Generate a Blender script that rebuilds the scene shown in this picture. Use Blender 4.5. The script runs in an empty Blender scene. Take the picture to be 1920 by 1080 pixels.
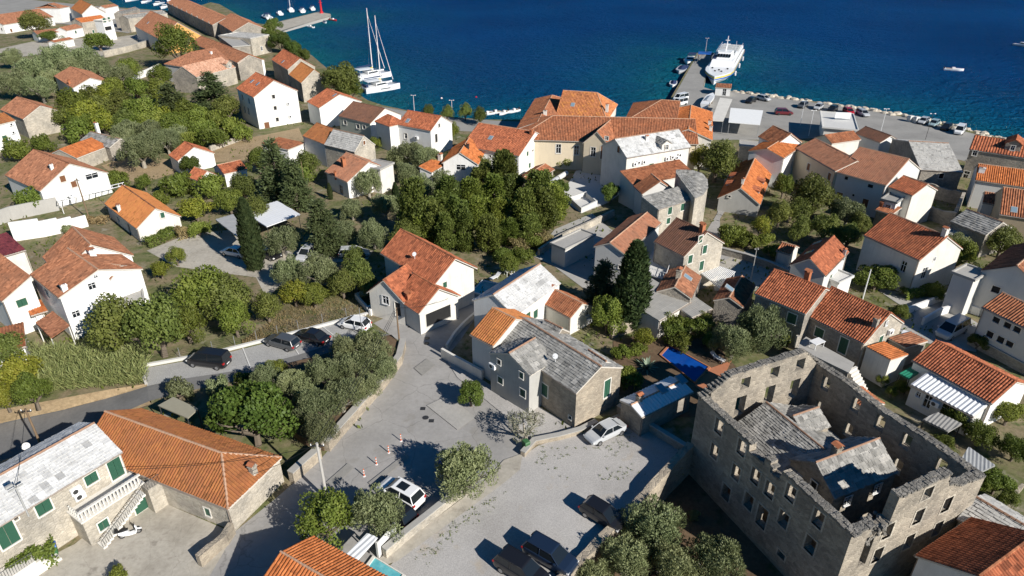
import bpy, math, random
import numpy as np
from mathutils import Vector, Matrix

# ------------------------------------------------------------------ camera, sky, sun, exposure
sc = bpy.context.scene
CAMH = 46.0
FPX = 1280.0
TH = math.atan(705.0 / 1280.0)
ST, CT = math.sin(TH), math.cos(TH)
cd = bpy.data.cameras.new('camera')
cam = bpy.data.objects.new('camera', cd)
sc.collection.objects.link(cam)
cam.location = (0, 0, CAMH)
cam.rotation_euler = (math.pi / 2 - TH, 0, 0)
cd.sensor_width = 36.0
cd.lens = 24.0
cd.clip_start = 0.5
cd.clip_end = 6000.0
sc.camera = cam

SUN_EL = math.radians(30.5)
SUN_AZ = math.atan2(0.715, -0.70)          # measured from +Y towards +X
world = bpy.data.worlds.new('World')
sc.world = world
world.use_nodes = True
wn = world.node_tree
sky = wn.nodes.new('ShaderNodeTexSky')
sky.sky_type = 'NISHITA'
sky.sun_disc = False
sky.sun_elevation = SUN_EL
sky.sun_rotation = SUN_AZ
sky.air_density = 1.0
sky.dust_density = 0.0
sky.ozone_density = 4.0
hs_ = wn.nodes.new('ShaderNodeHueSaturation')
hs_.inputs['Saturation'].default_value = 1.45
wn.links.new(sky.outputs[0], hs_.inputs['Color'])
wn.links.new(hs_.outputs[0], wn.nodes['Background'].inputs[0])
wn.nodes['Background'].inputs[1].default_value = 0.05
sd = bpy.data.lights.new('sun', 'SUN')
sd.energy = 5.0
sd.angle = math.radians(0.5)
sd.color = (1.0, 0.955, 0.885)
sun = bpy.data.objects.new('sun', sd)
sc.collection.objects.link(sun)
sdir = Vector((math.sin(SUN_AZ) * math.cos(SUN_EL), math.cos(SUN_AZ) * math.cos(SUN_EL), math.sin(SUN_EL)))
sun.rotation_euler = (-sdir).to_track_quat('-Z', 'Y').to_euler()
sun.location = sdir * 200
vs = sc.view_settings
vs.view_transform = 'Standard'
vs.look = 'None'
vs.gamma = 1.0
vs.exposure = 0.43
vs.use_curve_mapping = False

rng = random.Random(7)
COL = sc.collection.objects


# ------------------------------------------------------------------ survey helpers: a sight line to a place on level ground
def ray(px, py):
    u, v = (px - 960) / FPX, (py - 540) / FPX
    return Vector((u, CT - v * ST, -(ST + v * CT)))


def P(px, py, z=0.0):
    d = ray(px, py)
    t = (z - CAMH) / d.z
    return Vector((d.x * t, d.y * t, z))


def proj(p):
    d = p.y * CT + (CAMH - p.z) * ST
    dn = -p.y * ST + (CAMH - p.z) * CT
    return 960 + FPX * p.x / d, 540 + FPX * dn / d


def height_at(xy, py):
    """height above a ground point whose sight line is at row py"""
    v = (py - 540) / FPX
    Z = xy.y / (CT - v * ST)
    return CAMH - Z * (ST + v * CT)


# ------------------------------------------------------------------ mesh builder
class MB:
    def __init__(self, M=None):
        self.v, self.f, self.m, self.M = [], [], [], M

    def pt(self, p):
        p = Vector(p)
        self.v.append(tuple(self.M @ p) if self.M is not None else tuple(p))
        return len(self.v) - 1

    def face(self, pts, m=0):
        self.f.append([self.pt(p) for p in pts])
        self.m.append(m)
        return self

    def box(self, x0, y0, z0, x1, y1, z1, m=0):
        i = len(self.v)
        for z in (z0, z1):
            for x, y in ((x0, y0), (x1, y0), (x1, y1), (x0, y1)):
                self.pt((x, y, z))
        for q in ((0, 3, 2, 1), (4, 5, 6, 7), (0, 1, 5, 4), (1, 2, 6, 5), (2, 3, 7, 6), (3, 0, 4, 7)):
            self.f.append([i + k for k in q])
            self.m.append(m)
        return self

    def prism(self, pts, z0, z1, m=0, mtop=None):
        n = len(pts)
        a = [self.pt((p[0], p[1], z0)) for p in pts]
        zt = z1 if isinstance(z1, (list, tuple)) else [z1] * n
        b = [self.pt((p[0], p[1], z)) for p, z in zip(pts, zt)]
        for k in range(n):
            j = (k + 1) % n
            self.f.append([a[k], a[j], b[j], b[k]])
            self.m.append(m)
        self.f.append(b)
        self.m.append(m if mtop is None else mtop)
        self.f.append(a[::-1])
        self.m.append(m)
        return self

    def tube(self, p0, p1, r0, r1=None, n=6, m=0, caps=True):
        p0, p1 = Vector(p0), Vector(p1)
        r1 = r0 if r1 is None else r1
        d = (p1 - p0)
        if d.length < 1e-6:
            return self
        d.normalize()
        a = d.orthogonal().normalized()
        b = d.cross(a)
        A, B = [], []
        for k in range(n):
            t = 2 * math.pi * k / n
            o = a * math.cos(t) + b * math.sin(t)
            A.append(self.pt(p0 + o * r0))
            B.append(self.pt(p1 + o * r1))
        for k in range(n):
            j = (k + 1) % n
            self.f.append([A[k], A[j], B[j], B[k]])
            self.m.append(m)
        if caps:
            self.f.append(A[::-1]); self.m.append(m)
            self.f.append(B); self.m.append(m)
        return self

    def loft(self, rings, m=0, caps=True, closed=True):
        ids = [[self.pt(p) for p in r] for r in rings]
        n = len(ids[0])
        for a, b in zip(ids[:-1], ids[1:]):
            for k in range(n if closed else n - 1):
                j = (k + 1) % n
                self.f.append([a[k], a[j], b[j], b[k]])
                self.m.append(m)
        if caps:
            self.f.append(ids[0][::-1]); self.m.append(m)
            self.f.append(ids[-1]); self.m.append(m)
        return self

    def mesh(self, name, mats, smooth=False):
        me = bpy.data.meshes.new(name)
        me.from_pydata(self.v, [], self.f)
        for x in (mats if isinstance(mats, (list, tuple)) else [mats]):
            me.materials.append(MAT[x])
        if any(self.m):
            me.polygons.foreach_set('material_index', self.m)
        if smooth:
            me.polygons.foreach_set('use_smooth', [True] * len(me.polygons))
        me.update()
        return me

    def build(self, name, mats, parent=None, smooth=False, kind=None):
        return put(name, self.mesh(name, mats, smooth), parent, kind)


def put(name, me, parent=None, kind=None, loc=None, rz=None):
    o = bpy.data.objects.new(name, me)
    COL.link(o)
    if parent is not None:
        o.parent = parent
    if loc is not None:
        o.location = loc
    if rz is not None:
        o.rotation_euler = (0, 0, rz)
    if kind:
        o['kind'] = kind
    return o


def thing(name, label, cat, loc=(0, 0, 0), rz=0.0, group=None):
    o = bpy.data.objects.new(name, None)
    o.empty_display_size = 0.3
    COL.link(o)
    o.location = loc
    o.rotation_euler = (0, 0, rz)
    return tag(o, label, cat, group)


def tag(o, label, cat, group=None):
    o['label'] = label
    o['category'] = cat
    if group:
        o['group'] = group
    return o


# ------------------------------------------------------------------ procedural materials
MAT = {}


class N:
    def __init__(self, name):
        self.mat = bpy.data.materials.new(name)
        self.mat.use_nodes = True
        self.t = self.mat.node_tree
        self.b = self.t.nodes['Principled BSDF']
        MAT[name] = self.mat

    def n(self, typ, **kw):
        x = self.t.nodes.new('ShaderNode' + typ)
        for k, v in kw.items():
            if k.startswith('i_'):
                x.inputs[k[2:].replace('_', ' ')].default_value = v
            else:
                setattr(x, k, v)
        return x

    def l(self, a, b):
        self.t.links.new(a, b)

    def coords(self, which='Object', scale=(1, 1, 1)):
        if which == 'World':
            o = self.n('NewGeometry').outputs['Position']
        else:
            o = self.n('TexCoord').outputs[which]
        m = self.n('Mapping')
        m.inputs['Scale'].default_value = scale
        self.l(o, m.inputs['Vector'])
        return m.outputs[0]

    def noise(self, co, scale, detail=4, rough=.6, dist=0.0):
        x = self.n('TexNoise', i_Scale=scale, i_Detail=detail, i_Roughness=rough, i_Distortion=dist)
        self.l(co, x.inputs['Vector'])
        return x.outputs['Fac']

    def ramp(self, fac, stops):
        r = self.n('ValToRGB')
        e = r.color_ramp.elements
        while len(e) < len(stops):
            e.new(0.5)
        for q, (p, c) in zip(e, stops):
            q.position = p
            q.color = (*c, 1) if len(c) == 3 else c
        self.l(fac, r.inputs[0])
        return r.outputs[0]

    def mix(self, fac, a, b, mode='MIX'):
        x = self.n('Mix', data_type='RGBA', blend_type=mode)
        for s, val in ((0, fac), (6, a), (7, b)):
            if isinstance(val, (int, float)):
                x.inputs[s].default_value = val
            elif isinstance(val, tuple):
                x.inputs[s].default_value = (*val, 1)
            else:
                self.l(val, x.inputs[s])
        return x.outputs[2]

    def bump(self, h, strength=.4, dist=.05):
        b = self.n('Bump', i_Strength=strength, i_Distance=dist)
        self.l(h, b.inputs['Height'])
        self.l(b.outputs[0], self.b.inputs['Normal'])

    def col(self, c):
        if isinstance(c, tuple):
            self.b.inputs['Base Color'].default_value = (*c, 1)
        else:
            self.l(c, self.b.inputs['Base Color'])

    def rough(self, r, spec=0.3, metal=0.0):
        self.b.inputs['Roughness'].default_value = r
        self.b.inputs['Specular IOR Level'].default_value = spec
        self.b.inputs['Metallic'].default_value = metal


def mul(c, k):
    return tuple(min(1, x * k) for x in c)


def m_plain(name, c, rough=.5, spec=.4, metal=0.0, var=.12, scale=2.0):
    a = N(name)
    co = a.coords('World')
    a.col(a.mix(a.noise(co, scale), mul(c, 1 - var), mul(c, 1 + var)))
    a.rough(rough, spec, metal)
    return a


def m_plaster(name, c, dirt=(.28, .26, .23), amt=.35):
    a = N(name)
    co = a.coords('World')
    big = a.ramp(a.noise(co, .55, 6, .65), [(.42, (0, 0, 0)), (.75, (1, 1, 1))])
    streak = a.ramp(a.noise(a.coords('World', (3.0, 3.0, .25)), 1.0, 5, .7), [(.5, (0, 0, 0)), (.8, (1, 1, 1))])
    c1 = a.mix(a.noise(co, 7, 3), mul(c, .93), mul(c, 1.05))
    m1 = a.n('Math', operation='MULTIPLY'); a.l(big, m1.inputs[0]); m1.inputs[1].default_value = amt * .55
    c2 = a.mix(m1.outputs[0], c1, dirt)
    m2 = a.n('Math', operation='MULTIPLY'); a.l(streak, m2.inputs[0]); m2.inputs[1].default_value = amt * .6
    a.col(a.mix(m2.outputs[0], c2, mul(dirt, .9)))
    a.bump(a.noise(co, 18, 3), .25, .02)
    a.rough(.85, .2)


def m_stone(name, ca, cb, mortar, sx=2.6, sz=4.2, gap=.06):
    a = N(name)
    co = a.coords('Object', (sx, sx, sz))
    w = a.n('TexVoronoi', feature='F1', i_Scale=1.0, i_Randomness=.85); a.l(co, w.inputs['Vector'])
    e = a.n('TexVoronoi', feature='DISTANCE_TO_EDGE', i_Scale=1.0, i_Randomness=.85); a.l(co, e.inputs['Vector'])
    sep = a.n('SeparateColor'); a.l(w.outputs['Color'], sep.inputs[0])
    base = a.mix(sep.outputs[0], ca, cb)
    base = a.mix(a.noise(a.coords('World'), 9, 4), mul((.5, .5, .5), .6), (.62, .62, .62), 'MIX') if False else base
    edge = a.ramp(e.outputs['Distance'], [(0.0, (1, 1, 1)), (gap, (0, 0, 0))])
    c = a.mix(edge, base, mortar)
    big = a.ramp(a.noise(a.coords('World'), .35, 6, .65), [(.35, (.62, .62, .62)), (.7, (1.08, 1.05, 1.0))])
    fine = a.ramp(a.noise(a.coords('World'), 11, 4), [(.3, (.8, .8, .8)), (.7, (1.1, 1.1, 1.1))])
    c = a.mix(1.0, c, big, 'MULTIPLY')
    a.col(a.mix(1.0, c, fine, 'MULTIPLY'))
    hh = a.ramp(e.outputs['Distance'], [(0.0, (0, 0, 0)), (.12, (1, 1, 1))])
    a.bump(hh, .6, .05)
    a.rough(.9, .15)


def m_tile(name, c, c2, dark, cell=(.3, .42), wear=.5, lichen=None):
    """roof tile clay: one tone per tile, weathering on top"""
    a = N(name)
    geo = a.n('TexCoord').outputs['Object']
    mp = a.n('Mapping'); mp.inputs['Scale'].default_value = (1 / cell[0], 1 / cell[1], 1 / cell[1]); a.l(geo, mp.inputs[0])
    fl = a.n('VectorMath', operation='FLOOR'); a.l(mp.outputs[0], fl.inputs[0])
    wn_ = a.n('TexWhiteNoise', noise_dimensions='3D'); a.l(fl.outputs[0], wn_.inputs['Vector'])
    base = a.ramp(wn_.outputs['Value'], [(0, mul(c, .55)), (.22, mul(c, .9)), (.5, c), (.8, c2), (1, mul(c2, 1.22))])
    wo = a.coords('World')
    w = a.ramp(a.noise(wo, .45, 6, .7), [(.40, (0, 0, 0)), (.72, (1, 1, 1))])
    m1 = a.n('Math', operation='MULTIPLY'); a.l(w, m1.inputs[0]); m1.inputs[1].default_value = wear
    cc = a.mix(m1.outputs[0], base, dark)
    w2 = a.ramp(a.noise(wo, 3.5, 5, .7), [(.52, (0, 0, 0)), (.75, (1, 1, 1))])
    m2 = a.n('Math', operation='MULTIPLY'); a.l(w2, m2.inputs[0]); m2.inputs[1].default_value = wear * .7
    cc = a.mix(m2.outputs[0], cc, mul(dark, .75))
    if lichen:
        w3 = a.ramp(a.noise(wo, .9, 6, .75), [(.52, (0, 0, 0)), (.66, (1, 1, 1))])
        cc = a.mix(w3, cc, lichen)
    a.col(cc)
    a.bump(a.noise(wo, 14, 3), .2, .02)
    a.rough(.85, .2)


def m_ground(name, stops, scale=.25, fine=3.0, bump=.3, rough=.95, spots=None, dist=.06, finevar=(.75, 1.2), cracks=None):
    a = N(name)
    wo = a.coords('World')
    c = a.ramp(a.noise(wo, scale, 8, .65, .4), stops)
    f = a.ramp(a.noise(wo, fine, 5, .7), [(.3, (finevar[0],) * 3), (.7, (finevar[1],) * 3)])
    c = a.mix(1.0, c, f, 'MULTIPLY')
    if spots:
        for sc_, lo, hi, colr in spots:
            s = a.ramp(a.noise(wo, sc_, 4, .6), [(lo, (0, 0, 0)), (hi, (1, 1, 1))])
            c = a.mix(s, c, colr)
    if cracks:
        wob = a.n('TexNoise', i_Scale=.8, i_Detail=3.0)
        a.l(wo, wob.inputs['Vector'])
        off = a.n('VectorMath', operation='MULTIPLY_ADD')
        a.l(wob.outputs['Color'], off.inputs[0]); off.inputs[1].default_value = (.7, .7, .7); a.l(wo, off.inputs[2])
        for sc2, wd2, k2 in cracks:
            vd = a.n('TexVoronoi', feature='DISTANCE_TO_EDGE', i_Scale=sc2); a.l(off.outputs[0], vd.inputs['Vector'])
            e2 = a.ramp(vd.outputs['Distance'], [(0.0, (k2, k2, k2)), (wd2, (1, 1, 1))])
            c = a.mix(1.0, c, e2, 'MULTIPLY')
    a.col(c)
    a.bump(a.noise(wo, fine * 3, 4), bump, dist)
    a.rough(rough, .15)


def m_leaf(name, c1, c2, c3, trans=.25):
    a = N(name)
    oi = a.n('ObjectInfo').outputs['Random']
    co = a.coords('Object')
    f = a.ramp(a.noise(co, 2.3, 3), [(.3, c1), (.55, c2), (.75, c3)])
    wnz = a.n('TexWhiteNoise', noise_dimensions='1D'); a.l(oi, wnz.inputs['W'])
    hsv = a.n('HueSaturation'); a.l(f, hsv.inputs['Color'])
    mr = a.n('MapRange'); a.l(wnz.outputs['Value'], mr.inputs[0]); mr.inputs[3].default_value = .72; mr.inputs[4].default_value = 1.25
    a.l(mr.outputs[0], hsv.inputs['Value'])
    mh = a.n('MapRange'); a.l(oi, mh.inputs[0]); mh.inputs[3].default_value = .485; mh.inputs[4].default_value = .515
    a.l(mh.outputs[0], hsv.inputs['Hue'])
    a.col(hsv.outputs[0])
    a.rough(.55, .25)
    tr = a.n('BsdfTranslucent'); a.l(hsv.outputs[0], tr.inputs[0])
    mx = a.n('MixShader'); mx.inputs[0].default_value = trans
    a.l(a.b.outputs[0], mx.inputs[1]); a.l(tr.outputs[0], mx.inputs[2])
    out = a.t.nodes['Material Output']
    a.l(mx.outputs[0], out.inputs['Surface'])


m_plaster('white', (.79, .78, .75), (.42, .40, .37), .5)
m_plaster('offwhite', (.68, .65, .59), (.34, .32, .28), .55)
m_plaster('cream', (.66, .56, .41), (.38, .32, .25), .35)
m_plaster('greywall', (.42, .41, .38), (.22, .21, .20), .5)
m_plaster('greenwall', (.42, .44, .38), (.24, .25, .22), .4)
m_plaster('palegrey', (.60, .59, .56), (.34, .33, .31), .3)
m_plaster('concrete', (.40, .385, .355), (.20, .19, .18), .5)
m_plaster('orangewall', (.68, .36, .12), (.4, .22, .1), .3)
m_plaster('brownwall', (.36, .29, .20), (.2, .17, .13), .5)
m_stone('stone_light', (.60, .55, .47), (.45, .41, .345), (.54, .50, .43))
m_stone('stone_grey', (.46, .42, .36), (.33, .30, .265), (.41, .38, .33))
m_stone('stone_tan', (.50, .435, .345), (.36, .31, .25), (.44, .39, .315))
m_stone('stone_ruin', (.48, .425, .35), (.31, .275, .23), (.41, .37, .305), 2.2, 3.6)
m_stone('stone_rubble', (.34, .32, .29), (.19, .18, .165), (.22, .21, .19), 3.5, 3.5, .12)
m_stone('paving', (.43, .405, .36), (.35, .33, .295), (.30, .28, .25), 1.3, 1.3, .03)
m_tile('t_red', (.36, .115, .055), (.44, .145, .068), (.20, .075, .045), wear=.45)
m_tile('t_bright', (.46, .145, .045), (.52, .175, .058), (.30, .10, .042), wear=.5)
m_tile('t_orange', (.37, .145, .05), (.30, .11, .042), (.20, .085, .045), wear=.7)
m_tile('t_gold', (.50, .20, .065), (.42, .155, .055), (.28, .11, .045), wear=.5)
m_tile('t_rust', (.34, .125, .06), (.41, .16, .076), (.18, .09, .055), wear=.65)
m_tile('t_brown', (.28, .115, .06), (.35, .15, .08), (.135, .075, .05), wear=.6)
m_tile('t_brown2', (.31, .135, .075), (.37, .165, .092), (.19, .095, .06), wear=.5)
m_tile('t_faded', (.40, .185, .11), (.34, .145, .082), (.20, .105, .07), wear=.65)
m_tile('t_dark', (.22, .105, .065), (.16, .08, .055), (.10, .06, .045), wear=.6)
m_tile('t_pink', (.52, .29, .19), (.60, .36, .25), (.36, .17, .10), wear=.5)
m_tile('t_lichen', (.42, .155, .065), (.48, .19, .08), (.24, .11, .06), wear=.35, lichen=(.60, .25, .06))
m_tile('t_maroon', (.20, .045, .055), (.24, .055, .06), (.14, .035, .045), wear=.2)
m_tile('slab_grey', (.31, .30, .275), (.38, .365, .335), (.19, .185, .175), (.5, .5), wear=.5)
m_tile('slab_dark', (.22, .215, .20), (.28, .27, .25), (.13, .13, .125), (.5, .5), wear=.5)
m_tile('slab_white', (.66, .655, .64), (.57, .565, .55), (.33, .325, .31), (.6, .6), wear=.5)
m_tile('slab_pale', (.56, .54, .50), (.48, .465, .43), (.30, .29, .27), (.5, .5), wear=.5)
m_plain('metal_white', (.74, .75, .76), .45, .5, var=.08)
m_plain('metal_grey', (.36, .36, .35), .5, .5, var=.2)
m_plain('asbestos', (.30, .29, .27), .9, .1, var=.25, scale=1.2)
m_plain('gutter', (.30, .25, .21), .5, .4, .3)
m_plain('surround', (.66, .63, .57), .8, .2)
m_plain('shutter_green', (.030, .095, .060), .5, .3)
m_plain('shutter_brown', (.17, .075, .035), .6, .3)
m_plain('shutter_blue', (.08, .25, .50), .6, .3)
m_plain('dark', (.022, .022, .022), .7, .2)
m_plain('black', (.012, .012, .013), .5, .4)
m_plain('frame_white', (.75, .75, .74), .5, .4)
m_plain('fascia', (.58, .53, .46), .8, .2)
m_plain('ridge_tile', (.33, .20, .135), .9, .1, var=.35, scale=5)
m_plain('mortar', (.46, .29, .195), .9, .1, var=.35, scale=5)
m_plain('brickclay', (.40, .15, .075), .9, .1, var=.3, scale=4)
m_plain('wood_pole', (.20, .14, .09), .9, .1, var=.3)
m_plain('concrete_pole', (.44, .42, .39), .9, .1)
m_plain('steel', (.45, .46, .47), .4, .5, .6)
m_plain('iron', (.06, .06, .06), .5, .4, .4)
m_plain('green_bin', (.045, .13, .05), .5, .4)
m_plain('green_mesh', (.02, .20, .12), .6, .3)
m_plain('red_paint', (.52, .015, .02), .4, .5)
m_plain('blue_paint', (.02, .11, .42), .4, .5)
m_plain('yellow_paint', (.70, .50, .03), .4, .5)
m_plain('orange_paint', (.70, .13, .02), .5, .4)
m_plain('road_white', (.62, .61, .58), .8, .2, var=.25, scale=6)
m_plain('cushion', (.62, .60, .56), .9, .1)
m_plain('canvas', (.30, .28, .21), .9, .1)
m_plain('awning_white', (.78, .78, .76), .7, .2)
m_plain('bark', (.16, .13, .10), .95, .1, var=.4, scale=6)
m_plain('bark_pale', (.30, .27, .22), .95, .1, var=.4, scale=6)
m_plain('terracotta_floor', (.42, .17, .09), .8, .2, var=.2)
m_plain('boat_white', (.80, .80, .79), .35, .5, var=.04)
m_plain('boat_grey', (.42, .43, .45), .4, .5)
m_plain('deck_teak', (.45, .36, .25), .7, .3)
m_plain('navy_canvas', (.025, .04, .10), .8, .2)
m_plain('rubber', (.03, .03, .03), .7, .3)
m_plain('skin', (.50, .30, .21), .6, .3)
m_plain('cloth_dark', (.04, .05, .08), .9, .1)
m_plain('cloth_orange', (.6, .18, .05), .9, .1)
m_plain('rim', (.42, .42, .43), .3, .5, .8)
m_plain('lamp_red', (.40, .015, .015), .3, .5)
m_plain('lamp_clear', (.70, .70, .68), .2, .6)
m_plain('flower', (.38, .10, .35), .8, .1, var=.4, scale=5)
for nm, c in (('car_white', (.78, .78, .77)), ('car_silver', (.46, .47, .48)), ('car_black', (.012, .012, .014)),
              ('car_navy', (.012, .022, .045)), ('car_grey', (.075, .08, .085)), ('car_red', (.42, .012, .02)),
              ('car_maroon', (.13, .015, .02)), ('car_blue', (.03, .07, .28)), ('car_teal', (.30, .40, .42)), ('car_beige', (.52, .49, .43))):
    a_ = N(nm)
    a_.col(c)
    a_.rough(.28, .5, .0)
    a_.b.inputs['Coat Weight'].default_value = .6
    a_.b.inputs['Coat Roughness'].default_value = .06
a_ = N('glass')
a_.col((.012, .016, .02))
a_.rough(.06, .6)
a_ = N('glass_sky')
a_.col((.20, .28, .34))
a_.rough(.05, .8)
a_ = N('pool_water')
co_ = a_.coords('World')
a_.col(a_.ramp(a_.noise(co_, .8, 3), [(.3, (.004, .05, .26)), (.7, (.008, .075, .34))]))
a_.bump(a_.noise(co_, 2.2, 3), .15, .05)
a_.rough(.08, .5)
a_ = N('pool_light')
co_ = a_.coords('World')
a_.col(a_.ramp(a_.noise(co_, 1.5, 3), [(.3, (.08, .36, .42)), (.7, (.16, .48, .52))]))
a_.bump(a_.noise(co_, 2.5, 3), .15, .05)
a_.rough(.08, .5)

m_ground('earth', [(.30, (.14, .12, .062)), (.46, (.235, .19, .12)), (.58, (.13, .14, .055)), (.8, (.30, .25, .17))], .12, 2.5,
         spots=[(.8, .52, .66, (.075, .10, .032)), (.35, .60, .72, (.30, .27, .21))])
m_ground('dry_field', [(.3, (.30, .215, .125)), (.5, (.37, .275, .165)), (.75, (.24, .18, .10))], .3, 3.0, bump=.8)
m_ground('brown_soil', [(.3, (.10, .066, .042)), (.55, (.155, .105, .065)), (.8, (.19, .14, .09))], .3, 3.0, spots=[(.6, .6, .7, (.06, .07, .03))])
m_ground('road', [(.3, (.275, .264, .25)), (.5, (.325, .312, .296)), (.75, (.38, .364, .345))], .16, 2.0, bump=.1, finevar=(.9, 1.08),
         spots=[(.35, .58, .72, (.265, .25, .225)), (2.2, .70, .8, (.22, .21, .19)), (.09, .55, .7, (.30, .285, .26))], cracks=[(.16, .006, .72), (.55, .005, .9)])
m_ground('asphalt', [(.3, (.13, .128, .125)), (.5, (.165, .162, .158)), (.75, (.20, .196, .188))], .2, 3.0, bump=.15, finevar=(.88, 1.1))
m_ground('quay', [(.3, (.24, .23, .215)), (.5, (.29, .28, .26)), (.75, (.34, .325, .30))], .15, 2.5, bump=.1, finevar=(.9, 1.1))
m_ground('gravel', [(.3, (.36, .342, .322)), (.5, (.425, .405, .382)), (.72, (.49, .468, .44))], .14, 9.0, bump=.5, finevar=(.72, 1.22),
         spots=[(.25, .60, .75, (.42, .35, .26))], dist=.04)
m_ground('yard', [(.3, (.32, .29, .24)), (.5, (.42, .385, .325)), (.75, (.48, .445, .38))], .3, 2.5, bump=.15, finevar=(.85, 1.1),
         spots=[(.8, .58, .75, (.24, .215, .18))], cracks=[(.35, .008, .8)])
m_ground('road_patch', [(.3, (.34, .326, .30)), (.7, (.41, .392, .36))], .4, 3.0, bump=.1, finevar=(.9, 1.08))
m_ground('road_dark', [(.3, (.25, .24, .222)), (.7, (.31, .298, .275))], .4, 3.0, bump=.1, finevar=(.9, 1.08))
m_ground('paver', [(.3, (.33, .325, .315)), (.6, (.38, .375, .36)), (.8, (.42, .41, .395))], .4, 7.0, bump=.4, finevar=(.7, 1.2))
m_ground('grassy', [(.3, (.05, .07, .02)), (.5, (.09, .10, .035)), (.75, (.16, .14, .06))], .5, 3.0, bump=1.0)
m_ground('rock', [(.3, (.40, .35, .27)), (.5, (.52, .46, .37)), (.75, (.62, .56, .46))], .6, 3.0, bump=.6)

m_leaf('lf_olive', (.165, .195, .085), (.25, .28, .135), (.35, .37, .195), .32)
m_leaf('lf_dark', (.10, .122, .028), (.17, .195, .047), (.245, .262, .072), .38)
m_leaf('lf_mid', (.11, .142, .024), (.18, .22, .040), (.26, .285, .062), .38)
m_leaf('lf_bright', (.07, .105, .020), (.12, .165, .030), (.18, .22, .05), .32)
m_leaf('lf_grove', (.085, .112, .024), (.145, .178, .040), (.215, .24, .064), .36)
m_leaf('lf_yellow', (0.15, 0.175, 0.024), (0.24, 0.25, 0.034), (0.31, 0.28, 0.045), .32)
m_leaf('lf_cypress', (0.038, 0.06, 0.022), (0.07, 0.098, 0.036), (0.11, 0.138, 0.05), .32)
m_leaf('lf_conifer', (0.065, 0.088, 0.036), (0.105, 0.13, 0.052), (0.155, 0.175, 0.072), .32)
m_leaf('lf_reed', (.17, .20, .07), (.26, .28, .105), (.36, .33, .15))
m_leaf('lf_dry', (.20, .155, .07), (.28, .22, .10), (.34, .26, .12))
m_leaf('lf_grey', (.16, .17, .11), (.22, .22, .15), (.30, .28, .19), .1)
m_leaf('lf_agave', (.12, .17, .12), (.19, .24, .17), (.30, .33, .20), .05)

# the sea: deep blue out in the channel, greener over the pale sand near the shore
a_ = N('sea')
wo_ = a_.coords('World')
att = a_.n('Attribute', attribute_name='shore')
deep = a_.ramp(a_.noise(wo_, .012, 4, .5), [(.3, (.0004, .050, .180)), (.7, (.0010, .074, .245))])
sh = a_.ramp(att.outputs['Fac'], [(0, (1, 1, 1)), (.16, (.62, .62, .62)), (.45, (.22, .22, .22)), (1.0, (0, 0, 0))])
nz = a_.ramp(a_.noise(wo_, .05, 5, .6), [(.3, (.45, .45, .45)), (.7, (1, 1, 1))])
fac = a_.mix(1.0, sh, nz, 'MULTIPLY')
basec = a_.mix(fac, deep, (.008, .175, .215))
w1 = a_.noise(a_.coords('World', (.8, 1.5, 1)), .30, 4, .6, .6)
w2 = a_.noise(a_.coords('World', (1, 1.5, 1)), 1.1, 3, .6, .3)
w3 = a_.n('Math', operation='MULTIPLY_ADD'); a_.l(w2, w3.inputs[0]); w3.inputs[1].default_value = .4; a_.l(w1, w3.inputs[2])
a_.col(basec)
bp_ = a_.n('Bump', i_Strength=1.0, i_Distance=7.0)
a_.l(w3.outputs[0], bp_.inputs['Height'])
df_ = a_.n('BsdfDiffuse')
gl_ = a_.n('BsdfGlossy', i_Roughness=.10)
a_.l(basec, df_.inputs['Color'])
a_.l(bp_.outputs[0], df_.inputs['Normal'])
a_.l(bp_.outputs[0], gl_.inputs['Normal'])
mx_ = a_.n('MixShader')
mx_.inputs[0].default_value = .008
a_.l(df_.outputs[0], mx_.inputs[1])
a_.l(gl_.outputs[0], mx_.inputs[2])
a_.l(mx_.outputs[0], a_.t.nodes['Material Output'].inputs['Surface'])


# ------------------------------------------------------------------ roofs
def frame_of(poly):
    p = [Vector(q) for q in poly]
    eu = (p[1] - p[0]).normalized()
    n = eu.cross(p[2] - p[0]).normalized()
    if n.z < 0:
        n = -n
    ev = n.cross(eu).normalized()
    if ev.z < 0:
        ev = -ev
    return p[0], eu, ev, n, [((q - p[0]).dot(eu), (q - p[0]).dot(ev)) for q in p]


def vrange(p2, u):
    lo, hi = 1e9, -1e9
    n = len(p2)
    for k in range(n):
        (ua, va), (ub, vb) = p2[k], p2[(k + 1) % n]
        if abs(ub - ua) < 1e-6:
            if abs(u - ua) < 1e-4:
                lo, hi = min(lo, va, vb), max(hi, va, vb)
            continue
        t = (u - ua) / (ub - ua)
        if -1e-6 <= t <= 1 + 1e-6:
            v = va + t * (vb - va)
            lo, hi = min(lo, v), max(hi, v)
    return lo, hi


def urange(p2, v):
    return vrange([(b, a) for a, b in p2], v)


PROF = ((0, 0), (.22, .72), (.46, 1.0), (.70, .72), (.90, 0))


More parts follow.
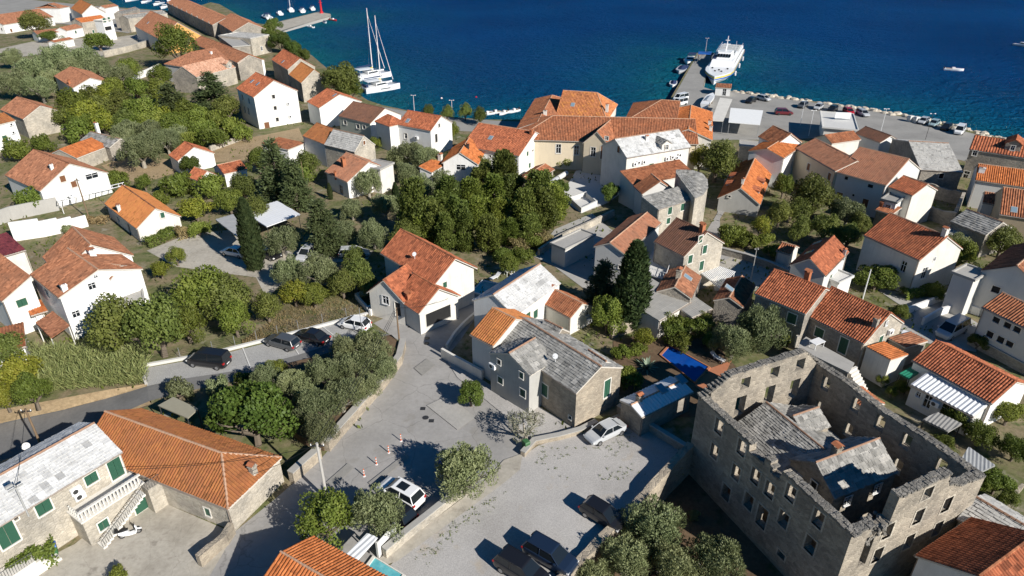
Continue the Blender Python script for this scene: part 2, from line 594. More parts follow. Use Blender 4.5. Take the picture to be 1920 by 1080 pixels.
def corrugate(mb, poly, s=.3, amp=.075, dv=.42, step=.03, lift=.03, lod=0):
    """rows of barrel tiles running down a slope, each course lapping the one below"""
    o, eu, ev, n, p2 = frame_of(poly)
    umin, umax = min(a for a, b in p2), max(a for a, b in p2)
    vmin, vmax = min(b for a, b in p2), max(b for a, b in p2)
    nr = max(2, int(round((umax - umin) / s)))
    s = (umax - umin) / nr
    prof = PROF if lod == 0 else ((0, 0), (.5, 1.0))
    us = [(umin + (i + a) * s, h) for i in range(nr) for a, h in prof] + [(umax, 0)]
    lev = [vmin + k * dv for k in range(int((vmax - vmin) / dv) + 1)] if dv else [vmin]
    if vmax - lev[-1] > 1e-3:
        lev.append(vmax)
    pairs = []
    for k in range(len(lev) - 1):
        pairs.append((lev[k], step))
        pairs.append((lev[k + 1], 0))
    base = len(mb.v)
    r = random.Random(int(abs(o.x * 31 + umax * 57 + vmax * 13)))
    ph = r.uniform(0, 6)
    np_ = len(prof)
    jit = [(r.uniform(.82, 1.15), r.uniform(-.05, .03)) for _ in range(nr + 1)]
    for i_, (u, h) in enumerate(us):
        a, b = vrange(p2, min(max(u, umin + 1e-5), umax - 1e-5))
        ka, kv = jit[i_ // np_]
        for v, st in pairs:
            vv = min(max(v, a + (kv if h > 0 else 0)), b)
            sag = .022 * math.sin(u * .8 + ph) * math.sin(vv * .9 + ph * 2) + .012 * math.sin(u * 2.3 + vv * 1.7)
            mb.pt(o + eu * u + ev * vv + n * (lift + .02 + h * amp * ka + st + sag))
    m = len(pairs)
    for i in range(len(us) - 1):
        for j in range(m - 1):
            q = [base + i * m + j, base + (i + 1) * m + j, base + (i + 1) * m + j + 1, base + i * m + j + 1]
            mb.f.append(q)
            mb.m.append(0)


def shingle(mb, poly, seed=1, dv=.30, wmin=.28, wmax=.62, up=.075):
    """lapped limestone slabs of uneven width and thickness"""
    r = random.Random(seed)
    o, eu, ev, n, p2 = frame_of(poly)
    vmin, vmax = min(b for a, b in p2), max(b for a, b in p2)
    k = 0
    v = vmin - .04
    while v < vmax:
        v1 = min(v + dv * 1.25, vmax + .02)
        vm = min(max((v + v1) / 2, vmin + .01), vmax - .01)
        a, b = urange(p2, vm)
        u = a - r.random() * .3
        while u < b:
            w = r.uniform(wmin, wmax)
            ua, ub = max(u, a), min(u + w - .015, b)
            u += w
            if ub - ua < .05:
                continue
            h0 = up * r.uniform(.55, 1.5)
            h1 = up * r.uniform(.5, 1.5)
            j0, j1 = r.uniform(-.05, .04), r.uniform(-.05, .04)
            A = o + eu * ua + ev * (v + j0) + n * h0
            B = o + eu * ub + ev * (v + j1) + n * h1
            C = o + eu * ub + ev * v1 + n * .012
            D = o + eu * ua + ev * v1 + n * .012
            mb.face([A, B, C, D])
            mb.face([A - n * (h0 - .005), B - n * (h1 - .005), B, A])
            mb.face([A - n * (h0 - .005), A, D])
            mb.face([B, B - n * (h1 - .005), C])
        v += dv * r.uniform(.85, 1.12)
        k += 1


def slab_roof(mb, poly, t=.14):
    p = [Vector(q) for q in poly]
    q = [Vector((a.x, a.y, a.z - t)) for a in p]
    mb.face(p)
    mb.face(q[::-1])
    for i in range(len(p)):
        j = (i + 1) % len(p)
        mb.face([q[i], q[j], p[j], p[i]])


# ------------------------------------------------------------------ windows
WCACHE = {}


def window_mesh(w, h, style, lvl):
    key = (w, h, style, lvl)
    if key in WCACHE:
        return WCACHE[key]
    fr, sub = MB(), []
    t = .11 if style != 'o' else .09
    x, d = w / 2, .045
    plain = style in ('w', 'W', 'p')
    if plain:
        t, d = .06, .02
    fr.box(-x - t, -d, -h / 2 - t, -x, .02, h / 2 + t)
    fr.box(x, -d, -h / 2 - t, x + t, .02, h / 2 + t)
    fr.box(-x, -d, h / 2, x, .02, h / 2 + t)
    fr.box(-x - t * .5, -d - .05, -h / 2 - t, x + t * .5, .02, -h / 2)
    fm = fr.mesh('window', 'frame_white' if plain else 'surround')
    if style in 'sbSBu':
        mt = {'s': 'shutter_green', 'b': 'shutter_brown', 'S': 'shutter_green', 'B': 'shutter_brown', 'u': 'shutter_blue'}[style]
        for sgn in (-1, 1):
            b = MB()
            x0, x1 = (-x, -.012) if sgn < 0 else (.012, x)
            b.box(x0, .03, -h / 2, x1, .07, h / 2)
            if lvl == 0:
                nl = max(3, int(h / .12))
                for i in range(nl):
                    z = -h / 2 + h * (i + .3) / nl
                    b.box(x0 + .05, .012, z, x1 - .05, .035, z + h / nl * .55)
            sub.append(('shutter', b.mesh('shutter', mt)))
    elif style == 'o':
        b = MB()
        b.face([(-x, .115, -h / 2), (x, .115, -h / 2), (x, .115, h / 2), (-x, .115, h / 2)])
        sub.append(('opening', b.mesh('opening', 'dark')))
    else:
        b = MB()
        b.face([(-x, .09, -h / 2), (x, .09, -h / 2), (x, .09, h / 2), (-x, .09, h / 2)])
        sub.append(('pane', b.mesh('pane', 'glass')))
        b = MB()
        b.box(-.03, .05, -h / 2, .03, .08, h / 2)
        b.box(-x, .05, h * .12, x, .08, h * .12 + .05)
        for s in (-1, 1):
            b.box(s * (x - .03) - .03, .05, -h / 2, s * (x - .03) + .03, .08, h / 2)
        b.box(-x, .05, h / 2 - .06, x, .08, h / 2)
        b.box(-x, .05, -h / 2, x, .08, -h / 2 + .06)
        sub.append(('window_frame', b.mesh('window_frame', 'frame_white')))
    WCACHE[key] = (fm, sub)
    return WCACHE[key]


def ac_mesh():
    if 'ac' not in WCACHE:
        b = MB()
        b.box(-.42, -.36, -.3, .42, -.04, .3, 0)
        b.tube((-.1, -.37, 0), (-.1, -.362, 0), .22, .22, 12, 1)
        b.box(-.35, -.08, -.36, -.3, .02, -.3, 1)
        b.box(.3, -.08, -.36, .35, .02, -.3, 1)
        WCACHE['ac'] = b.mesh('air_conditioner', ['boat_white', 'iron'])
    return WCACHE['ac']


def wall_face(mb, p0, ux, L, z0, z1, holes, nrm, depth=.12, m=0):
    us = sorted({0.0, L} | {round(x, 4) for h in holes for x in h[:2]})
    zs = sorted({z0, z1} | {round(x, 4) for h in holes for x in h[2:]})

    def q(u, z, d=0.0):
        return p0 + ux * u + Vector((0, 0, z)) - nrm * d
    for a, b in zip(us[:-1], us[1:]):
        for c, d in zip(zs[:-1], zs[1:]):
            um, zm = (a + b) / 2, (c + d) / 2
            if any(h[0] < um < h[1] and h[2] < zm < h[3] for h in holes):
                continue
            mb.face([q(a, c), q(b, c), q(b, d), q(a, d)], m)
    for a, b, c, d in holes:
        mb.face([q(a, c), q(a, c, depth), q(a, d, depth), q(a, d)], m)
        mb.face([q(b, c, depth), q(b, c), q(b, d), q(b, d, depth)], m)
        mb.face([q(a, c), q(b, c), q(b, c, depth), q(a, c, depth)], m)
        mb.face([q(a, d, depth), q(b, d, depth), q(b, d), q(a, d)], m)


CHIM = {}


def chimney_mesh(w, h, mat):
    k = (w, h, mat)
    if k not in CHIM:
        b = MB()
        x = w / 2
        b.box(-x, -x, -.7, x, x, h, 0)
        b.box(-x - .06, -x - .06, h, x + .06, x + .06, h + .1, 0)
        for sx in (-1, 1):
            for sy in (-1, 1):
                b.box(sx * x * .75 - .05, sy * x * .75 - .05, h + .1, sx * x * .75 + .05, sy * x * .75 + .05, h + .3, 0)
        b.face([(-x - .1, -x - .1, h + .3), (x + .1, -x - .1, h + .3), (x + .1, 0, h + .45), (-x - .1, 0, h + .45)], 1)
        b.face([(x + .1, x + .1, h + .3), (-x - .1, x + .1, h + .3), (-x - .1, 0, h + .45), (x + .1, 0, h + .45)], 1)
        CHIM[k] = b.mesh('chimney', [mat, 'brickclay'])
    return CHIM[k]


def house(name, label, A, B, C=None, h=5.0, apex=None, R=None, Rend='A', pitch=26, rise=None, W=None, hipA=0, hipB=0, roof='t_red', wall='white',
          o=.22, wins=(), chim=(), sky=(), kind='gable', root=None, z0=-.3, cat='house', group=None, base=None, cap='mortar', dorm=(), lod=None,
          auto=(), dish=(), gablewall=None):
    if base:
        h = height_at(P(base[0], base[1]), A[1])
    pA, pB = P(A[0], A[1], h), P(B[0], B[1], h)
    ex = (pB - pA)
    ex.z = 0
    L = ex.length
    ex.normalize()
    nl = Vector((-ex.y, ex.x, 0))
    tp = math.tan(math.radians(pitch))
    if C is not None and W is None:
        w = (P(C[0], C[1], h) - pA).dot(nl)
    elif W is not None:
        w = W
    else:
        p0 = pA if Rend == 'A' else pB
        cand = {}
        for sg in (-1, 1):
            best = None
            for k in range(10, 110):
                d = k * .1 * sg
                z = h + abs(d) * tp
                q = proj(p0 + nl * d + Vector((0, 0, z - h)))
                e = (q[0] - R[0]) ** 2 + (q[1] - R[1]) ** 2
                if best is None or e < best[0]:
                    best = (e, d)
            cand[sg] = best
        away = 1 if nl.dot(p0) > 0 else -1
        best = cand[away] if cand[away][0] < 150 or cand[away][0] < cand[-away][0] * 2 else cand[-away]
        w = best[1] * 2
    if rise is None:
        if apex is not None:
            mid = pA + nl * w / 2
            rise = height_at(mid, apex[1]) - h
        else:
            rise = abs(w) / 2 * tp
    if kind == 'flat':
        rise = 0
    sw = w < 0
    W = abs(w)
    O = pB if sw else pA
    if sw:
        ex = -ex
        hipA, hipB = hipB, hipA
    ey = Vector((-ex.y, ex.x, 0))
    F = Matrix(((ex.x, ey.x, 0, O.x), (ex.y, ey.y, 0, O.y), (0, 0, 1, 0), (0, 0, 0, 1)))
    first = root is None
    if first:
        root = thing(name, label, cat, (O.x, O.y, 0), math.atan2(ex.y, ex.x), group)
        root['F'] = [x for r_ in F for x in r_]
        M = None
    else:
        f = root['F']
        M = Matrix((f[0:4], f[4:8], f[8:12], f[12:16])).inverted() @ F
    Fi = F.inverted()
    dist = (O - Vector((0, 0, CAMH))).length
    if lod is None:
        lod = 0 if dist < 92 else 1 if dist < 150 else 2
    slope = rise / (W / 2) if kind == 'gable' else (rise / W if W else 0)
    zt = h + o * slope - .1 if kind != 'flat' else h
    # walls: the four faces and their local frames
    x0, x1, y0, y1 = o, L - o, o, W - o
    V = Vector
    WF = {'S': (V((x0, y0, 0)), V((1, 0, 0)), x1 - x0, V((0, -1, 0))), 'N': (V((x1, y1, 0)), V((-1, 0, 0)), x1 - x0, V((0, 1, 0))),
          'X0': (V((x0, y1, 0)), V((0, -1, 0)), y1 - y0, V((-1, 0, 0))), 'X1': (V((x1, y0, 0)), V((0, 1, 0)), y1 - y0, V((1, 0, 0)))}
    alias = {'e': 'S', 'g': 'X1' if sw else 'X0', 'k': 'X0' if sw else 'X1', 'r': 'N'}
    holes = {k: [] for k in WF}
    todo = []
    wl = list(wins)
    for (side, n, z, ww, hh, st) in auto:
        f = WF[alias[side]]
        for i in range(n):
            wl.append((side, None, ((i + .5) / n * f[2], z), ww, hh, st))
    for wdef in wl:
        side, px, py, ww, hh, st = wdef
        k = alias[side]
        p0, ux, Lw, nn = WF[k]
        if px is None:
            u, z = py
        else:
            d = (Fi.to_3x3() @ ray(px, py))
            c = Fi @ Vector((0, 0, CAMH))
            den = d.dot(nn)
            if abs(den) < 1e-6:
                continue
            t = (p0 - c).dot(nn) / den
            q = c + d * t
            u, z = (q - p0).dot(ux), q.z
        if st == 'ac':
            u = min(max(u, .5), Lw - .5)
            todo.append((k, u, z, ww, hh, st, False))
            continue
        u = min(max(u, ww / 2 + .2), max(Lw - ww / 2 - .2, ww / 2 + .2))
        ok = z + hh / 2 < zt - .08 and z - hh / 2 > z0 + .1
        if ok and any(u - ww / 2 < b_ + .05 and u + ww / 2 > a_ - .05 and z - hh / 2 < d_ + .05 and z + hh / 2 > c_ - .05 for a_, b_, c_, d_ in holes[k]):
            continue
        if ok:
            holes[k].append((u - ww / 2, u + ww / 2, z - hh / 2, z + hh / 2))
        todo.append((k, u, z, ww, hh, st, ok))
    mb = MB(M)
    for k, (p0, ux, Lw, nn) in WF.items():
        top = zt
        if kind == 'mono':
            if k == 'S':
                top = h + o * slope - .1
            elif k == 'N':
                top = h + (W - o) * slope - .1
            else:
                top = h + o * slope - .1
        wall_face(mb, p0, ux, Lw, z0, top, holes[k], nn, m=1 if (gablewall and k.startswith('X')) else 0)
    gm = 1 if gablewall else 0
    if kind == 'gable':
        zr = h + rise - .1
        if not hipA:
            mb.face([(x0, y1, zt), (x0, y0, zt), (x0, W / 2, zr)], gm)
        if not hipB:
            mb.face([(x1, y0, zt), (x1, y1, zt), (x1, W / 2, zr)], gm)
    elif kind == 'mono':
        a, b = h + o * slope - .1, h + (W - o) * slope - .1
        mb.face([(x0, y1, a), (x0, y0, a), (x0, y1, b)], gm)
        mb.face([(x1, y0, a), (x1, y1, a), (x1, y1, b)], gm)
    mb.build('wall', [wall] + ([gablewall] if gablewall else []), root)
    # roof
    if kind == 'gable':
        xa = hipA * W / 2
        xb = L - hipB * W / 2
        zr = h + rise
        polys = [[(0, 0, h), (L, 0, h), (xb, W / 2, zr), (xa, W / 2, zr)], [(L, W, h), (0, W, h), (xa, W / 2, zr), (xb, W / 2, zr)]]
        if hipA:
            polys.append([(0, W, h), (0, 0, h), (xa, W / 2, zr)])
        if hipB:
            polys.append([(L, 0, h), (L, W, h), (xb, W / 2, zr)])
    elif kind == 'mono':
        polys = [[(0, 0, h), (L, 0, h), (L, W, h + rise), (0, W, h + rise)]]
    else:
        polys = []
    rm = MB(M)
    if kind == 'flat':
        rm.box(.0, .0, h - .02, L, W, h + .10)
        for a in ((0, 0, L, .2), (0, W - .2, L, W), (0, .2, .2, W - .2), (L - .2, .2, L, W - .2)):
            rm.box(a[0], a[1], h + .10, a[2], a[3], h + .32)
        ro = rm.build('roof', roof, root)
    else:
        for p in polys:
            slab_roof(rm, p)
        ro = rm.build('roof', 'fascia', root)
        for i, p in enumerate(polys):
            tm = MB(M)
            if roof.startswith('slab'):
                shingle(tm, p, seed=hash((A, i)) & 0xffff, dv=.30 if lod == 0 else .42, wmax=.62 if lod == 0 else .8)
            elif roof.startswith('metal'):
                corrugate(tm, p, .42, .07, 0, 0, lod=1)
            elif roof == 'asbestos':
                corrugate(tm, p, .35, .05, 1.2, .02, lod=1)
            elif lod == 0:
                corrugate(tm, p, .29, .085, .42, .03)
            elif lod == 1:
                corrugate(tm, p, .32, .09, 0, 0, lod=1)
            else:
                corrugate(tm, p, .45, .10, 0, 0, lod=1)
            if len(p) and (len(p) < 4 or (Vector(p[2]) - Vector(p[3])).length > .01 or True):
                tm.build('roof_tiles', roof, ro, kind='stuff')
        if kind == 'gable' and cap:
            cm = MB(M)
            step_ = .42 if lod == 0 else 1.2

            def caprun(a, b):
                a, b = Vector(a), Vector(b)
                n_ = max(1, int((b - a).length / step_))
                for i in range(n_):
                    p_, q_ = a.lerp(b, i / n_), a.lerp(b, (i + 1) / n_)
                    cm.tube(p_, q_, .13, .105, 6)
            if xb - xa > .1:
                caprun((xa, W / 2, zr + .05), (xb, W / 2, zr + .05))
            if hipA:
                caprun((0, 0, h + .05), (xa, W / 2, zr + .05)); caprun((0, W, h + .05), (xa, W / 2, zr + .05))
            if hipB:
                caprun((L, 0, h + .05), (xb, W / 2, zr + .05)); caprun((L, W, h + .05), (xb, W / 2, zr + .05))
            cm.build('ridge_cap', roof if cap == 'tile' or roof.startswith('slab') is False and cap == 'mortar' and lod == 2 else ('ridge_tile' if roof.startswith('slab') else cap), ro)
    if kind != 'flat' and lod < 2 and first:
        gm_ = MB(M)
        gm_.tube((0, -.07, h - .06), (L, -.07, h - .06), .065, .065, 6)
        gm_.build('gutter', 'gutter', ro)
        pm_ = MB(M)
        xp = x1 - .1 if len(label) % 2 else x0 + .1
        pm_.tube((xp, y0 - .07, 0), (xp, y0 - .07, h - .3), .045, .045, 6)
        pm_.tube((xp, y0 - .07, h - .3), (xp, -.05, h - .06), .045, .045, 6)
        pm_.build('downpipe', 'gutter', root)
    MI = M if M is not None else Matrix.Identity(4)
    rzM = math.atan2(MI[1][0], MI[0][0])
    for k, u, z, ww, hh, st, ok in todo:
        p0, ux, Lw, nn = WF[k]
        pos = p0 + ux * u + Vector((0, 0, z)) + nn * (0 if ok or st == 'ac' else .125)
        rz = math.atan2(ux.y, ux.x) + rzM
        if st == 'ac':
            put('air_conditioner', ac_mesh(), root, None, MI @ pos, rz)
            continue
        fm, sub = window_mesh(round(ww, 1), round(hh, 1), st, 0 if dist < 75 else 1)
        wo = put('window', fm, root, None, MI @ pos, rz)
        for nm, me in sub:
            put(nm, me, wo)

    def on_roof(px, py):
        d = Fi.to_3x3() @ ray(px, py)
        c = Fi @ Vector((0, 0, CAMH))
        best = None
        for p in polys or [[(0, 0, h), (L, 0, h), (L, W, h)]]:
            a = Vector(p[0])
            n = (Vector(p[1]) - a).cross(Vector(p[2]) - a).normalized()
            den = d.dot(n)
            if abs(den) < 1e-6:
                continue
            t = (a - c).dot(n) / den
            q = c + d * t
            if -.3 < q.x < L + .3 and -.3 < q.y < W + .3 and q.z > h - .3 and q.z < h + rise + .3:
                if best is None or t < best[0]:
                    best = (t, q, n if n.z > 0 else -n)
        return best
    for px, py, ww, hh, mt in chim:
        b_ = on_roof(px, py)
        if b_:
            put('chimney', chimney_mesh(ww, hh, mt), ro, None, MI @ b_[1], rzM)
    for px, py in sky:
        b_ = on_roof(px, py)
        if b_:
            q, n = b_[1], b_[2]
            s = MB(M)
            up = Vector((0, 0, 1)) - n * n.z
            up.normalize()
            sd_ = up.cross(n)
            for (a, b, c, mat_i) in ((.45, .6, .16, 0), (.36, .5, .175, 1)):
                cc = [q + sd_ * (i * a) + up * (j * b) + n * c for i, j in ((-1, -1), (1, -1), (1, 1), (-1, 1))]
                dd = [x_ - n * .15 for x_ in cc]
                s.face(cc, mat_i)
                for i in range(4):
                    s.face([dd[i], dd[(i + 1) % 4], cc[(i + 1) % 4], cc[i]], 0)
            s.build('skylight', ['metal_grey', 'glass_sky'], ro)
    for px, py in dish:
        b_ = on_roof(px, py)
        if b_:
            q = MI @ b_[1]
            s = MB()
            s.tube(q, q + Vector((0, 0, .9)), .03, .03, 5)
            c = q + Vector((0, 0, .8))
            dv_ = Vector((.3, -.6, .5)).normalized()
            a_v = dv_.orthogonal().normalized()
            b_v = dv_.cross(a_v)
            rings = []
            for rr, dd in ((.04, 0), (.18, .03), (.3, .08)):
                rings.append([c + dv_ * dd + (a_v * math.cos(t) + b_v * math.sin(t)) * rr for t in [i * math.pi / 6 for i in range(12)]])
            s.loft(rings, caps=True)
            s.tube(c, c + dv_ * .5, .02, .02, 4)
            s.build('satellite_dish', 'boat_white', ro)
    for (px, py, ww, hh, rf, st, shed) in dorm:
        # a dormer whose front stands on the roof slope at this sight line
        b_ = on_roof(px, py)
        if not b_:
            continue
        q, n = b_[1], b_[2]
        dx = Vector((n.x, n.y, 0))
        dx.normalize()
        sx = Vector((-dx.y, dx.x, 0))
        zb = q.z - .6
        zf = q.z + hh
        dep = (hh + (.05 if shed else ww * .3)) / max(slope, .2) + .1
        s = MB(M)
        for sgn in (-1, 1):
            a = q + sx * (ww / 2 * sgn)
            s.face([Vector((a.x, a.y, zb)), Vector((a.x, a.y, zf)), Vector((a.x, a.y, zf)) - dx * dep, Vector((a.x, a.y, zb)) - dx * dep])
        a, b = q - sx * ww / 2, q + sx * ww / 2
        if shed:
            s.face([(a.x, a.y, zb), (b.x, b.y, zb), (b.x, b.y, zf), (a.x, a.y, zf)])
        else:
            s.face([(a.x, a.y, zb), (b.x, b.y, zb), (b.x, b.y, zf), (q.x, q.y, zf + ww * .3), (a.x, a.y, zf)])
        dm = s.build('dormer', wall, root)
        t_ = MB(M)
        e = .15
        if shed:
            fz = zf - .05
            pl = [[a - sx * e + dx * e, b + sx * e + dx * e, b + sx * e - dx * (dep * 1.25), a - sx * e - dx * (dep * 1.25)]]
            zz = [fz, fz, fz + dep * .28, fz + dep * .28]
            pl = [[Vector((v_.x, v_.y, z_)) for v_, z_ in zip(pl[0], zz)]]
        else:
            pl = []
            for sgn in (-1, 1):
                c0 = q + sx * (sgn * (ww / 2 + e))
                zz0, zz1 = zf - e * .55, zf + ww * .3 + .04
                quad = [Vector((c0.x + dx.x * e, c0.y + dx.y * e, zz0)), Vector((c0.x - dx.x * dep, c0.y - dx.y * dep, zz0)),
                        Vector((q.x - dx.x * dep, q.y - dx.y * dep, zz1)), Vector((q.x + dx.x * e, q.y + dx.y * e, zz1))]
                pl.append(quad)
        for p in pl:
            slab_roof(t_, p, .1)
            if rf.startswith('slab'):
                shingle(t_, p, seed=3)
            else:
                corrugate(t_, p, .3, .07, 0, 0, lod=1)
        t_.build('dormer_roof', rf, dm)
        if st:
            fm, sub = window_mesh(.7, min(.9, round(hh * .8, 1)), st, 1)
            c0 = Vector((q.x, q.y, q.z + hh * .42)) + dx * .125
            wo = put('window', fm, root, None, MI @ c0, math.atan2(sx.y, sx.x) + rzM)
            for nm, me in sub:
                put(nm, me, wo)
    return root


# ------------------------------------------------------------------ ground sheets, garden walls
def sheet(name, pts, mat, z=.0, kind='structure', world=False):
    mb = MB()
    mb.face([(p if world else P(p[0], p[1], z)) for p in pts])
    return mb.build(name, mat, None, kind=kind)


def wall_line(name, label, pts, height, t=.4, mat='stone_tan', z0=-.2, cat='wall', cope=None, zs=None, jag=0, group=None, world=False):
    """a garden wall along a line of ground points; mitred, with an optional coping course"""
    q = [(Vector(p) if world else P(p[0], p[1], 0)) for p in pts]
    n = len(q)
    offs = []
    for i in range(n):
        a = (q[i] - q[i - 1]).normalized() if i else (q[1] - q[0]).normalized()
        b = (q[i + 1] - q[i]).normalized() if i < n - 1 else a
        m = (a + b)
        m.normalize()
        k = Vector((-m.y, m.x, 0)) / max(.5, math.sqrt(max(.1, (1 + a.dot(b)) / 2)))
        offs.append(k)
    o0 = q[0]
    root = thing(name, label, cat, (o0.x, o0.y, 0), 0, group)
    hs = zs or [height] * n

    def strip(mb, half, zlo, zhi, dens):
        rings = []
        r = random.Random(len(pts) * 7 + int(pts[0][0]))
        for i in range(n - 1):
            m_ = max(1, int((q[i + 1] - q[i]).length / dens))
            for j in range(m_ + (1 if i == n - 2 else 0)):
                t_ = j / m_
                c = q[i].lerp(q[i + 1], t_) - o0
                of = offs[i].lerp(offs[i + 1], t_) * half
                a = zlo[i] + (zlo[i + 1] - zlo[i]) * t_
                b = zhi[i] + (zhi[i + 1] - zhi[i]) * t_ + (r.uniform(-jag, jag) if jag else 0)
                w_ = 1 + (r.uniform(-.12, .12) if jag else 0)
                rings.append([(c.x - of.x * w_, c.y - of.y * w_, a), (c.x + of.x * w_, c.y + of.y * w_, a), (c.x + of.x * w_, c.y + of.y * w_, b), (c.x - of.x * w_, c.y - of.y * w_, b)])
        mb.loft(rings)
    mb = MB()
    strip(mb, t / 2, [z0] * n, hs, .6 if jag else 1e9)
    mb.build('masonry', mat, root)
    if cope:
        cb = MB()
        strip(cb, t / 2 + .06, [x + .003 for x in hs], [x + .1 for x in hs], 1e9)
        cb.build('coping', cope, root)
    return root


# ------------------------------------------------------------------ the setting: land, sea, roads
ZSEA = -1.2
coast = [(2300, 330), (2050, 288), (1920, 264), (1865, 256), (1830, 247), (1790, 236), (1750, 226), (1700, 217), (1640, 206), (1560, 194), (1500, 187),
         (1440, 178), (1376, 170), (1350, 172), (1319, 164), (1334, 103), (1307, 99), (1256, 186), (1235, 208), (1205, 226), (1150, 230), (1100, 226), (1000, 224),
         (950, 224), (905, 224), (858, 220), (815, 215), (755, 205), (717, 197), (690, 188), (665, 172), (640, 150), (606, 122), (585, 104),
         (560, 90), (540, 74), (527, 57), (619, 31), (620, 26), (596, 22), (500, 46), (470, 42), (440, 24), (412, 8), (395, 4), (340, 22), (225, 14), (190, -8), (90, -24), (-300, -60)]
cw = [P(x, y, 0) for x, y in coast]
# the road drops westward between its banks
LR_N = [(-200, 798), (0, 768), (120, 746), (200, 731), (276, 718)]
LR_S = [(-200, 985), (40, 888), (160, 826), (225, 790), (284, 757)]
LR_R = [((-200, 825), (-200, 930), -2.5), ((0, 790), (20, 858), -2.3), ((120, 768), (150, 806), -1.7), ((200, 747), (215, 780), -.9), ((276, 724), (280, 752), .02)]
land = cw + [Vector((-400, 200, 0)), Vector((-400, 62, 0))] + [P(x, y, 0) for x, y in LR_N] + [P(x, y, 0) for x, y in LR_S[::-1]] + [Vector((-400, 40, 0)), Vector((-400, -30, 0)), Vector((-30, -30, 0))]
# the terrace wall of the gravel car park: east of it the ground lies lower
notch = [(700, 1420), (1062, 1082), (1180, 968), (1292, 852), (1316, 742 + 105), (1318, 792), (1500, 722), (1800, 940), (1790, 1000), (1745, 1045), (1700, 1420)]
land_pts = land + [P(x, y, 0) for x, y in notch] + [Vector((60, -30, 0)), Vector((400, -30, 0)), Vector((400, 120, 0))]
sheet('ground', land_pts, 'earth', world=True)
ZLOW = -2.3
mb = MB()
mb.face([Vector((-6, -30, ZLOW)), Vector((70, -30, ZLOW)), Vector((70, 62, ZLOW)), Vector((-6, 62, ZLOW))])
mb.build('lower_ground', 'brown_soil', kind='structure')
mb = MB()
for a, b in zip(notch[:-1], notch[1:]):
    pa, pb = P(*a), P(*b)
    mb.face([(pa.x, pa.y, ZLOW - .2), (pb.x, pb.y, ZLOW - .2), (pb.x, pb.y, -.01), (pa.x, pa.y, -.01)])
mb.build('terrace_bank', 'stone_grey', kind='structure')
mb = MB()
for a, b in zip(cw[:-1], cw[1:]):
    mb.face([(a.x, a.y, -4), (b.x, b.y, -4), (b.x, b.y, -.004), (a.x, a.y, -.004)])
mb.build('quay_wall', 'concrete', kind='structure')

# sea sheet with the distance to the shore stored per vertex (the depth of the sea bed follows it)
nx, ny = 150, 130
xs = np.concatenate([np.linspace(-1500, -330, 12), np.linspace(-320, 420, nx), np.linspace(440, 2500, 12)])
ys = np.concatenate([np.linspace(60, 420, ny), np.geomspace(430, 5000, 24)])
X, Y = np.meshgrid(xs, ys)
pts = np.stack([X.ravel(), Y.ravel()], 1)
dmin = np.full(len(pts), 1e9)
for a, b in zip(cw[:-1], cw[1:]):
    A_ = np.array([a.x, a.y]); B_ = np.array([b.x, b.y])
    ab = B_ - A_
    t = np.clip(((pts - A_) @ ab) / (ab @ ab), 0, 1)
    dmin = np.minimum(dmin, np.linalg.norm(pts - A_ - t[:, None] * ab, axis=1))
me = bpy.data.meshes.new('sea')
W_ = len(xs)
idx = np.arange(len(pts)).reshape(len(ys), W_)
fc = np.stack([idx[:-1, :-1].ravel(), idx[:-1, 1:].ravel(), idx[1:, 1:].ravel(), idx[1:, :-1].ravel()], 1)
me.from_pydata([(x, y, ZSEA) for x, y in pts], [], fc.tolist())
at = me.attributes.new('shore', 'FLOAT', 'POINT')
at.data.foreach_set('value', np.clip(dmin / 75.0, 0, 1).astype(np.float32))
me.materials.append(MAT['sea'])
put('sea', me, kind='structure')

Z1, Z2, Z3 = .006, .012, .018
sheet('road', [(690, 612), (640, 640), (560, 665), (450, 694), (330, 712), (276, 724), (280, 752), (330, 738), (450, 712),
               (600, 672), (700, 640), (747, 634)], 'asphalt', 0.008)
sheet('street', [(700, 606), (745, 585), (800, 570), (905, 545), (1000, 500), (1020, 515), (930, 570), (890, 598), (862, 640), (835, 672), (858, 708), (905, 745), (960, 790), (1000, 828), (978, 856), (945, 862), (905, 905), (800, 985), (700, 1055), (660, 1085),
                 (640, 1120), (340, 1120), (400, 1050), (430, 1005), (520, 932), (600, 862), (690, 760), (758, 665), (758, 645), (735, 630)], 'road', 0.012)
sheet('parking_bay', [(273, 690), (275, 724), (330, 712), (450, 694), (560, 665), (640, 640), (700, 612), (655, 598), (560, 628), (400, 668)], 'paver', 0.016)
sheet('gravel_lot', [(978, 856), (1010, 835), (1085, 812), (1160, 775), (1290, 853), (1180, 966), (1060, 1082), (900, 1240), (640, 1150), (740, 1052), (945, 905), (975, 880)], 'gravel', 0.020)
sheet('courtyard', [(240, 940), (290, 935), (440, 1000), (390, 1085), (330, 1160), (30, 1160), (60, 1060), (140, 1020)], 'yard', 0.024)
sheet('quay', [(1258, 190), (1308, 102), (1333, 105), (1318, 163), (1350, 173), (1376, 171), (1440, 180), (1560, 197), (1640, 209), (1750, 230), (1830, 252), (1920, 270), (2200, 325), (2200, 390), (1960, 330), (1800, 300),
               (1680, 280), (1560, 258), (1440, 262), (1330, 262), (1240, 240)], 'quay', 0.028)
sheet('promenade', [(717, 200), (755, 207), (858, 222), (950, 227), (1000, 229), (960, 250), (850, 245), (760, 240), (700, 225)], 'quay', 0.032)
sheet('driveway', [(275, 470), (350, 440), (440, 430), (520, 470), (640, 470), (700, 470), (690, 485), (560, 500), (500, 560), (480, 520), (330, 500)], 'yard', 0.036)
sheet('field', [(190, 310), (250, 292), (330, 300), (340, 320), (265, 345), (215, 330)], 'dry_field', 0.040)
sheet('garden_plot', [(395, 285), (450, 262), (560, 240), (570, 262), (470, 300), (400, 305)], 'dry_field', 0.044)
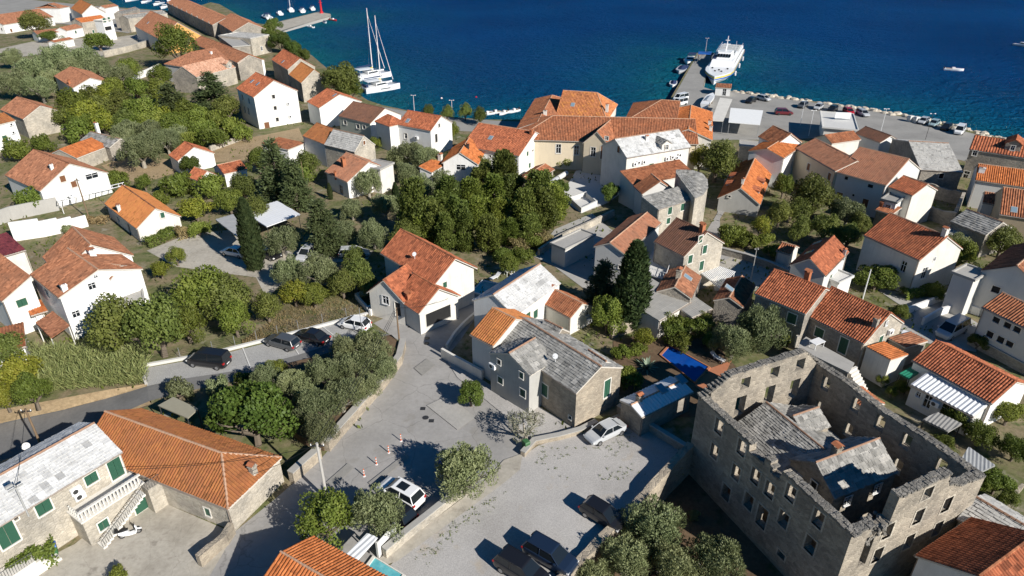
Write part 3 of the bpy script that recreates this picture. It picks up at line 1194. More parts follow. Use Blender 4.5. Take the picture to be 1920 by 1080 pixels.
sheet('church_court', [(1080, 320), (1140, 310), (1180, 350), (1140, 380), (1090, 400), (1050, 370)], 'palegrey', 0.048)
sheet('lane', [(1320, 440), (1345, 400), (1360, 330), (1400, 290), (1420, 290), (1390, 350), (1350, 410), (1350, 470), (1500, 500), (1480, 520), (1330, 480)], 'road', 0.052)
sheet('patio', [(1040, 430), (1110, 400), (1170, 450), (1120, 560), (1040, 500), (1000, 480)], 'concrete', 0.056)
sheet('terrace_paving', [(1330, 500), (1400, 470), (1480, 510), (1420, 545), (1340, 545)], 'yard', 0.060)
sheet('drive', [(1640, 540), (1760, 560), (1840, 610), (1830, 660), (1720, 640), (1650, 600), (1700, 580)], 'concrete', 0.064)
sheet('pool_garden', [(1150, 640), (1230, 620), (1340, 640), (1390, 700), (1310, 780), (1190, 790), (1150, 720)], 'brown_soil', 0.068)
sheet('street_verge', [(835, 672), (858, 708), (905, 745), (960, 790), (1000, 828), (1048, 824), (1088, 808), (1010, 762), (920, 722), (872, 690)], 'gravel', .082)
sheet('sandy_verge', [(980, 850), (945, 862), (905, 905), (800, 985), (700, 1055), (640, 1120), (720, 1060), (745, 1052), (945, 905), (975, 880)], 'yard', .090)
sheet('mole_paving', [(526, 58), (500, 47), (596, 22.5), (619.5, 26.3), (618.5, 30.5)], 'yard', .074)
sheet('upper_yard', [(-40, 100), (60, 78), (150, 72), (215, 70), (290, 60), (330, 40), (345, 70), (290, 84), (196, 108), (120, 95), (-40, 118)], 'yard', .078)
sheet('harbour_street', [(-60, 40), (120, 45), (240, 62), (320, 40), (300, 20), (225, 16), (60, 0), (-60, -10)], 'quay', .086)
mb = MB()
for (a, b, z), (c, d, y) in zip(LR_R[:-1], LR_R[1:]):
    mb.face([P(*a, z), P(*c, y), P(*d, y), P(*b, z)])
mb.build('sunken_road', 'asphalt', kind='structure')
mb = MB()
for i in range(4):
    a, b = LR_R[i], LR_R[i + 1]
    n0, n1 = P(*LR_N[i], 0), P(*LR_N[i + 1], 0)
    s0, s1 = P(*LR_S[i], 0), P(*LR_S[i + 1], 0)
    m0, m1 = P(*a[0], a[2]).lerp(n0, .45), P(*b[0], b[2]).lerp(n1, .45)
    m0.z, m1.z = a[2] + .15, b[2] + .1
    mb.face([P(*a[0], a[2]), P(*b[0], b[2]), m1, m0])
    mb.face([m0, m1, n1, n0])
    mb.face([P(*a[1], a[2]), P(*b[1], b[2]), s1, s0])
mb.build('road_bank', 'dry_field', kind='structure')
gt = [(750, 655), (744, 682), (716, 722), (674, 770), (634, 815), (608, 846), (575, 838), (520, 800), (540, 740), (470, 722), (520, 700), (600, 680), (690, 652), (735, 640)]
MB().prism([(P(x, y).x, P(x, y).y) for x, y in gt], -.1, 1.0).build('grove_terrace', 'brown_soil', kind='structure')
sheet('road_patch', [(800, 760), (838, 742), (892, 782), (858, 806)], 'road_patch', .094)
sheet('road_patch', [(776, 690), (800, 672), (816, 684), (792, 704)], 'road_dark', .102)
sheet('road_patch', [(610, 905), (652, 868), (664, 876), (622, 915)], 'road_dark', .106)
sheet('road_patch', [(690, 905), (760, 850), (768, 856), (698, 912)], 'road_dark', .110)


# ------------------------------------------------------------------ buildings of the village
# near left: stone house with pale slab roof, its long neighbour, the hipped house at the bottom
hw = house('stone_house', 'pale stone house with white slab roof, balcony and green shutters beside the scooter', (229, 847), (-70, 1027), h=5.3, R=(168, 801), pitch=24,
           roof='slab_white', wall='stone_light', o=.12, sky=(),
           wins=[('e', 82, 951, 1.1, 1.2, 's'), ('e', 171, 897, 1.0, 1.0, 's'), ('e', 219, 877, 1.1, 2.0, 's'), ('e', 12, 1002, 1.3, 2.1, 's'), ('e', 30, 972, .3, .3, 'o'), ('e', 172, 970, .8, .9, 's'), ('e', 140, 918, .9, .7, 'ac'), ('e', 147, 928, .9, .7, 'ac')])
hl = house('stone_house', 'long stone house with large orange hipped tile roof beside the street', (428, 955), (150, 846), (524, 857), base=(441, 1000), rise=2.1, hipA=1,
           roof='t_orange', wall='stone_light', o=.15, chim=[(476, 888, .5, .8, 'stone_light')], dish=[],
           wins=[('e', 301, 926, .7, .8, 's'), ('e', 389, 960, .6, .9, 's')])
house('tiled_house', 'orange tiled roof cut by the bottom edge beside the turquoise pool', (586, 1006), (800, 1124), h=3.4, R=(527, 1038), pitch=24, roof='t_bright', wall='offwhite')

# modern white house with crossing gables
hm = house('modern_house', 'new white house with crossing red tiled gables and open porch at the junction', (814.4, 535.2), (713.3, 474.6), (885.4, 498), h=5.2, apex=(848.5, 485.3),
           roof='t_red', wall='offwhite', o=.35, cap='t_rust', wins=[('e', 752, 506, .9, 1.1, 'w'), ('g', 834, 534, .6, .8, 's')], dish=[(778, 487)])
house('', '', (757, 569), (801, 536), (706.5, 535.8), h=3.4, apex=(728, 526), roof='t_red', wall='offwhite', o=.25, root=hm, cap='t_rust', wins=[('g', 724, 562, 1.0, 1.2, 'W'), ('g', 746, 580, .9, 2.0, 'o')])
house('', '', (785.3, 589.3), (738, 558), (853.3, 549.4), h=3.2, apex=(818.3, 541.7), roof='t_red', wall='offwhite', o=.3, root=hm, cap='t_rust',
      chim=[(766, 560, .6, .6, 'brickclay')], wins=[('g', 822, 592, 3.8, 1.9, 'o')])

# stone complex in the middle
hs = house('stone_house', 'large stone house with grey slab roof and dormers in front of the silver sedan', (1080.9, 737.5), (933, 638), (1154.9, 681.4), base=(1076, 807), apex=(1118.7, 687.7),
           roof='slab_grey', wall='stone_tan', gablewall='stone_tan', o=.1, cap='mortar', dish=[(1041, 680)],
           wins=[('e', 1021, 731, 1.0, 1.5, 's'), ('e', 1069, 783, .4, .4, 'o'), ('g', 1138, 728, .9, 2.2, 's')])
house('', '', (992.8, 705), (1042, 674), (918.8, 661), h=5.0, apex=(953.4, 662.6), roof='slab_grey', wall='greywall', gablewall='greywall', o=.1, root=hs,
      wins=[('g', 937, 678, .5, .6, 'o'), ('g', 938, 713, .7, .8, 's'), ('g', 979, 703, .5, .7, 's'), ('g', 980, 737, .7, .9, 's'), ('g', 924, 684, .9, .7, 'ac')])
house('', '', (1154, 684), (1120, 662), h=4.7, W=2.8, rise=1.0, roof='slab_pale', wall='stone_tan', o=.08, root=hs)
house('', '', (1068, 622), (1035, 606), h=4.9, W=2.6, rise=1.0, roof='slab_grey', wall='stone_tan', o=.08, root=hs)
house('tiled_house', 'narrow grey plastered house with ribbed orange roof joined to the stone house', (925, 650), (881, 627), h=5.0, R=(915.6, 571.3), Rend='B', pitch=27, roof='t_gold', wall='palegrey', o=.15)
house('white_roof_house', 'house with freshly whitened stone roof beside the small turquoise pool', (885.7, 563.4), (975, 506), h=4.2, R=(923.5, 551), pitch=30, roof='slab_white', wall='white', o=.12,
      wins=[('r', 1004, 589, .9, 1.2, 's'), ('r', 990, 594, .9, 1.2, 's')])
house('tiled_house', 'small cream house with red ribbed roof behind the whitened roof', (1069.9, 597), (1018, 569.7), (1112.4, 574.4), base=(1068, 629.5), apex=(1091.9, 569.7), roof='t_rust', wall='offwhite', o=.12,
      wins=[('g', 1101, 588, .6, .7, 'W'), ('g', 1103, 600, .8, .7, 'ac')], chim=[(1035, 545, .5, .5, 'offwhite')])

# long cream building on the shore with portico and two hipped wings
hc = house('civic_building', 'long cream public building with hipped orange roofs and pedimented doorway by the sea', (966, 262), (1310, 271), h=6.0, R=(1005, 220), pitch=23, hipA=1, roof='t_rust', wall='cream', o=.3, cat='building', lod=1,
           wins=[('e', 1047, 279, 1.0, 1.9, 'd'), ('e', 1081, 282, 1.0, 1.9, 'd')])
house('', '', (1092, 268.5), (1122, 243), (1158, 261), h=6.1, apex=(1139, 247), roof='t_rust', wall='cream', o=.25, root=hc, lod=1,
      wins=[('g', 1112, 285, 1.0, 1.9, 'd'), ('g', 1136, 287, 1.4, 2.6, 'b'), ('g', 1138, 259, .7, .7, 'd')])
house('', '', (1138, 227.5), (1040, 220), (1147, 195.7), h=6.2, rise=4.2, hipA=.5, hipB=0, roof='t_lichen', wall='offwhite', o=.25, root=hc, lod=1, chim=[(1138, 204, .6, .8, 'offwhite')], sky=[(1074, 197)])
house('', '', (968, 242), (1003, 186), h=6.1, R=(1006, 221), pitch=21, hipB=.6, roof='t_rust', wall='cream', o=.25, root=hc, lod=1, chim=[(1022, 216, .7, .9, 'offwhite')])
house('', '', (1170, 229), (1268, 236), h=6.2, R=(1210, 191), pitch=20, hipA=.8, roof='t_rust', wall='offwhite', o=.25, root=hc, lod=1)
house('', '', (1336, 263), (1336, 211), h=6.2, R=(1291, 241), pitch=21, hipB=.5, hipA=0, roof='t_bright', wall='offwhite', o=.25, root=hc, lod=1, chim=[(1330, 236, .6, .9, 'offwhite'), (1332, 246, .6, .9, 'offwhite')])

# white houses in front of it
hb = house('white_house', 'white gabled house with two-tone red roof left of the cream building', (973.4, 293), (865, 274), (1018.7, 257.6), base=(973, 334.7), apex=(999, 247), roof='t_red', wall='white', o=.2,
           wins=[('g', 1009, 274, .6, .9, 's'), ('g', 989, 288, .7, .9, 's'), ('g', 1007, 297, .8, 1.2, 's'), ('g', 993, 310, .8, 1.0, 's'), ('g', 999, 282, .6, .4, 'o'), ('e', 937, 294, .6, .6, 'W'), ('e', 905, 293, .5, .5, 'o'), ('e', 919, 293, .5, .5, 'o')],
           chim=[(996, 252, .5, .7, 'brickclay')], sky=[(920, 259)])
house('', '', (897, 309), (913, 280), (836, 295), h=3.6, apex=(850, 286), roof='t_bright', wall='white', o=.25, root=hb, chim=[(877, 279, .5, .8, 'iron')], wins=[('g', 864, 314, 1.8, 1.1, 'W')])
house('', '', (810, 324), (846, 303), (796, 314), h=2.7, rise=.8, kind='mono', roof='t_bright', wall='white', o=.15, root=hb, chim=[(826, 302, .7, 1.2, 'offwhite')], wins=[('e', 828, 321, .8, 1.4, 'd'), ('e', 841, 313, .8, .9, 'd')])
house('white_roof_house', 'tall pale house with white slab roof and dormer beside the cream building', (1175, 296), (1296, 275.7), (1147, 269.7), h=7.7, apex=(1162, 260.6), roof='slab_white', wall='offwhite', o=.15,
      wins=[('e', 1221, 313, 1.0, 1.3, 's'), ('e', 1247, 309, 1.0, 1.3, 's'), ('g', 1161, 280, .8, 1.2, 'b'), ('e', 1190, 307, .9, .7, 'ac'), ('e', 1197, 304, .9, .7, 'ac'), ('e', 1207, 303, .9, .7, 'ac'), ('e', 1250, 297, .9, .7, 'ac'), ('e', 1260, 294, .9, .7, 'ac'), ('e', 1268, 295, .9, .7, 'ac'), ('e', 1274, 290, .9, .7, 'ac')],
      chim=[(1212, 263, .5, .6, 'offwhite')], dorm=[(1249, 281, 2.0, 1.2, 'slab_grey', 'd', False)])
hk = house('tiled_house', 'low grey house with red hipped roof in front of the tall white-roofed house', (1204.4, 364.4), (1188, 349), (1254.4, 348), h=4.6, apex=(1236, 341), roof='t_rust', wall='palegrey', o=.2)
house('', '', (1190, 350), (1303, 326), h=4.4, W=4.5, rise=1.4, kind='mono', roof='t_rust', wall='palegrey', o=.15, root=hk)

# curved stone house
hq = house('stone_house', 'old stone house with low grey slab roof and rounded corner beside the lane', (1234, 393), (1302, 373), (1229, 371), h=5.6, rise=.9, kind='mono', roof='slab_grey', wall='stone_light', o=.08,
           wins=[('e', 1256, 395, .9, 1.2, 's'), ('e', 1280, 388, .9, 1.2, 's'), ('e', 1253, 414, .8, 1.0, 's'), ('e', 1302, 420, 1.0, 2.0, 'd')])
fi = Matrix((hq['F'][0:4], hq['F'][4:8], hq['F'][8:12], hq['F'][12:16])).inverted()
cv = [(1303, 372), (1268, 325), (1268, 318), (1296, 319), (1317, 326), (1326, 338), (1327, 352), (1318, 365)]
zc = [6.6, 7.4, 7.6, 7.6, 7.4, 7.0, 6.6, 6.4]
cp = [fi @ P(x, y, z) for (x, y), z in zip(cv, zc)]
MB().prism([(p.x, p.y) for p in cp], -.3, [z - .1 for z in zc], 0).build('rounded_wall', 'stone_light', hq)
mb = MB()
ctr = sum(cp, Vector()) / len(cp) + Vector((0, 0, .35))
for i in range(len(cp)):
    a, b = cp[i], cp[(i + 1) % len(cp)]
    if (b - a).length > .2:
        mb.face([a, b, ctr])
        shingle(mb, [a, b, ctr], seed=i)
mb.build('rounded_roof', 'slab_grey', hq)

# brown roofed house and its dormered neighbour
house('stone_house', 'stone house with dark brown ribbed roof and green shutters behind the tall cypress', (1283, 481.8), (1225.6, 453), (1336, 445.6), h=6.2, apex=(1315.6, 435.6), roof='t_dark', wall='stone_light', o=.15, cap='t_dark',
      wins=[('g', 1312, 448, .7, 1.0, 's'), ('g', 1320, 467, .8, 1.2, 's'), ('g', 1294, 486, .8, 1.2, 's'), ('g', 1315, 498, .8, 1.4, 's')], chim=[(1316, 434, .6, .9, 'brickclay')])
house('dormer_house', 'grey house with rust-red roof and a row of tiled shed dormers behind the cypress', (1172, 477.8), (1240, 418), (1107.8, 466.7), base=(1172, 548), apex=(1146.7, 455.6), roof='t_faded', wall='palegrey', o=.2,
      wins=[('e', 1200, 490, .8, 1.2, 'd'), ('g', 1163, 501, .5, .5, 'o')])
house('dormer_wing', 'small orange tiled annexe with three stepped shed roofs beside grey garage', (1137, 452), (1160, 431), h=5.4, W=-2.6, kind='mono', rise=.9, roof='t_rust', wall='offwhite', o=.15)
house('dormer_wing', 'middle orange shed roof stepping up beside the dormered house', (1155, 430), (1180, 408), h=5.6, W=-2.8, kind='mono', rise=.9, roof='t_rust', wall='offwhite', o=.15)
house('garage', 'grey concrete garage with flat roof left of the dormered house', (1060, 470), (1118, 442), (1044, 452), h=3.0, kind='flat', roof='concrete', wall='palegrey', cat='garage')
house('tiled_house', 'brown tiled roof with one skylight and stone chimney beside slatted pergola', (1296, 560), (1314.5, 519), h=3.6, R=(1268.7, 533), pitch=28, roof='t_brown2', wall='stone_grey', o=.15, sky=[(1289, 521)], chim=[(1272, 520, .6, 1.0, 'stone_light')])
house('shed', 'grey corrugated shed roof with white edge near the pool garden', (1236, 602), (1296, 566), h=2.8, W=6.3, kind='mono', rise=.9, roof='asbestos', wall='offwhite', o=.1, cat='shed')
house('shed', 'dark corrugated lean-to beside the grey shed roof', (1298, 596), (1336, 579), h=2.3, W=4.0, kind='mono', rise=.5, roof='asbestos', wall='stone_grey', o=.1, cat='shed')
house('tiled_house', 'small stone house with shaded dark red roof near the olive tree', (1393, 577), (1416, 535), (1335, 567), h=3.0, apex=(1363, 558), roof='t_brown', wall='stone_grey', o=.15, sky=[(1367, 541)])

# east: houses around the lane
house('tiled_house', 'grey plastered gable house with orange roof and shed dormers by the lane', (1425, 383.8), (1449, 320), (1348.4, 366), base=(1346, 408), apex=(1391.5, 352.7), roof='t_bright', wall='greywall', o=.2,
      wins=[('g', 1368, 368, .4, .4, 'o')], chim=[(1392, 345, .4, .7, 'offwhite')], dorm=[(1424, 362, 1.6, .7, 't_red', None, True), (1432, 345, 1.6, .7, 't_red', None, True), (1362, 348, 1.6, .7, 't_red', None, True), (1369, 333, 1.6, .7, 't_red', None, True)])
hj = house('white_house', 'white house with orange roof and tall white flue behind the grey gable house', (1470, 297), (1502, 275), (1390, 291), h=6.0, apex=(1436, 279), roof='t_bright', wall='white', o=.2, wins=[('e', 1485, 308, .8, 1.2, 'd')])
house('', '', (1505, 268), (1470, 252), h=6.6, W=6, rise=2, roof='t_rust', wall='white', o=.2, root=hj)
hv = house('long_house', 'long cream house with mottled brown roof facing the shaded garden', (1566.6, 321.4), (1491, 278), h=6.2, W=-7.5, rise=1.7, roof='t_faded', wall='cream', o=.15,
           wins=[('e', 1516, 313, .9, 1.3, 'b'), ('e', 1555, 331, .9, 1.3, 'b'), ('e', 1548, 354, .9, 1.0, 'b')])
hr = house('long_house', 'large pale house with broad half-renewed red roof in the middle of the east row', (1662, 348.4), (1568, 323), h=6.0, R=(1697, 291), pitch=26, roof='t_faded', wall='palegrey', o=.15,
           wins=[('e', 1587, 334, .6, .6, 'o'), ('e', 1632, 349, .9, .6, 'o'), ('e', 1574, 367, 1.1, 1.2, 'b'), ('e', 1622, 381, 1.0, 1.5, 'b'), ('e', 1600, 366, .4, .4, 'o')])
house('tiled_house', 'small white-gabled house with clean red roof joined to the broad roof', (1711, 367.5), (1665, 350.6), h=5.6, R=(1731, 333.7), pitch=26, roof='t_red', wall='offwhite', o=.15, cap='mortar')
house('flat_house', 'little white house with flat dark roof below the clean red roof', (1682, 383), (1650, 375), (1699, 368), h=4.6, kind='flat', roof='asbestos', wall='white', wins=[('e', 1664, 389, .8, .9, 'd'), ('g', 1690, 396, .3, .6, 'o')])
house('shed', 'tiny tiled shed roof with brick chimney below the flat dark roof', (1672, 403), (1640, 393), (1680, 392), h=3.2, kind='mono', rise=.5, roof='t_rust', wall='stone_grey', chim=[(1652, 388, .5, .6, 'brickclay')], cat='shed')
house('white_house', 'white house with red ribbed roof and double arched window', (1725, 489), (1619, 441), (1777, 455), base=(1703, 557), apex=(1764, 444), roof='t_red', wall='offwhite', o=.15,
      wins=[('e', 1694, 500, .8, 1.6, 'd'), ('e', 1703, 504, .8, 1.6, 'd'), ('g', 1752, 486, .5, .6, 'W'), ('g', 1733, 512, 1.0, 1.7, 'p')], chim=[(1770, 442, .6, .9, 'offwhite')])
house('modern_house', 'grey new house with plain red roof and two skylights below the lane', (1547.5, 517.5), (1591, 472.5), (1487.5, 491), h=4.8, apex=(1522, 485), roof='t_red', wall='palegrey', o=.15, sky=[(1533, 456), (1518, 474)], cap='t_red',
      wins=[('e', 1557, 522, .8, 1.2, 's')], chim=[(1582, 478, .4, .6, 'metal_grey')])
house('stone_house', 'stone house with red roof and dormer at the shore on the right edge', (1817, 280), (1945, 300), h=5.6, R=(1819, 251), pitch=28, roof='t_red', wall='stone_grey', o=.15, cap='t_red',
      wins=[('e', 1828, 287, .8, 1.0, 'd'), ('e', 1812, 328, 1.0, 1.6, 'd'), ('e', 1795, 328, .9, .9, 'o')], dorm=[(1897, 283, 2.6, 1.4, 't_red', 'd', False)])
house('tiled_house', 'pale house with bright orange roof at the right edge', (1828, 338), (1960, 357), h=5.0, W=7.5, rise=1.9, roof='t_bright', wall='palegrey', o=.15, chim=[(1840, 322, .9, .7, 'white')])
house('tiled_house', 'brown walled house with red roof and one skylight at the right edge', (1874, 402), (1970, 417), h=5.4, R=(1899, 354), pitch=28, roof='t_rust', wall='brownwall', o=.12, sky=[(1901, 394)])
house('white_house', 'small white house squeezed between two orange roofs at the right edge', (1842, 380), (1890, 388), h=4.2, R=(1850, 360), pitch=22, roof='t_brown', wall='palegrey', o=.1)
house('stone_house', 'old stone house with grey slab roof and pale verge near the right edge', (1849, 441), (1782, 415), h=3.8, R=(1869, 401), pitch=26, roof='slab_grey', wall='stone_grey', o=.1)
house('stone_house', 'broad pale stone-slab roof of a low house behind the bougainvillea', (1726, 318), (1806, 323), h=4.2, R=(1684, 273), pitch=14, roof='slab_pale', wall='stone_grey', o=.1, wins=[('e', 1765, 330, .8, 1.0, 'o')])

# south-east row
he = house('stone_house', 'stone house with two red ribbed roofs and terrace beside the ruin', (1621, 645.5), (1511, 591), (1687, 602), base=(1605.5, 702), apex=(1669, 588), roof='t_red', wall='stone_grey', gablewall='stone_light', o=.15, cap='t_red',
           wins=[('g', 1650.7, 638, .8, 1.2, 's'), ('g', 1629, 681, .8, 1.2, 's'), ('g', 1661, 605.5, .4, .6, 'W'), ('g', 1667, 621, .9, .7, 'ac'), ('e', 1536, 624, 1.1, 1.2, 's'), ('e', 1581, 648, 1.0, 2.0, 's')], chim=[(1640, 612, .5, .9, 'stone_light')])
house('', '', (1511, 590), (1414, 550.5), h=5.2, R=(1447, 502.6), Rend='B', pitch=27, roof='t_red', wall='stone_grey', o=.15, root=he, cap='t_red',
      wins=[('e', 1451, 581, 1.1, 1.3, 's'), ('e', 1484.6, 597, 1.1, 1.3, 's'), ('e', 1475.5, 627, 1.0, 1.0, 's')], chim=[(1513, 523, .6, .9, 'brickclay')])
house('long_house', 'long low white house with dark red ribbed roof behind the metal lean-to', (1861, 758), (1710, 675.5), h=3.3, apex=None, R=(1900, 708), pitch=25, roof='t_red', wall='white', o=.15, cap='t_red')
house('shed', 'low grey shed with white corrugated metal roof and air conditioners', (1707, 721), (1826, 782), h=2.6, W=4.2, kind='mono', rise=.35, roof='metal_white', wall='palegrey', o=.12, cat='shed',
      wins=[('e', 1722, 740, .5, .6, 'W'), ('e', 1739, 753, .8, 1.6, 'W'), ('e', 1755, 756, .9, .7, 'ac'), ('e', 1777, 772, 1.4, 1.5, 'p')])
house('shed', 'square plastered annexe with small orange roof between the stone house and long house', (1703, 666), (1656, 641), h=3.3, W=3.2, kind='mono', rise=.4, roof='t_bright', wall='offwhite', o=.08, cat='shed')
house('shed', 'little shed with orange tiled roof against the ruin wall', (1659, 758), (1616, 726), h=2.2, W=2.6, rise=.6, roof='t_rust', wall='white', o=.1, cat='shed')
house('shed', 'dark red tiled carport roof behind the plastered annexe', (1740, 640), (1706, 622), h=2.6, W=4.0, kind='mono', rise=.3, roof='t_brown', wall='stone_grey', o=.1, cat='shed')
house('white_house', 'white house with orange ribbed roof and small dark windows at the right edge', (1841, 575.6), (1960, 634), h=5.2, R=(1875, 544), pitch=25, roof='t_rust', wall='palegrey', o=.15,
      wins=[('e', 1868, 600, .8, .7, 'o'), ('e', 1889, 610, .8, .7, 'o'), ('e', 1907, 618, .8, .7, 'o'), ('e', 1856, 627, .8, .8, 'o'), ('e', 1876, 637, .8, .8, 'o'), ('e', 1893, 645, .8, .7, 'o')])
hx = house('white_house', 'pale two-storey house with dark red roof and roof terrace at the right edge', (1955, 545), (2010, 492), (1853, 497), h=6.0, apex=(1901, 499), roof='t_brown', wall='palegrey', o=.15, wins=[('g', 1867, 543, .9, .9, 'o')])
house('', '', (1856, 513), (1811, 497), h=5.4, W=4.0, kind='flat', roof='concrete', wall='palegrey', root=hx)
hz_ = house('tiled_house', 'white house with clean orange roof at the bottom right corner', (1716, 1042.5), (1822.5, 971), h=3.6, W=-8.0, rise=2.1, roof='t_red', wall='white', o=.2, cap='t_rust')
house('', '', (1800, 1110), (1836, 1040), h=3.4, W=-7.5, rise=1.9, roof='t_red', wall='white', o=.2, root=hz_, cap='mortar')
house('stone_house', 'low stone house with weathered grey slab roof beside the ruin in the corner', (1795, 972), (1905, 1040), h=3.2, R=(1816, 921), pitch=24, roof='slab_pale', wall='stone_tan', o=.1)

# west: white houses
hw2 = house('white_house', 'large white house with brown tiled roof behind the broad dark tree', (110, 559), (56, 514.5), (263, 501), h=6.1, apex=(179, 506), roof='t_brown', wall='white', o=.2,
            wins=[('g', 172, 536, .9, .9, 'W'), ('g', 143, 589, .9, .9, 'W'), ('e', 88, 548, .8, 1.0, 'o'), ('g', 179, 518, .5, .5, 'W')], chim=[(122, 545, .6, .7, 'white'), (174, 480, .7, .7, 'white')])
house('', '', (272, 562), (262, 506), h=3.2, W=4.2, kind='flat', roof='concrete', wall='white', root=hw2)
house('', '', (250, 497), (205, 492), h=6.2, W=4.0, rise=.9, roof='t_brown', wall='white', root=hw2)
house('white_house', 'white house with brown roof behind the large white one, seen edge on', (112, 520), (80, 482), (229, 460), h=5.6, apex=(161, 459), roof='t_brown', wall='white', o=.2, sky=[(205, 470)])
house('white_house', 'white house with brown monopitch roof and green window at the left edge', (4, 565.5), (-60, 512), (72, 546), h=5.2, kind='mono', rise=1.9, roof='t_brown', wall='white', o=.15, wins=[('g', 41, 567.5, 1.1, 1.0, 's')])
house('balcony_house', 'maroon flat-roofed house with white balustrade at the left edge', (49, 469), (-10, 486), (12, 440), h=6.0, kind='mono', rise=.25, roof='t_maroon', wall='offwhite', o=.1)
house('shed', 'small house with terracotta roof at the left edge below the pavilion', (49, 650), (-20, 668), (5, 620), h=2.8, kind='mono', rise=.4, roof='t_rust', wall='white', cat='shed')
house('orange_house', 'cream house with bright orange tile roof in the left middle', (256, 429), (196, 382), (325, 396), base=(265, 456), apex=(301, 391), roof='t_gold', wall='offwhite', gablewall='offwhite', o=.2,
      wins=[('g', 304, 403, .6, .9, 's'), ('e', 243, 430, .9, 2.0, 'o'), ('e', 222, 411, .7, .9, 'o')], chim=[(224, 396, .5, .9, 'palegrey')], cap='t_brown')
house('white_house', 'white gabled house with wide red-brown roof above the concrete wall', (75, 359), (9, 329), (182, 316), h=3.8, apex=(119, 307), roof='t_brown2', wall='white', gablewall='white', o=.2, cap='t_brown',
      wins=[('g', 117, 335, .9, 1.1, 'b'), ('g', 138, 345, .9, 1.1, 'b'), ('g', 172, 330, 2.2, 1.0, 'W')], chim=[(98, 318, .5, .8, 'white')])
house('tiled_house', 'low stone cottage with long clean orange roof beside the dry field', (144, 297), (203.5, 274), h=2.8, R=(113, 277), pitch=22, roof='t_bright', wall='stone_light', o=.15)
house('stone_house', 'grey slab-roofed cottage with white chimney behind the orange cottage', (150, 263), (205, 277), h=3.0, R=(165, 241), pitch=24, roof='slab_grey', wall='stone_grey', o=.1, chim=[(184, 246, .6, 1.6, 'white')])
house('red_cottage', 'small red-roofed cottage beside the bare plot left of the conifers', (333, 302), (316, 291), (391, 281), h=2.8, apex=(358, 276), roof='t_red', wall='white', o=.15)
hd = house('red_cottage', 'low white cottage with two crossing red roofs behind the hedge', (374, 340), (350, 332), (415, 331), h=2.6, apex=(400, 321), roof='t_red', wall='white', o=.15)
house('', '', (420, 327), (464, 317), h=2.6, W=5.5, rise=1.1, roof='t_red', wall='white', o=.15, root=hd)
house('stone_house', 'stone house with blank pale gable at the left edge', (43, 224), (0, 206), (106, 204.6), base=(56, 260), apex=(68, 198), roof='t_brown2', wall='stone_light', o=.1, cap='mortar', chim=[(88, 193, .6, 1.2, 'brickclay')])
house('white_house', 'white house with orange roof and balcony cut by the left edge', (30, 226), (-45, 245), h=5.6, R=(18, 196), pitch=24, roof='t_orange', wall='white', o=.2, wins=[('e', 10, 262, 1.0, 1.8, 's'), ('e', 20, 233, .7, .7, 'ac'), ('e', 24, 248, .7, .7, 'ac')])
house('white_house', 'white gabled house with brown roof and open balcony among the olives', (136, 165.5), (101, 143), (201, 151), h=5.0, apex=(166, 146), roof='t_brown2', wall='white', o=.2, chim=[(131, 158, .5, .9, 'brickclay')],
      wins=[('g', 153, 171, .9, 1.0, 'o'), ('g', 168, 167, 1.6, 1.2, 'o'), ('g', 190, 163, 1.6, 1.2, 'o')])
house('white_house', 'white house with clean brown-orange roof and square tree in front, top left', (101, 32), (5.6, 47), h=5.0, R=(81, 5), pitch=26, roof='t_brown2', wall='white', o=.2, base=(105.6, 47.5), chim=[(34, 14, .6, 1.2, 'white')], wins=[('e', 21, 57, .9, 1.3, 'b'), ('k', 3, 55, .8, 1.0, 'o')])
house('white_house', 'tall narrow white house with small hipped roof, top left', (111, 16), (131, 12.3), (100, 9.4), base=(119, 43), rise=1.8, hipA=1, hipB=1, roof='t_brown2', wall='white', o=.2)
house('tiled_house', 'pale gabled house with orange roof behind the balcony house, top left', (153, 27), (132.5, 16), (177.5, 14), h=6.0, apex=(166, 9), roof='t_orange', wall='palegrey', o=.2)
h3 = house('stone_house', 'white stone house with gabled dormer and stacked balconies, top left', (153, 43), (201, 36), h=5.2, R=(144, 30), pitch=24, roof='t_bright', wall='stone_light', o=.15, wins=[('e', 175, 59, .9, 1.1, 's')], dorm=[(170, 44, 1.8, 1.3, 't_bright', 's', False)])
house('', '', (192, 40), (212, 37), h=7.6, W=5, kind='flat', roof='offwhite', wall='white', root=h3, wins=[('e', 194, 38, 1.4, 1.6, 's'), ('e', 204, 36, 1.0, 1.6, 's'), ('e', 203, 53, 3.0, 1.4, 'o')])
h4 = house('tiled_house', 'low white house with long mossy pink roof in front of the tall narrow one', (125, 58), (156, 51.5), h=3.4, R=(115, 44), pitch=24, roof='t_brown2', wall='white', o=.15, wins=[('e', 142, 60, .9, 1.0, 's')])
house('', '', (70, 65), (124, 59), h=2.8, R=(64, 57), pitch=18, roof='t_brown2', wall='white', o=.15, root=h4)
house('shed', 'long narrow shed with orange roof in front of the mossy roofs', (103, 80), (139, 73), h=2.6, R=(97, 72), pitch=16, roof='t_rust', wall='white', cat='shed')
house('white_house', 'small white house with brown hipped roof near the harbour, top left', (197.5, 15.6), (222, 11), h=5.4, R=(192.5, 4), pitch=24, roof='t_brown2', wall='white', o=.15)
house('stone_house', 'beige stone house with long grey roof near the harbour', (240, 35), (314, 25), h=5.6, R=(233, 23), pitch=20, roof='slab_grey', wall='stone_light', o=.1, lod=2)
house('stone_house', 'grey stone house with weathered grey gable roof at the harbour', (228, 26), (262, 17), h=6.0, R=(222, 17), pitch=26, roof='slab_dark', wall='stone_grey', o=.1, lod=2)
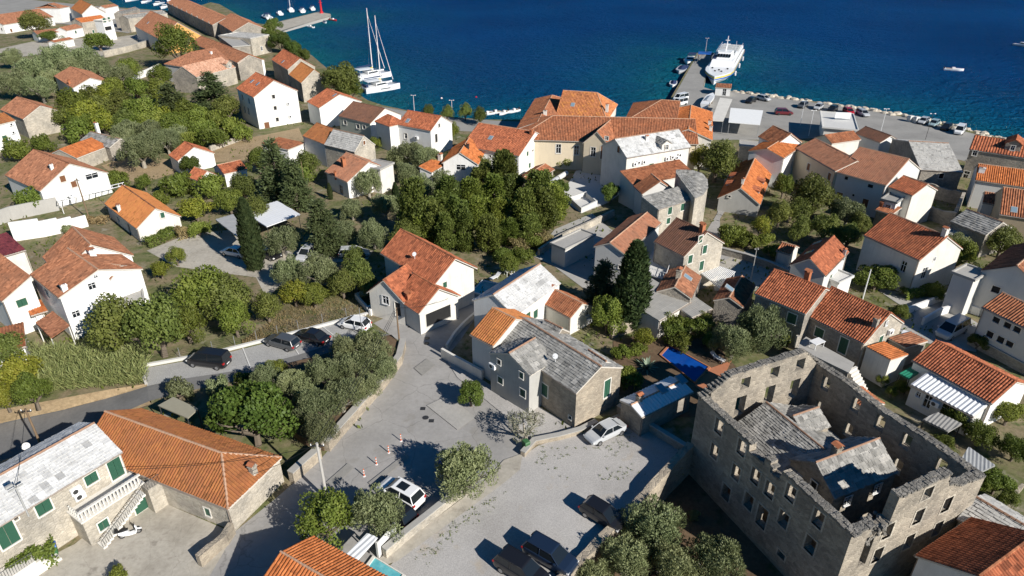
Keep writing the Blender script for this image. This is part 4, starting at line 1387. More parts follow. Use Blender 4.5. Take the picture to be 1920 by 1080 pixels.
house('tiled_house', 'house with broad brown roof and orange gable wall beside the bright pine', (299, 74), (252, 49), (340, 50), h=5.2, apex=(322, 42), roof='t_brown2', wall='palegrey', gablewall='orangewall', o=.15, sky=[(278, 43)], chim=[(300, 66, .8, 1.0, 'brickclay')])
house('warehouse', 'long three-storey stone warehouse with brown roof along the harbour', (398, 47), (312, 5), R=(420.7, 28), pitch=22, base=(407, 71), roof='t_brown2', wall='stone_grey', o=.1, cat='warehouse',
      auto=[('e', 9, 5.0, 1.1, 1.5, 'o'), ('e', 9, 2.0, 1.1, 1.5, 'o')])
hy = house('warehouse', 'second stone warehouse with parapet gable stepping down to the tower', (436, 60), (406, 41), R=(466, 42), pitch=25, base=(441, 89), roof='t_brown2', wall='stone_grey', o=.1, cat='warehouse', auto=[('e', 4, 5.0, 1.0, 1.4, 'o'), ('e', 4, 2.0, 1.0, 1.4, 'o')])
house('', '', (470, 86), (440, 66), h=5.4, W=6, kind='flat', roof='concrete', wall='stone_grey', root=hy)
house('tower_house', 'square beige stone tower house with flat slab roof by the water', (469.5, 73), (505, 66), (462, 58), base=(475, 106), kind='flat', roof='slab_pale', wall='stone_light', o=.0, cat='tower', wins=[('e', 490.7, 91, 1.0, 1.4, 'W')])
house('tiled_house', 'large house with hipped brown roof behind the cedar trees', (354, 128), (431, 113), (328.6, 116.5), h=5.2, rise=3.2, hipA=1, roof='t_brown2', wall='palegrey', o=.2, chim=[(396, 101, .6, .6, 'white')])
house('tiled_house', 'long brown-roofed range between the pine and the warehouses', (445, 118), (358, 80), h=5.4, R=(370, 57), Rend='B', pitch=26, roof='t_brown', wall='stone_grey', o=.15)
house('white_house', 'small white gable house with orange patch of roof below the tower', (446.7, 119), (430, 112.5), (484, 108.6), h=5.2, apex=(466, 103), roof='t_bright', wall='white', o=.1)
house('stone_house', 'stone house with pink mottled roof, white dormers and blue shutter', (368.7, 145), (442, 126), (338, 136), h=4.8, rise=2.6, roof='t_pink', wall='stone_light', gablewall='stone_grey', o=.12,
      dorm=[(379, 146, 2.2, 1.6, 't_pink', 'u', False), (431, 128, 2.2, 1.6, 't_pink', 'd', False)])
house('tall_house', 'tall plain white house with red roof and skylights above the garden', (475, 183), (442.5, 166), (551, 167), base=(486.7, 243), apex=(507, 151), roof='t_red', wall='white', o=.2, cap='t_red',
      wins=[('g', 512.5, 181, .7, .9, 'o'), ('g', 516, 202.5, .7, .9, 'o'), ('g', 520, 224, .7, .9, 'o'), ('g', 500.5, 235, 1.2, 1.5, 'b'), ('g', 540, 194, .8, .6, 'ac'), ('g', 544, 218, .8, .6, 'ac'),
            ('e', 455, 182, .9, 1.2, 'o'), ('e', 467, 189, .9, 1.2, 'o'), ('e', 459, 205, .9, 1.5, 'o'), ('e', 466, 208, .9, 1.5, 'o')], sky=[(473, 153), (484, 158)])
house('stone_house', 'stone house with dark red roof and skylight beside the shore trees', (539, 131), (509, 112), (592, 126), h=5.6, apex=(562.5, 110), roof='t_red', wall='stone_grey', gablewall='stone_light', o=.12, sky=[(531, 116)], chim=[(591, 122, .7, 2.4, 'brickclay')])
house('stone_house', 'stone house with ribbed golden-orange roof and outside stair', (564.7, 156), (541.7, 140), (611.7, 146), base=(570, 192.5), apex=(586, 131), roof='t_gold', wall='stone_grey', gablewall='stone_light', o=.12)
house('white_house', 'white house with red roof and single skylight facing the catamarans', (598, 203), (575, 191), (678, 190), h=5.0, apex=(650, 177), roof='t_red', wall='white', o=.15, sky=[(628, 179)])
house('white_house', 'green-grey house with rusty mottled roof and white gable near the shore', (694, 232.5), (634, 218), h=6.0, R=(715, 197), pitch=27, roof='t_dark', wall='greenwall', gablewall='white', o=.12, base=(699, 266),
      wins=[('e', 647, 229.5, 1.1, 1.0, 'd'), ('e', 671, 237, 1.1, 1.0, 'd'), ('e', 682.5, 238.5, 1.0, .9, 'd')])
house('white_house', 'narrow white house with small red hipped roof between two gable houses', (730, 238), (702.5, 228), (746, 226), h=5.6, rise=1.6, hipA=1, hipB=1, roof='t_red', wall='white', o=.15, wins=[('e', 713, 262, .8, 1.2, 's')])
house('white_house', 'white house with clean red roof and skylight near the promenade trees', (807.5, 246), (744, 234), (842.5, 229), h=5.6, apex=(824, 218), roof='t_red', wall='white', o=.15, sky=[(765, 227)],
      wins=[('e', 761, 255, .8, 1.2, 'd'), ('e', 782, 258, .9, .7, 'ac'), ('g', 823, 235, .5, .8, 'o'), ('g', 818, 259, .8, 1.8, 'o')])
hn = house('stone_house', 'stone-gabled house with half grey slab and half orange roof', (665, 285), (608, 271), (706, 272), h=4.8, apex=(681.7, 255), roof='slab_pale', wall='stone_light', o=.1, wins=[('g', 682, 267.5, .6, .8, 'b')])
house('', '', (608, 271), (567, 255), h=4.8, R=(627, 237), pitch=29, roof='t_orange', wall='palegrey', o=.1, root=hn)
house('shed', 'low building with faded flat red roof behind the conifers', (540, 281), (573, 268), (529, 258), h=3.2, kind='mono', rise=.3, roof='t_rust', wall='white', cat='shed')
house('white_house', 'white house with mottled rust roof and brick chimney behind the olives', (651, 342), (609, 322), (711, 308), base=(653, 374), apex=(688, 304), roof='t_faded', wall='white', o=.2, chim=[(645, 312, .7, 1.4, 'brickclay'), (629, 330, .3, .6, 'brickclay')],
      wins=[('e', 640, 356, 1.2, 1.8, 'd')])
house('white_annexe', 'tall stained white annexe wall beside the mottled rust roof', (713, 320), (740, 307), h=4.6, W=4.5, kind='flat', roof='concrete', wall='offwhite')
house('canopy', 'small orange tiled lean-to roof by the white house window', (58, 593), (90, 583), (51, 576), h=2.6, kind='mono', rise=.4, roof='t_bright', wall='white', o=.5, cat='shed')
house('roof_shed', 'low garden building with orange roof and grey tarpaulin roll near the square', (1000, 345), (1040, 318), h=2.4, W=4.0, rise=.9, roof='t_rust', wall='stone_grey', cat='shed')

# quay buildings
house('kiosk', 'white ticket kiosk with brown roof on the pier root', (1341, 164), (1371, 166), h=3.0, base=(1340, 179), R=(1343, 156.5), pitch=14, roof='t_brown', wall='white', o=.15, cat='kiosk', lod=2, wins=[('e', 1358, 173, 1.0, 2.0, 'p')])
house('flat_house', 'flat white-roofed waiting hall with sign board on the quay', (1541, 240), (1610, 246), (1549, 211), h=3.8, kind='flat', roof='palegrey', wall='offwhite', o=.6, cat='building')
house('tiled_house', 'small dark brown roofed house right of the waiting hall', (1650, 268), (1602, 250), h=3.4, W=-5, rise=1.3, roof='t_dark', wall='white')
house('tiled_house', 'low orange roofed store behind the long mottled roof', (1560, 270), (1615, 262), h=3.4, W=5, rise=1.2, roof='t_rust', wall='offwhite')
house('flat_house', 'grey stone store with flat roof behind the cafe awnings', (1385, 275), (1430, 279), h=3.0, W=4.5, kind='flat', roof='concrete', wall='stone_light')
house('white_annexe', 'small flat white annexe beside the new grey house with skylights', (1573, 534), (1602, 520), h=2.8, W=3.2, kind='flat', roof='palegrey', wall='white')
house('shed', 'low stone lean-to with brown slab roof below the old grey slab roof', (1768, 436), (1812, 448), h=2.4, W=3.0, kind='mono', rise=.5, roof='slab_pale', wall='stone_tan', o=.08, cat='shed')
house('shed', 'little white washed outhouse with red roof in the shaded east garden', (1455, 470), (1482, 478), h=2.4, W=3.4, rise=.8, roof='t_rust', wall='offwhite', o=.12, cat='shed')


# ------------------------------------------------------------------ the roofless stone ruin with a slab-roofed house inside
def thick_wall(mb, p0, ux, nin, L, t, z0, prof, holes):
    us = sorted({0.0, L} | {x for x, z in prof if 0 < x < L} | {x for h in holes for x in h[:2]})

    def top(u):
        for (a, za), (b, zb) in zip(prof[:-1], prof[1:]):
            if a <= u <= b:
                return za + (zb - za) * (u - a) / max(b - a, 1e-6)
        return prof[-1][1]
    for a, b in zip(us[:-1], us[1:]):
        if b - a < 1e-4:
            continue
        m = (a + b) / 2
        hs = sorted((h[2], h[3]) for h in holes if h[0] < m < h[1])
        lo = z0
        pieces = []
        for c, d in hs:
            pieces.append((lo, c, c))
            lo = d
        pieces.append((lo, top(a + 1e-4), top(b - 1e-4)))
        for zb, ta, tb in pieces:
            if ta <= zb + .02 and tb <= zb + .02:
                continue
            P4 = [p0 + ux * a, p0 + ux * b, p0 + ux * b + nin * t, p0 + ux * a + nin * t]
            lo4 = [Vector((q.x, q.y, zb)) for q in P4]
            hi4 = [Vector((q.x, q.y, z)) for q, z in zip(P4, (ta, tb, tb, ta))]
            mb.loft([lo4, hi4])


RL, RF, RK = P(1310, 742, 7), P(1597.6, 1002.6, 7), P(1517, 664, 7)
rex = Vector((RF.x - RL.x, RF.y - RL.y, 0)).normalized()
rey = Vector((-rex.y, rex.x, 0))
ruin = thing('ruined_building', 'large roofless stone ruin with empty windows and an old house inside', 'ruin', (RL.x, RL.y, 0), math.atan2(rex.y, rex.x))
LU, LW, TW = 17.55, 14.3, .75
VX, VY = Vector((1, 0, 0)), Vector((0, 1, 0))
WW, WH = .95, 1.55
win = lambda c, z, w=WW, h=WH: (c - w / 2, c + w / 2, z - h / 2, z + h / 2)
Z0R = ZLOW - .3
specs = [
    ('front', Vector((0, 0, 0)), VX, VY, LU, [(0, 7.2), (1.5, 7.0), (6.9, 7.0), (7.0, 6.1), (8.7, 6.2), (8.8, 7.0), (9.4, 6.9), (9.5, 5.95), (10.5, 6.1), (10.7, 7.1), (LU, 7.0)],
     [win(3.15, 5.75), win(6.15, 5.75), win(3.15, 2.85), win(6.1, 2.85), win(8.2, 4.3), win(9.9, 4.3), win(11.85, 5.75), win(14.7, 5.75), win(11.85, 2.85), win(14.7, 2.9), win(5.45, -.1, 1.0, 1.6), win(8.1, 1.3, 1.0, 1.6), win(9.8, 1.1, 1.1, 2.2), win(12.5, -.6, .8, .6)]),
    ('east', Vector((LU, 0, 0)), VY, -VX, LW, [(0, 7.0), (2.0, 6.9), (2.2, 5.6), (3.0, 6.2), (3.9, 6.6), (4.0, 9.0), (9.3, 9.2), (9.6, 8.0), (11.2, 7.3), (LW, 7.0)],
     [win(7.3, 8.05, 1.0, 1.2), win(10.5, 5.5), win(7.3, 5.6), win(4.1, 5.5), win(10.6, 2.8), win(7.35, 2.85), win(3.9, 3.0), win(2.3, 4.2, .9, 3.2)]),
    ('back', Vector((LU, LW, 0)), -VX, -VY, LU, [(0, 7.0), (4, 7.2), (9, 6.9), (13, 7.3), (LU, 7.1)],
     [win(LU - c, z) for c, z in ((2.3, 5.8), (2.3, 2.8), (5.9, 5.8), (5.9, 2.8), (8.6, 5.75), (8.6, 2.8), (11.3, 5.75), (11.3, 2.9), (14.6, 5.7), (14.6, 2.8))]),
    ('west', Vector((0, LW, 0)), -VY, VX, LW, [(0, 7.2), (2.4, 9.0), (11.4, 8.9), (LW, 7.1)],
     [win(LW - c, z, w, h) for c, z, w, h in ((4.7, 7.5, 1.1, 1.3), (8.15, 7.7, 1.1, 1.3), (11.35, 7.7, 1.1, 1.3), (4.6, 4.9, 1.2, 2.2), (8.1, 5.0, 1.2, 2.3), (11.3, 4.8, 1.2, 2.3), (5.1, 2.3, 1.0, 1.3), (7.8, 2.4, .9, 1.2), (11.3, 1.9, 1.2, 1.8))])]
rr = random.Random(11)
sur = {}
for nm, p0, ux, nin, L_, prof, holes in specs:
    mb = MB()
    # shorten so that corners butt
    thick_wall(mb, p0 + (ux * TW if nm in ('east', 'west') else Vector()), ux, nin, L_ - (2 * TW if nm in ('east', 'west') else 0), TW, Z0R,
               [(max(0, x - (TW if nm in ('east', 'west') else 0)), z) for x, z in prof], [((h[0] - (TW if nm in ('east', 'west') else 0)), (h[1] - (TW if nm in ('east', 'west') else 0)), h[2], h[3]) for h in holes])
    wo = mb.build('ruin_wall', 'stone_ruin', ruin)
    # loose stones along the wall head
    st = MB()
    u = .1
    while u < L_ - .1:
        w = rr.uniform(.2, .45)
        z = None
        for (a, za), (b, zb) in zip(prof[:-1], prof[1:]):
            if a <= u <= b:
                z = za + (zb - za) * (u - a) / max(b - a, 1e-6)
        if z is not None:
            for k in range(2):
                d0 = -.06 + k * TW / 2 + rr.uniform(-.04, .05)
                d1 = d0 + TW / 2 + rr.uniform(-.02, .08)
                hh = rr.uniform(.02, .12)
                q = [p0 + ux * (u + rr.uniform(-.04, .04)) + nin * d0, p0 + ux * (u + w + rr.uniform(-.06, .02)) + nin * d0,
                     p0 + ux * (u + w + rr.uniform(-.06, .02)) + nin * d1, p0 + ux * u + nin * d1]
                st.prism([(v.x, v.y) for v in q], z - .12, [z + hh * rr.uniform(.6, 1.2) for _ in range(4)])
        u += w
    st.build('coping_stones', 'stone_rubble', wo, kind='stuff')
    for a, b, c, d in holes:
        key = (round(b - a, 2), round(d - c, 2))
        if key not in sur:
            s = MB()
            x, h_ = key[0] / 2, key[1] / 2
            for q in ((-x - .16, -h_ - .14, -x, h_ + .16), (x, -h_ - .14, x + .16, h_ + .16), (-x, h_, x, h_ + .16), (-x, -h_ - .14, x, -h_)):
                s.box(q[0], -.03, q[1], q[2], .14, q[3])
            sur[key] = s.mesh('window_surround', 'stone_light')
        cc = p0 + ux * ((a + b) / 2) + Vector((0, 0, (c + d) / 2))
        if nm == 'west' or d - c > 3:
            continue
        put('window_surround', sur[key], ruin, None, cc, math.atan2(ux.y, ux.x))
# collapsed masonry heap and dry bush on the broken corner
mb = MB()
for i in range(60):
    c = Vector((LU - .4 + rr.uniform(-.9, .5), 2.9 + rr.uniform(-1.0, 1.1), 5.6 + rr.uniform(-.5, .9)))
    s = rr.uniform(.12, .3)
    mb.loft([[c + Vector((math.cos(t) * s * k * rr.uniform(.8, 1.2), math.sin(t) * s * k, z * s)) for t in (0, 1.05, 2.1, 3.15, 4.2, 5.25)] for z, k in ((-.7, .6), (0, 1), (.7, .6))])
mb.build('rubble', 'stone_rubble', ruin, kind='stuff')
# the house inside
inner = thing('inner_house', 'grey slab-roofed old house standing inside the roofless ruin', 'house', (RL.x, RL.y, 0), math.atan2(rex.y, rex.x))


def inner_block(u0, u1, w0, w1, eave, ridge, axis, wins=(), chim=None):
    mb = MB()
    if axis == 'u':
        wm = (w0 + w1) / 2
        polys = [[(u0, w0, eave), (u1, w0, eave), (u1, wm, ridge), (u0, wm, ridge)], [(u1, w1, eave), (u0, w1, eave), (u0, wm, ridge), (u1, wm, ridge)]]
    else:
        um = (u0 + u1) / 2
        polys = [[(u1, w0, eave), (u1, w1, eave), (um, w1, ridge), (um, w0, ridge)], [(u0, w1, eave), (u0, w0, eave), (um, w0, ridge), (um, w1, ridge)]]
    o = .1
    mb.box(u0 + o, w0 + o, Z0R, u1 - o, w1 - o, eave - .05)
    if axis == 'u':
        for u in (u0 + o, u1 - o):
            mb.face([(u, w0 + o, eave - .05), (u, w1 - o, eave - .05), (u, wm, ridge - .1)])
    else:
        for w in (w0 + o, w1 - o):
            mb.face([(u0 + o, w, eave - .05), (u1 - o, w, eave - .05), (um, w, ridge - .1)])
    mb.build('wall', 'stone_ruin', inner)
    rm = MB()
    for p in polys:
        slab_roof(rm, p)
    ro = rm.build('roof', 'stone_grey', inner)
    for i, p in enumerate(polys):
        t = MB()
        shingle(t, p, seed=i + int(u0 * 10), dv=.26, wmin=.22, wmax=.5)
        t.build('roof_tiles', 'slab_grey', ro, kind='stuff')
    c = MB()
    a, b = ((u0, wm, ridge + .04), (u1, wm, ridge + .04)) if axis == 'u' else ((um, w0, ridge + .04), (um, w1, ridge + .04))
    c.tube(a, b, .09, .09, 6)
    c.build('ridge_cap', 'ridge_tile', ro)
    return ro


inner_block(1.6, 9.6, 2.4, 11.4, 3.2, 5.2, 'u')
inner_block(2.6, 6.0, 7.6, 10.8, 4.3, 5.3, 'w')
ro = inner_block(8.0, 12.9, 3.9, 11.2, 4.5, 6.3, 'w')
put('chimney', chimney_mesh(.6, .6, 'stone_tan'), ro, None, (10.2, 6.4, 6.2))
for (pos, rz, st, w, h) in (((10.9, 3.94, 4.2), 0, 'o', .6, .8), ((12.86, 5.6, 3.6), math.pi / 2, 'p', .8, 1.0), ((12.86, 9.0, 3.6), math.pi / 2, 'p', .8, 1.0)):
    fm, sub = window_mesh(w, h, st, 1)
    wo = put('window', fm, inner, None, Vector(pos) + (Vector((0, -.125, 0)) if rz == 0 else Vector((.125, 0, 0))), rz)
    for n_, me in sub:
        put(n_, me, wo)


# ------------------------------------------------------------------ trees and plants
def leaf_mesh(name, pos, nrm, up, ln, wd, mat):
    """one bent leaf-spray (two triangles folded along the midrib) at every position"""
    n = len(pos)
    side = np.cross(nrm, up)
    side /= np.maximum(np.linalg.norm(side, axis=1, keepdims=True), 1e-6)
    tip = pos + up * ln[:, None]
    mid = pos + up * (ln * .5)[:, None] + nrm * (wd * .25)[:, None]
    l = mid + side * (wd * .5)[:, None] - nrm * (wd * .3)[:, None]
    r = mid - side * (wd * .5)[:, None] - nrm * (wd * .3)[:, None]
    V = np.stack([pos, l, tip, r], 1).reshape(-1, 3)
    i = np.arange(n) * 4
    me = bpy.data.meshes.new(name)
    me.vertices.add(n * 4)
    me.vertices.foreach_set('co', V.astype(np.float32).ravel())
    tri = np.stack([i, i + 1, i + 2, i, i + 2, i + 3], 1).reshape(-1)
    me.loops.add(len(tri))
    me.loops.foreach_set('vertex_index', tri.astype(np.int32))
    me.polygons.add(n * 2)
    me.polygons.foreach_set('loop_start', np.arange(0, n * 6, 3).astype(np.int32))
    me.polygons.foreach_set('loop_total', np.full(n * 2, 3, np.int32))
    me.materials.append(MAT[mat])
    me.update()
    me.validate()
    return me


def unit(v):
    return v / np.maximum(np.linalg.norm(v, axis=-1, keepdims=True), 1e-6)


def crown(kind, seed, mat, n, leaf):
    """crown of radius 1 (height per kind) built of leaf clumps; returns mesh and its height"""
    g = np.random.default_rng(seed)
    if kind in ('round', 'olive', 'airy', 'low', 'fig'):
        nb = {'round': 46, 'olive': 44, 'airy': 15, 'low': 22, 'fig': 30}[kind]
        hz = {'round': .95, 'olive': .82, 'airy': .75, 'low': .55, 'fig': .85}[kind]
        d = unit(g.normal(size=(nb, 3)))
        d[:, 2] = np.abs(d[:, 2]) * 1.1 - .35
        rad = g.uniform(.35, .92, nb)
        c = d * rad[:, None]
        c[:, 2] *= hz / .9
        br = g.uniform(.13, .36, nb) * (1.0 if kind != 'airy' else .85)
        w = br ** 2
        k = g.choice(nb, n, p=w / w.sum())
        dd = unit(g.normal(size=(n, 3)))
        rr_ = g.uniform(.55, 1.05, n) ** .5
        pos = c[k] + dd * (br[k] * rr_)[:, None] * (np.array([.85, .85, 1.35]) if kind == 'olive' else np.array([1, 1, 1.05]))
        nr = unit(dd * .8 + unit(pos) * .6 + g.normal(size=(n, 3)) * .35)
        zc = hz
        pos[:, 2] += zc
        H = 2 * zc
        up = unit(np.cross(nr, g.normal(size=(n, 3))) * (.5 if kind == 'olive' else 1) + np.array([0, 0, .8 if kind == 'olive' else .35]) + dd * .4)
    elif kind == 'cypress':
        t = g.uniform(0, 1, n) ** .9
        a = g.uniform(0, 2 * np.pi, n)
        prof = np.where(t < .25, .72 + .28 * t / .25, np.cos((t - .25) / .75 * np.pi / 2) ** .62)
        lump = 1 + .16 * np.sin(a * 5 + t * 31) * np.sin(t * 47 + a * 3)
        r = prof * lump * g.uniform(.72, 1.05, n)
        H = 1.0
        pos = np.stack([np.cos(a) * r, np.sin(a) * r, t * 8.0], 1)
        nr = unit(np.stack([np.cos(a), np.sin(a), np.full(n, .35)], 1) + g.normal(size=(n, 3)) * .3)
        up = unit(np.stack([np.cos(a) * .35, np.sin(a) * .35, np.ones(n)], 1) + g.normal(size=(n, 3)) * .25)
        H = 8.0
    elif kind == 'conifer':
        nb = 90
        tb = np.linspace(.04, .99, nb)
        ab = g.uniform(0, 2 * np.pi, nb)
        rb = (1 - tb) ** .75 * g.uniform(.65, 1.1, nb) + .04
        k = g.choice(nb, n, p=(rb + .1) / (rb + .1).sum())
        s = g.uniform(.15, 1, n) ** .7
        spread = .16 + .18 * (1 - tb[k])
        pos = np.stack([np.cos(ab[k]) * rb[k] * s, np.sin(ab[k]) * rb[k] * s, tb[k] * 3.0 - .22 * rb[k] * s], 1) + g.normal(size=(n, 3)) * spread[:, None] * np.array([.55, .55, .35])
        nr = unit(np.stack([np.cos(ab[k]) * .5, np.sin(ab[k]) * .5, np.full(n, 1.0)], 1) + g.normal(size=(n, 3)) * .4)
        up = unit(np.stack([np.cos(ab[k]), np.sin(ab[k]), np.full(n, .15)], 1) + g.normal(size=(n, 3)) * .5)
        H = 3.0
    elif kind == 'tall':
        nb = 60
        t = g.uniform(0, 1, nb)
        a = g.uniform(0, 2 * np.pi, nb)
        prof = np.where(t < .2, .7 + 1.5 * t, 1.0) * (1 - .6 * t ** 3) * g.uniform(.75, 1.1, nb)
        c = np.stack([np.cos(a) * prof * .66, np.sin(a) * prof * .66, t * 2.9 + .2], 1)
        br = g.uniform(.22, .40, nb)
        k = g.choice(nb, n, p=br ** 2 / (br ** 2).sum())
        dd = unit(g.normal(size=(n, 3)))
        pos = c[k] + dd * (br[k] * g.uniform(.6, 1.05, n))[:, None] * np.array([1, 1, 1.25])
        nr = unit(dd + g.normal(size=(n, 3)) * .3)
        up = unit(np.array([0, 0, .9]) + dd * .5 + g.normal(size=(n, 3)) * .4)
        H = 3.3
    elif kind == 'hedge':
        pos = np.stack([g.uniform(-1, 1, n), g.uniform(-1, 1, n), g.uniform(0, 1, n)], 1)
        f = g.integers(0, 3, n)
        pos[f == 0, 2] = g.uniform(.85, 1.1, (f == 0).sum())
        pos[f == 1, 0] = np.sign(pos[f == 1, 0]) * g.uniform(.85, 1.05, (f == 1).sum())
        pos[f == 2, 1] = np.sign(pos[f == 2, 1]) * g.uniform(.8, 1.08, (f == 2).sum())
        lump = .14 * np.sin(pos[:, 0] * 9 + pos[:, 1] * 7) + .10 * np.sin(pos[:, 0] * 23)
        pos[:, 2] += lump
        nr = unit(pos * np.array([.4, .6, 1.2]) + g.normal(size=(n, 3)) * .5)
        up = unit(np.cross(nr, g.normal(size=(n, 3))) + np.array([0, 0, .4]))
        H = 1.0
    ln = leaf * g.uniform(.7, 1.35, n)
    asp = {'olive': .42, 'airy': .40, 'cypress': .38, 'conifer': .36, 'fig': .7}.get(kind, .62)
    return leaf_mesh('crown', pos, nr, up, ln, ln * asp, mat), H


def trunk_mesh(seed, kind, mat):
    r = random.Random(seed)
    mb = MB()
    if kind in ('cypress', 'conifer', 'tall'):
        hh = {'cypress': 6.0, 'conifer': 2.7, 'tall': 2.6}[kind]
        mb.tube((0, 0, -.15), (0, 0, hh * .4), .12, .08, 7, caps=False)
        mb.tube((0, 0, hh * .4), (0, 0, hh), .08, .015, 7)
        if kind == 'conifer':
            for i in range(14):
                z = .25 + i * .17
                a = i * 2.4
                mb.tube((0, 0, z), (math.cos(a) * (.8 - z * .25), math.sin(a) * (.8 - z * .25), z - .05), .03, .008, 4)
    else:
        z0 = .32
        mb.tube((0, 0, -.1), (r.uniform(-.05, .05), r.uniform(-.05, .05), z0), .105, .075, 7, caps=False)
        for i in range(6):
            a = i * 1.05 + r.uniform(-.3, .3)
            e = Vector((math.cos(a) * r.uniform(.3, .5), math.sin(a) * r.uniform(.3, .5), z0 + r.uniform(.25, .42)))
            mb.tube((0, 0, z0 - .04), e, .058, .03, 5)
            for j in range(3):
                a2 = a + r.uniform(-.8, .8)
                f = e + Vector((math.cos(a2) * r.uniform(.1, .28), math.sin(a2) * r.uniform(.1, .28), r.uniform(.05, .25)))
                mb.tube(e, f, .028, .006, 4)
                for q in range(2):
                    a3 = a2 + r.uniform(-1, 1)
                    mb.tube(e.lerp(f, .6), f + Vector((math.cos(a3) * .2, math.sin(a3) * .2, r.uniform(0, .2))), .012, .003, 3)
    return mb.mesh('trunk', mat)


SPEC = {  # crown kind, leaf material, leaves, leaf size, bark, height/width
    'O': ('olive', 'lf_olive', 12000, .085, 'bark_pale', .80), 'o': ('airy', 'lf_grey', 1500, .085, 'bark_pale', .75),
    'D': ('round', 'lf_dark', 7500, .090, 'bark', .95), 'M': ('round', 'lf_mid', 7000, .095, 'bark', .95), 'B': ('fig', 'lf_bright', 8500, .088, 'bark', .85),
    'Y': ('round', 'lf_yellow', 5000, .105, 'bark', .9), 'P': ('round', 'lf_bright', 8000, .07, 'bark', 1.0), 'S': ('low', 'lf_mid', 3000, .12, 'bark', .6), 's': ('low', 'lf_olive', 3000, .12, 'bark', .6),
    'C': ('cypress', 'lf_cypress', 9000, .34, 'bark', 4.0), 'K': ('conifer', 'lf_conifer', 8000, .17, 'bark', 1.45), 'T': ('tall', 'lf_grove', 9000, .15, 'bark', 1.75), 'W': ('low', 'lf_dry', 2200, .12, 'bark', .5),
    'U': ('tall', 'lf_mid', 6000, .15, 'bark', 1.6)}
PROTO = {}


def proto(sp):
    if sp not in PROTO:
        kind, mat, n, leaf, bark, hw_ = SPEC[sp]
        PROTO[sp] = [(crown(kind, 17 * i + ord(sp), mat, n, leaf), trunk_mesh(i + ord(sp), kind, bark)) for i in range(3)]
    return PROTO[sp]


tr_rng = random.Random(5)
TCAT = {'C': 'cypress', 'K': 'conifer', 'O': 'olive tree', 'o': 'bare tree', 'S': 'shrub', 's': 'shrub', 'W': 'dry shrub', 'P': 'pine tree'}
TNAME = {'C': 'cypress_tree', 'K': 'conifer_tree', 'O': 'olive_tree', 'o': 'bare_tree', 'S': 'shrub', 's': 'shrub', 'W': 'dry_shrub', 'P': 'pine_tree'}


def tree(sp, px, py, wpx, label, group=None, hf=1.0, zb=0.0):
    """px,py: middle of the crown in the view; wpx: its width there"""
    kind, mat, n, leaf, bark, hw_ = SPEC[sp]
    zc = 2.0
    for _ in range(4):
        p = P(px, py, zc)
        dep = p.y * CT + (CAMH - zc) * ST
        w = wpx * dep / FPX
        h = w * hw_ * hf
        lift = 0 if kind in ('low', 'hedge', 'cypress', 'tall') else .06 * w
        zc = zb + lift + h * .5
    (cm, ch), tm = proto(sp)[tr_rng.randrange(3)]
    root = thing(TNAME.get(sp, 'leafy_tree'), label, TCAT.get(sp, 'tree'), (p.x, p.y, zb), tr_rng.uniform(0, 6.28), group)
    c = put('crown', cm, root)
    c.location = (0, 0, lift)
    ax_ = tr_rng.uniform(.84, 1.0) if kind not in ('cypress', 'conifer') else 1.0
    c.scale = (w / 2 * ax_, w / 2 * 1.06, h / ch * tr_rng.uniform(.92, 1.1))
    t = put('trunk', tm, root)
    th = (h + lift) / (ch * .62) if kind not in ('cypress', 'conifer', 'tall') else h / ch
    t.scale = (w / 2, w / 2, (lift + h * .45) / .75 if kind not in ('cypress', 'conifer', 'tall') else h / ch)
    return root


def hedge(px0, px1, width, height, label, mat='lf_mid', name='hedge', cat='hedge', n=4000, zb=0.0):
    a, b = P(*px0, zb), P(*px1, zb)
    d = b - a
    key = ('hedge', mat, n)
    if key not in PROTO:
        PROTO[key] = crown('hedge', 3, mat, n, 1.0)
    L_ = d.length
    # build at true size so that the leaves keep their shape
    g = np.random.default_rng(int(px0[0] + px0[1]))
    m = int(n * max(.3, L_ * (width + height) / 25))
    m = min(m, 16000)
    pos = np.stack([g.uniform(0, L_, m), g.uniform(-width / 2, width / 2, m), g.uniform(.05, height, m)], 1)
    f = g.integers(0, 3, m)
    pos[f < 2, 2] = height + g.normal(0, .08, (f < 2).sum())
    pos[f == 2, 1] = np.sign(pos[f == 2, 1]) * (width / 2 + g.normal(0, .08, (f == 2).sum()))
    pos[:, 2] *= 1 + .16 * np.sin(pos[:, 0] * 1.7 + pos[:, 1] * 1.3) + .1 * np.sin(pos[:, 0] * 4.1)
    nr = unit(np.stack([g.normal(0, .4, m), pos[:, 1] / width, np.ones(m)], 1) + g.normal(size=(m, 3)) * .4)
    up = unit(np.cross(nr, g.normal(size=(m, 3))) + np.array([0, 0, .4]))
    ln = g.uniform(.16, .34, m)
    root = thing(name, label, cat, (a.x, a.y, zb), math.atan2(d.y, d.x))
    put('foliage', leaf_mesh('foliage', pos, nr, up, ln, ln * .6, mat), root)
    s = MB()
    for i in range(max(2, int(L_ / 1.2))):
        x = (i + .5) * L_ / max(2, int(L_ / 1.2))
        s.tube((x, 0, -.05), (x + .1, .05, height * .8), .05, .02, 5)
    s.build('stem', 'bark', root)
    return root


ORD = ['first', 'second', 'third', 'fourth', 'fifth', 'sixth', 'seventh', 'eighth', 'ninth', 'tenth', 'eleventh', 'twelfth']


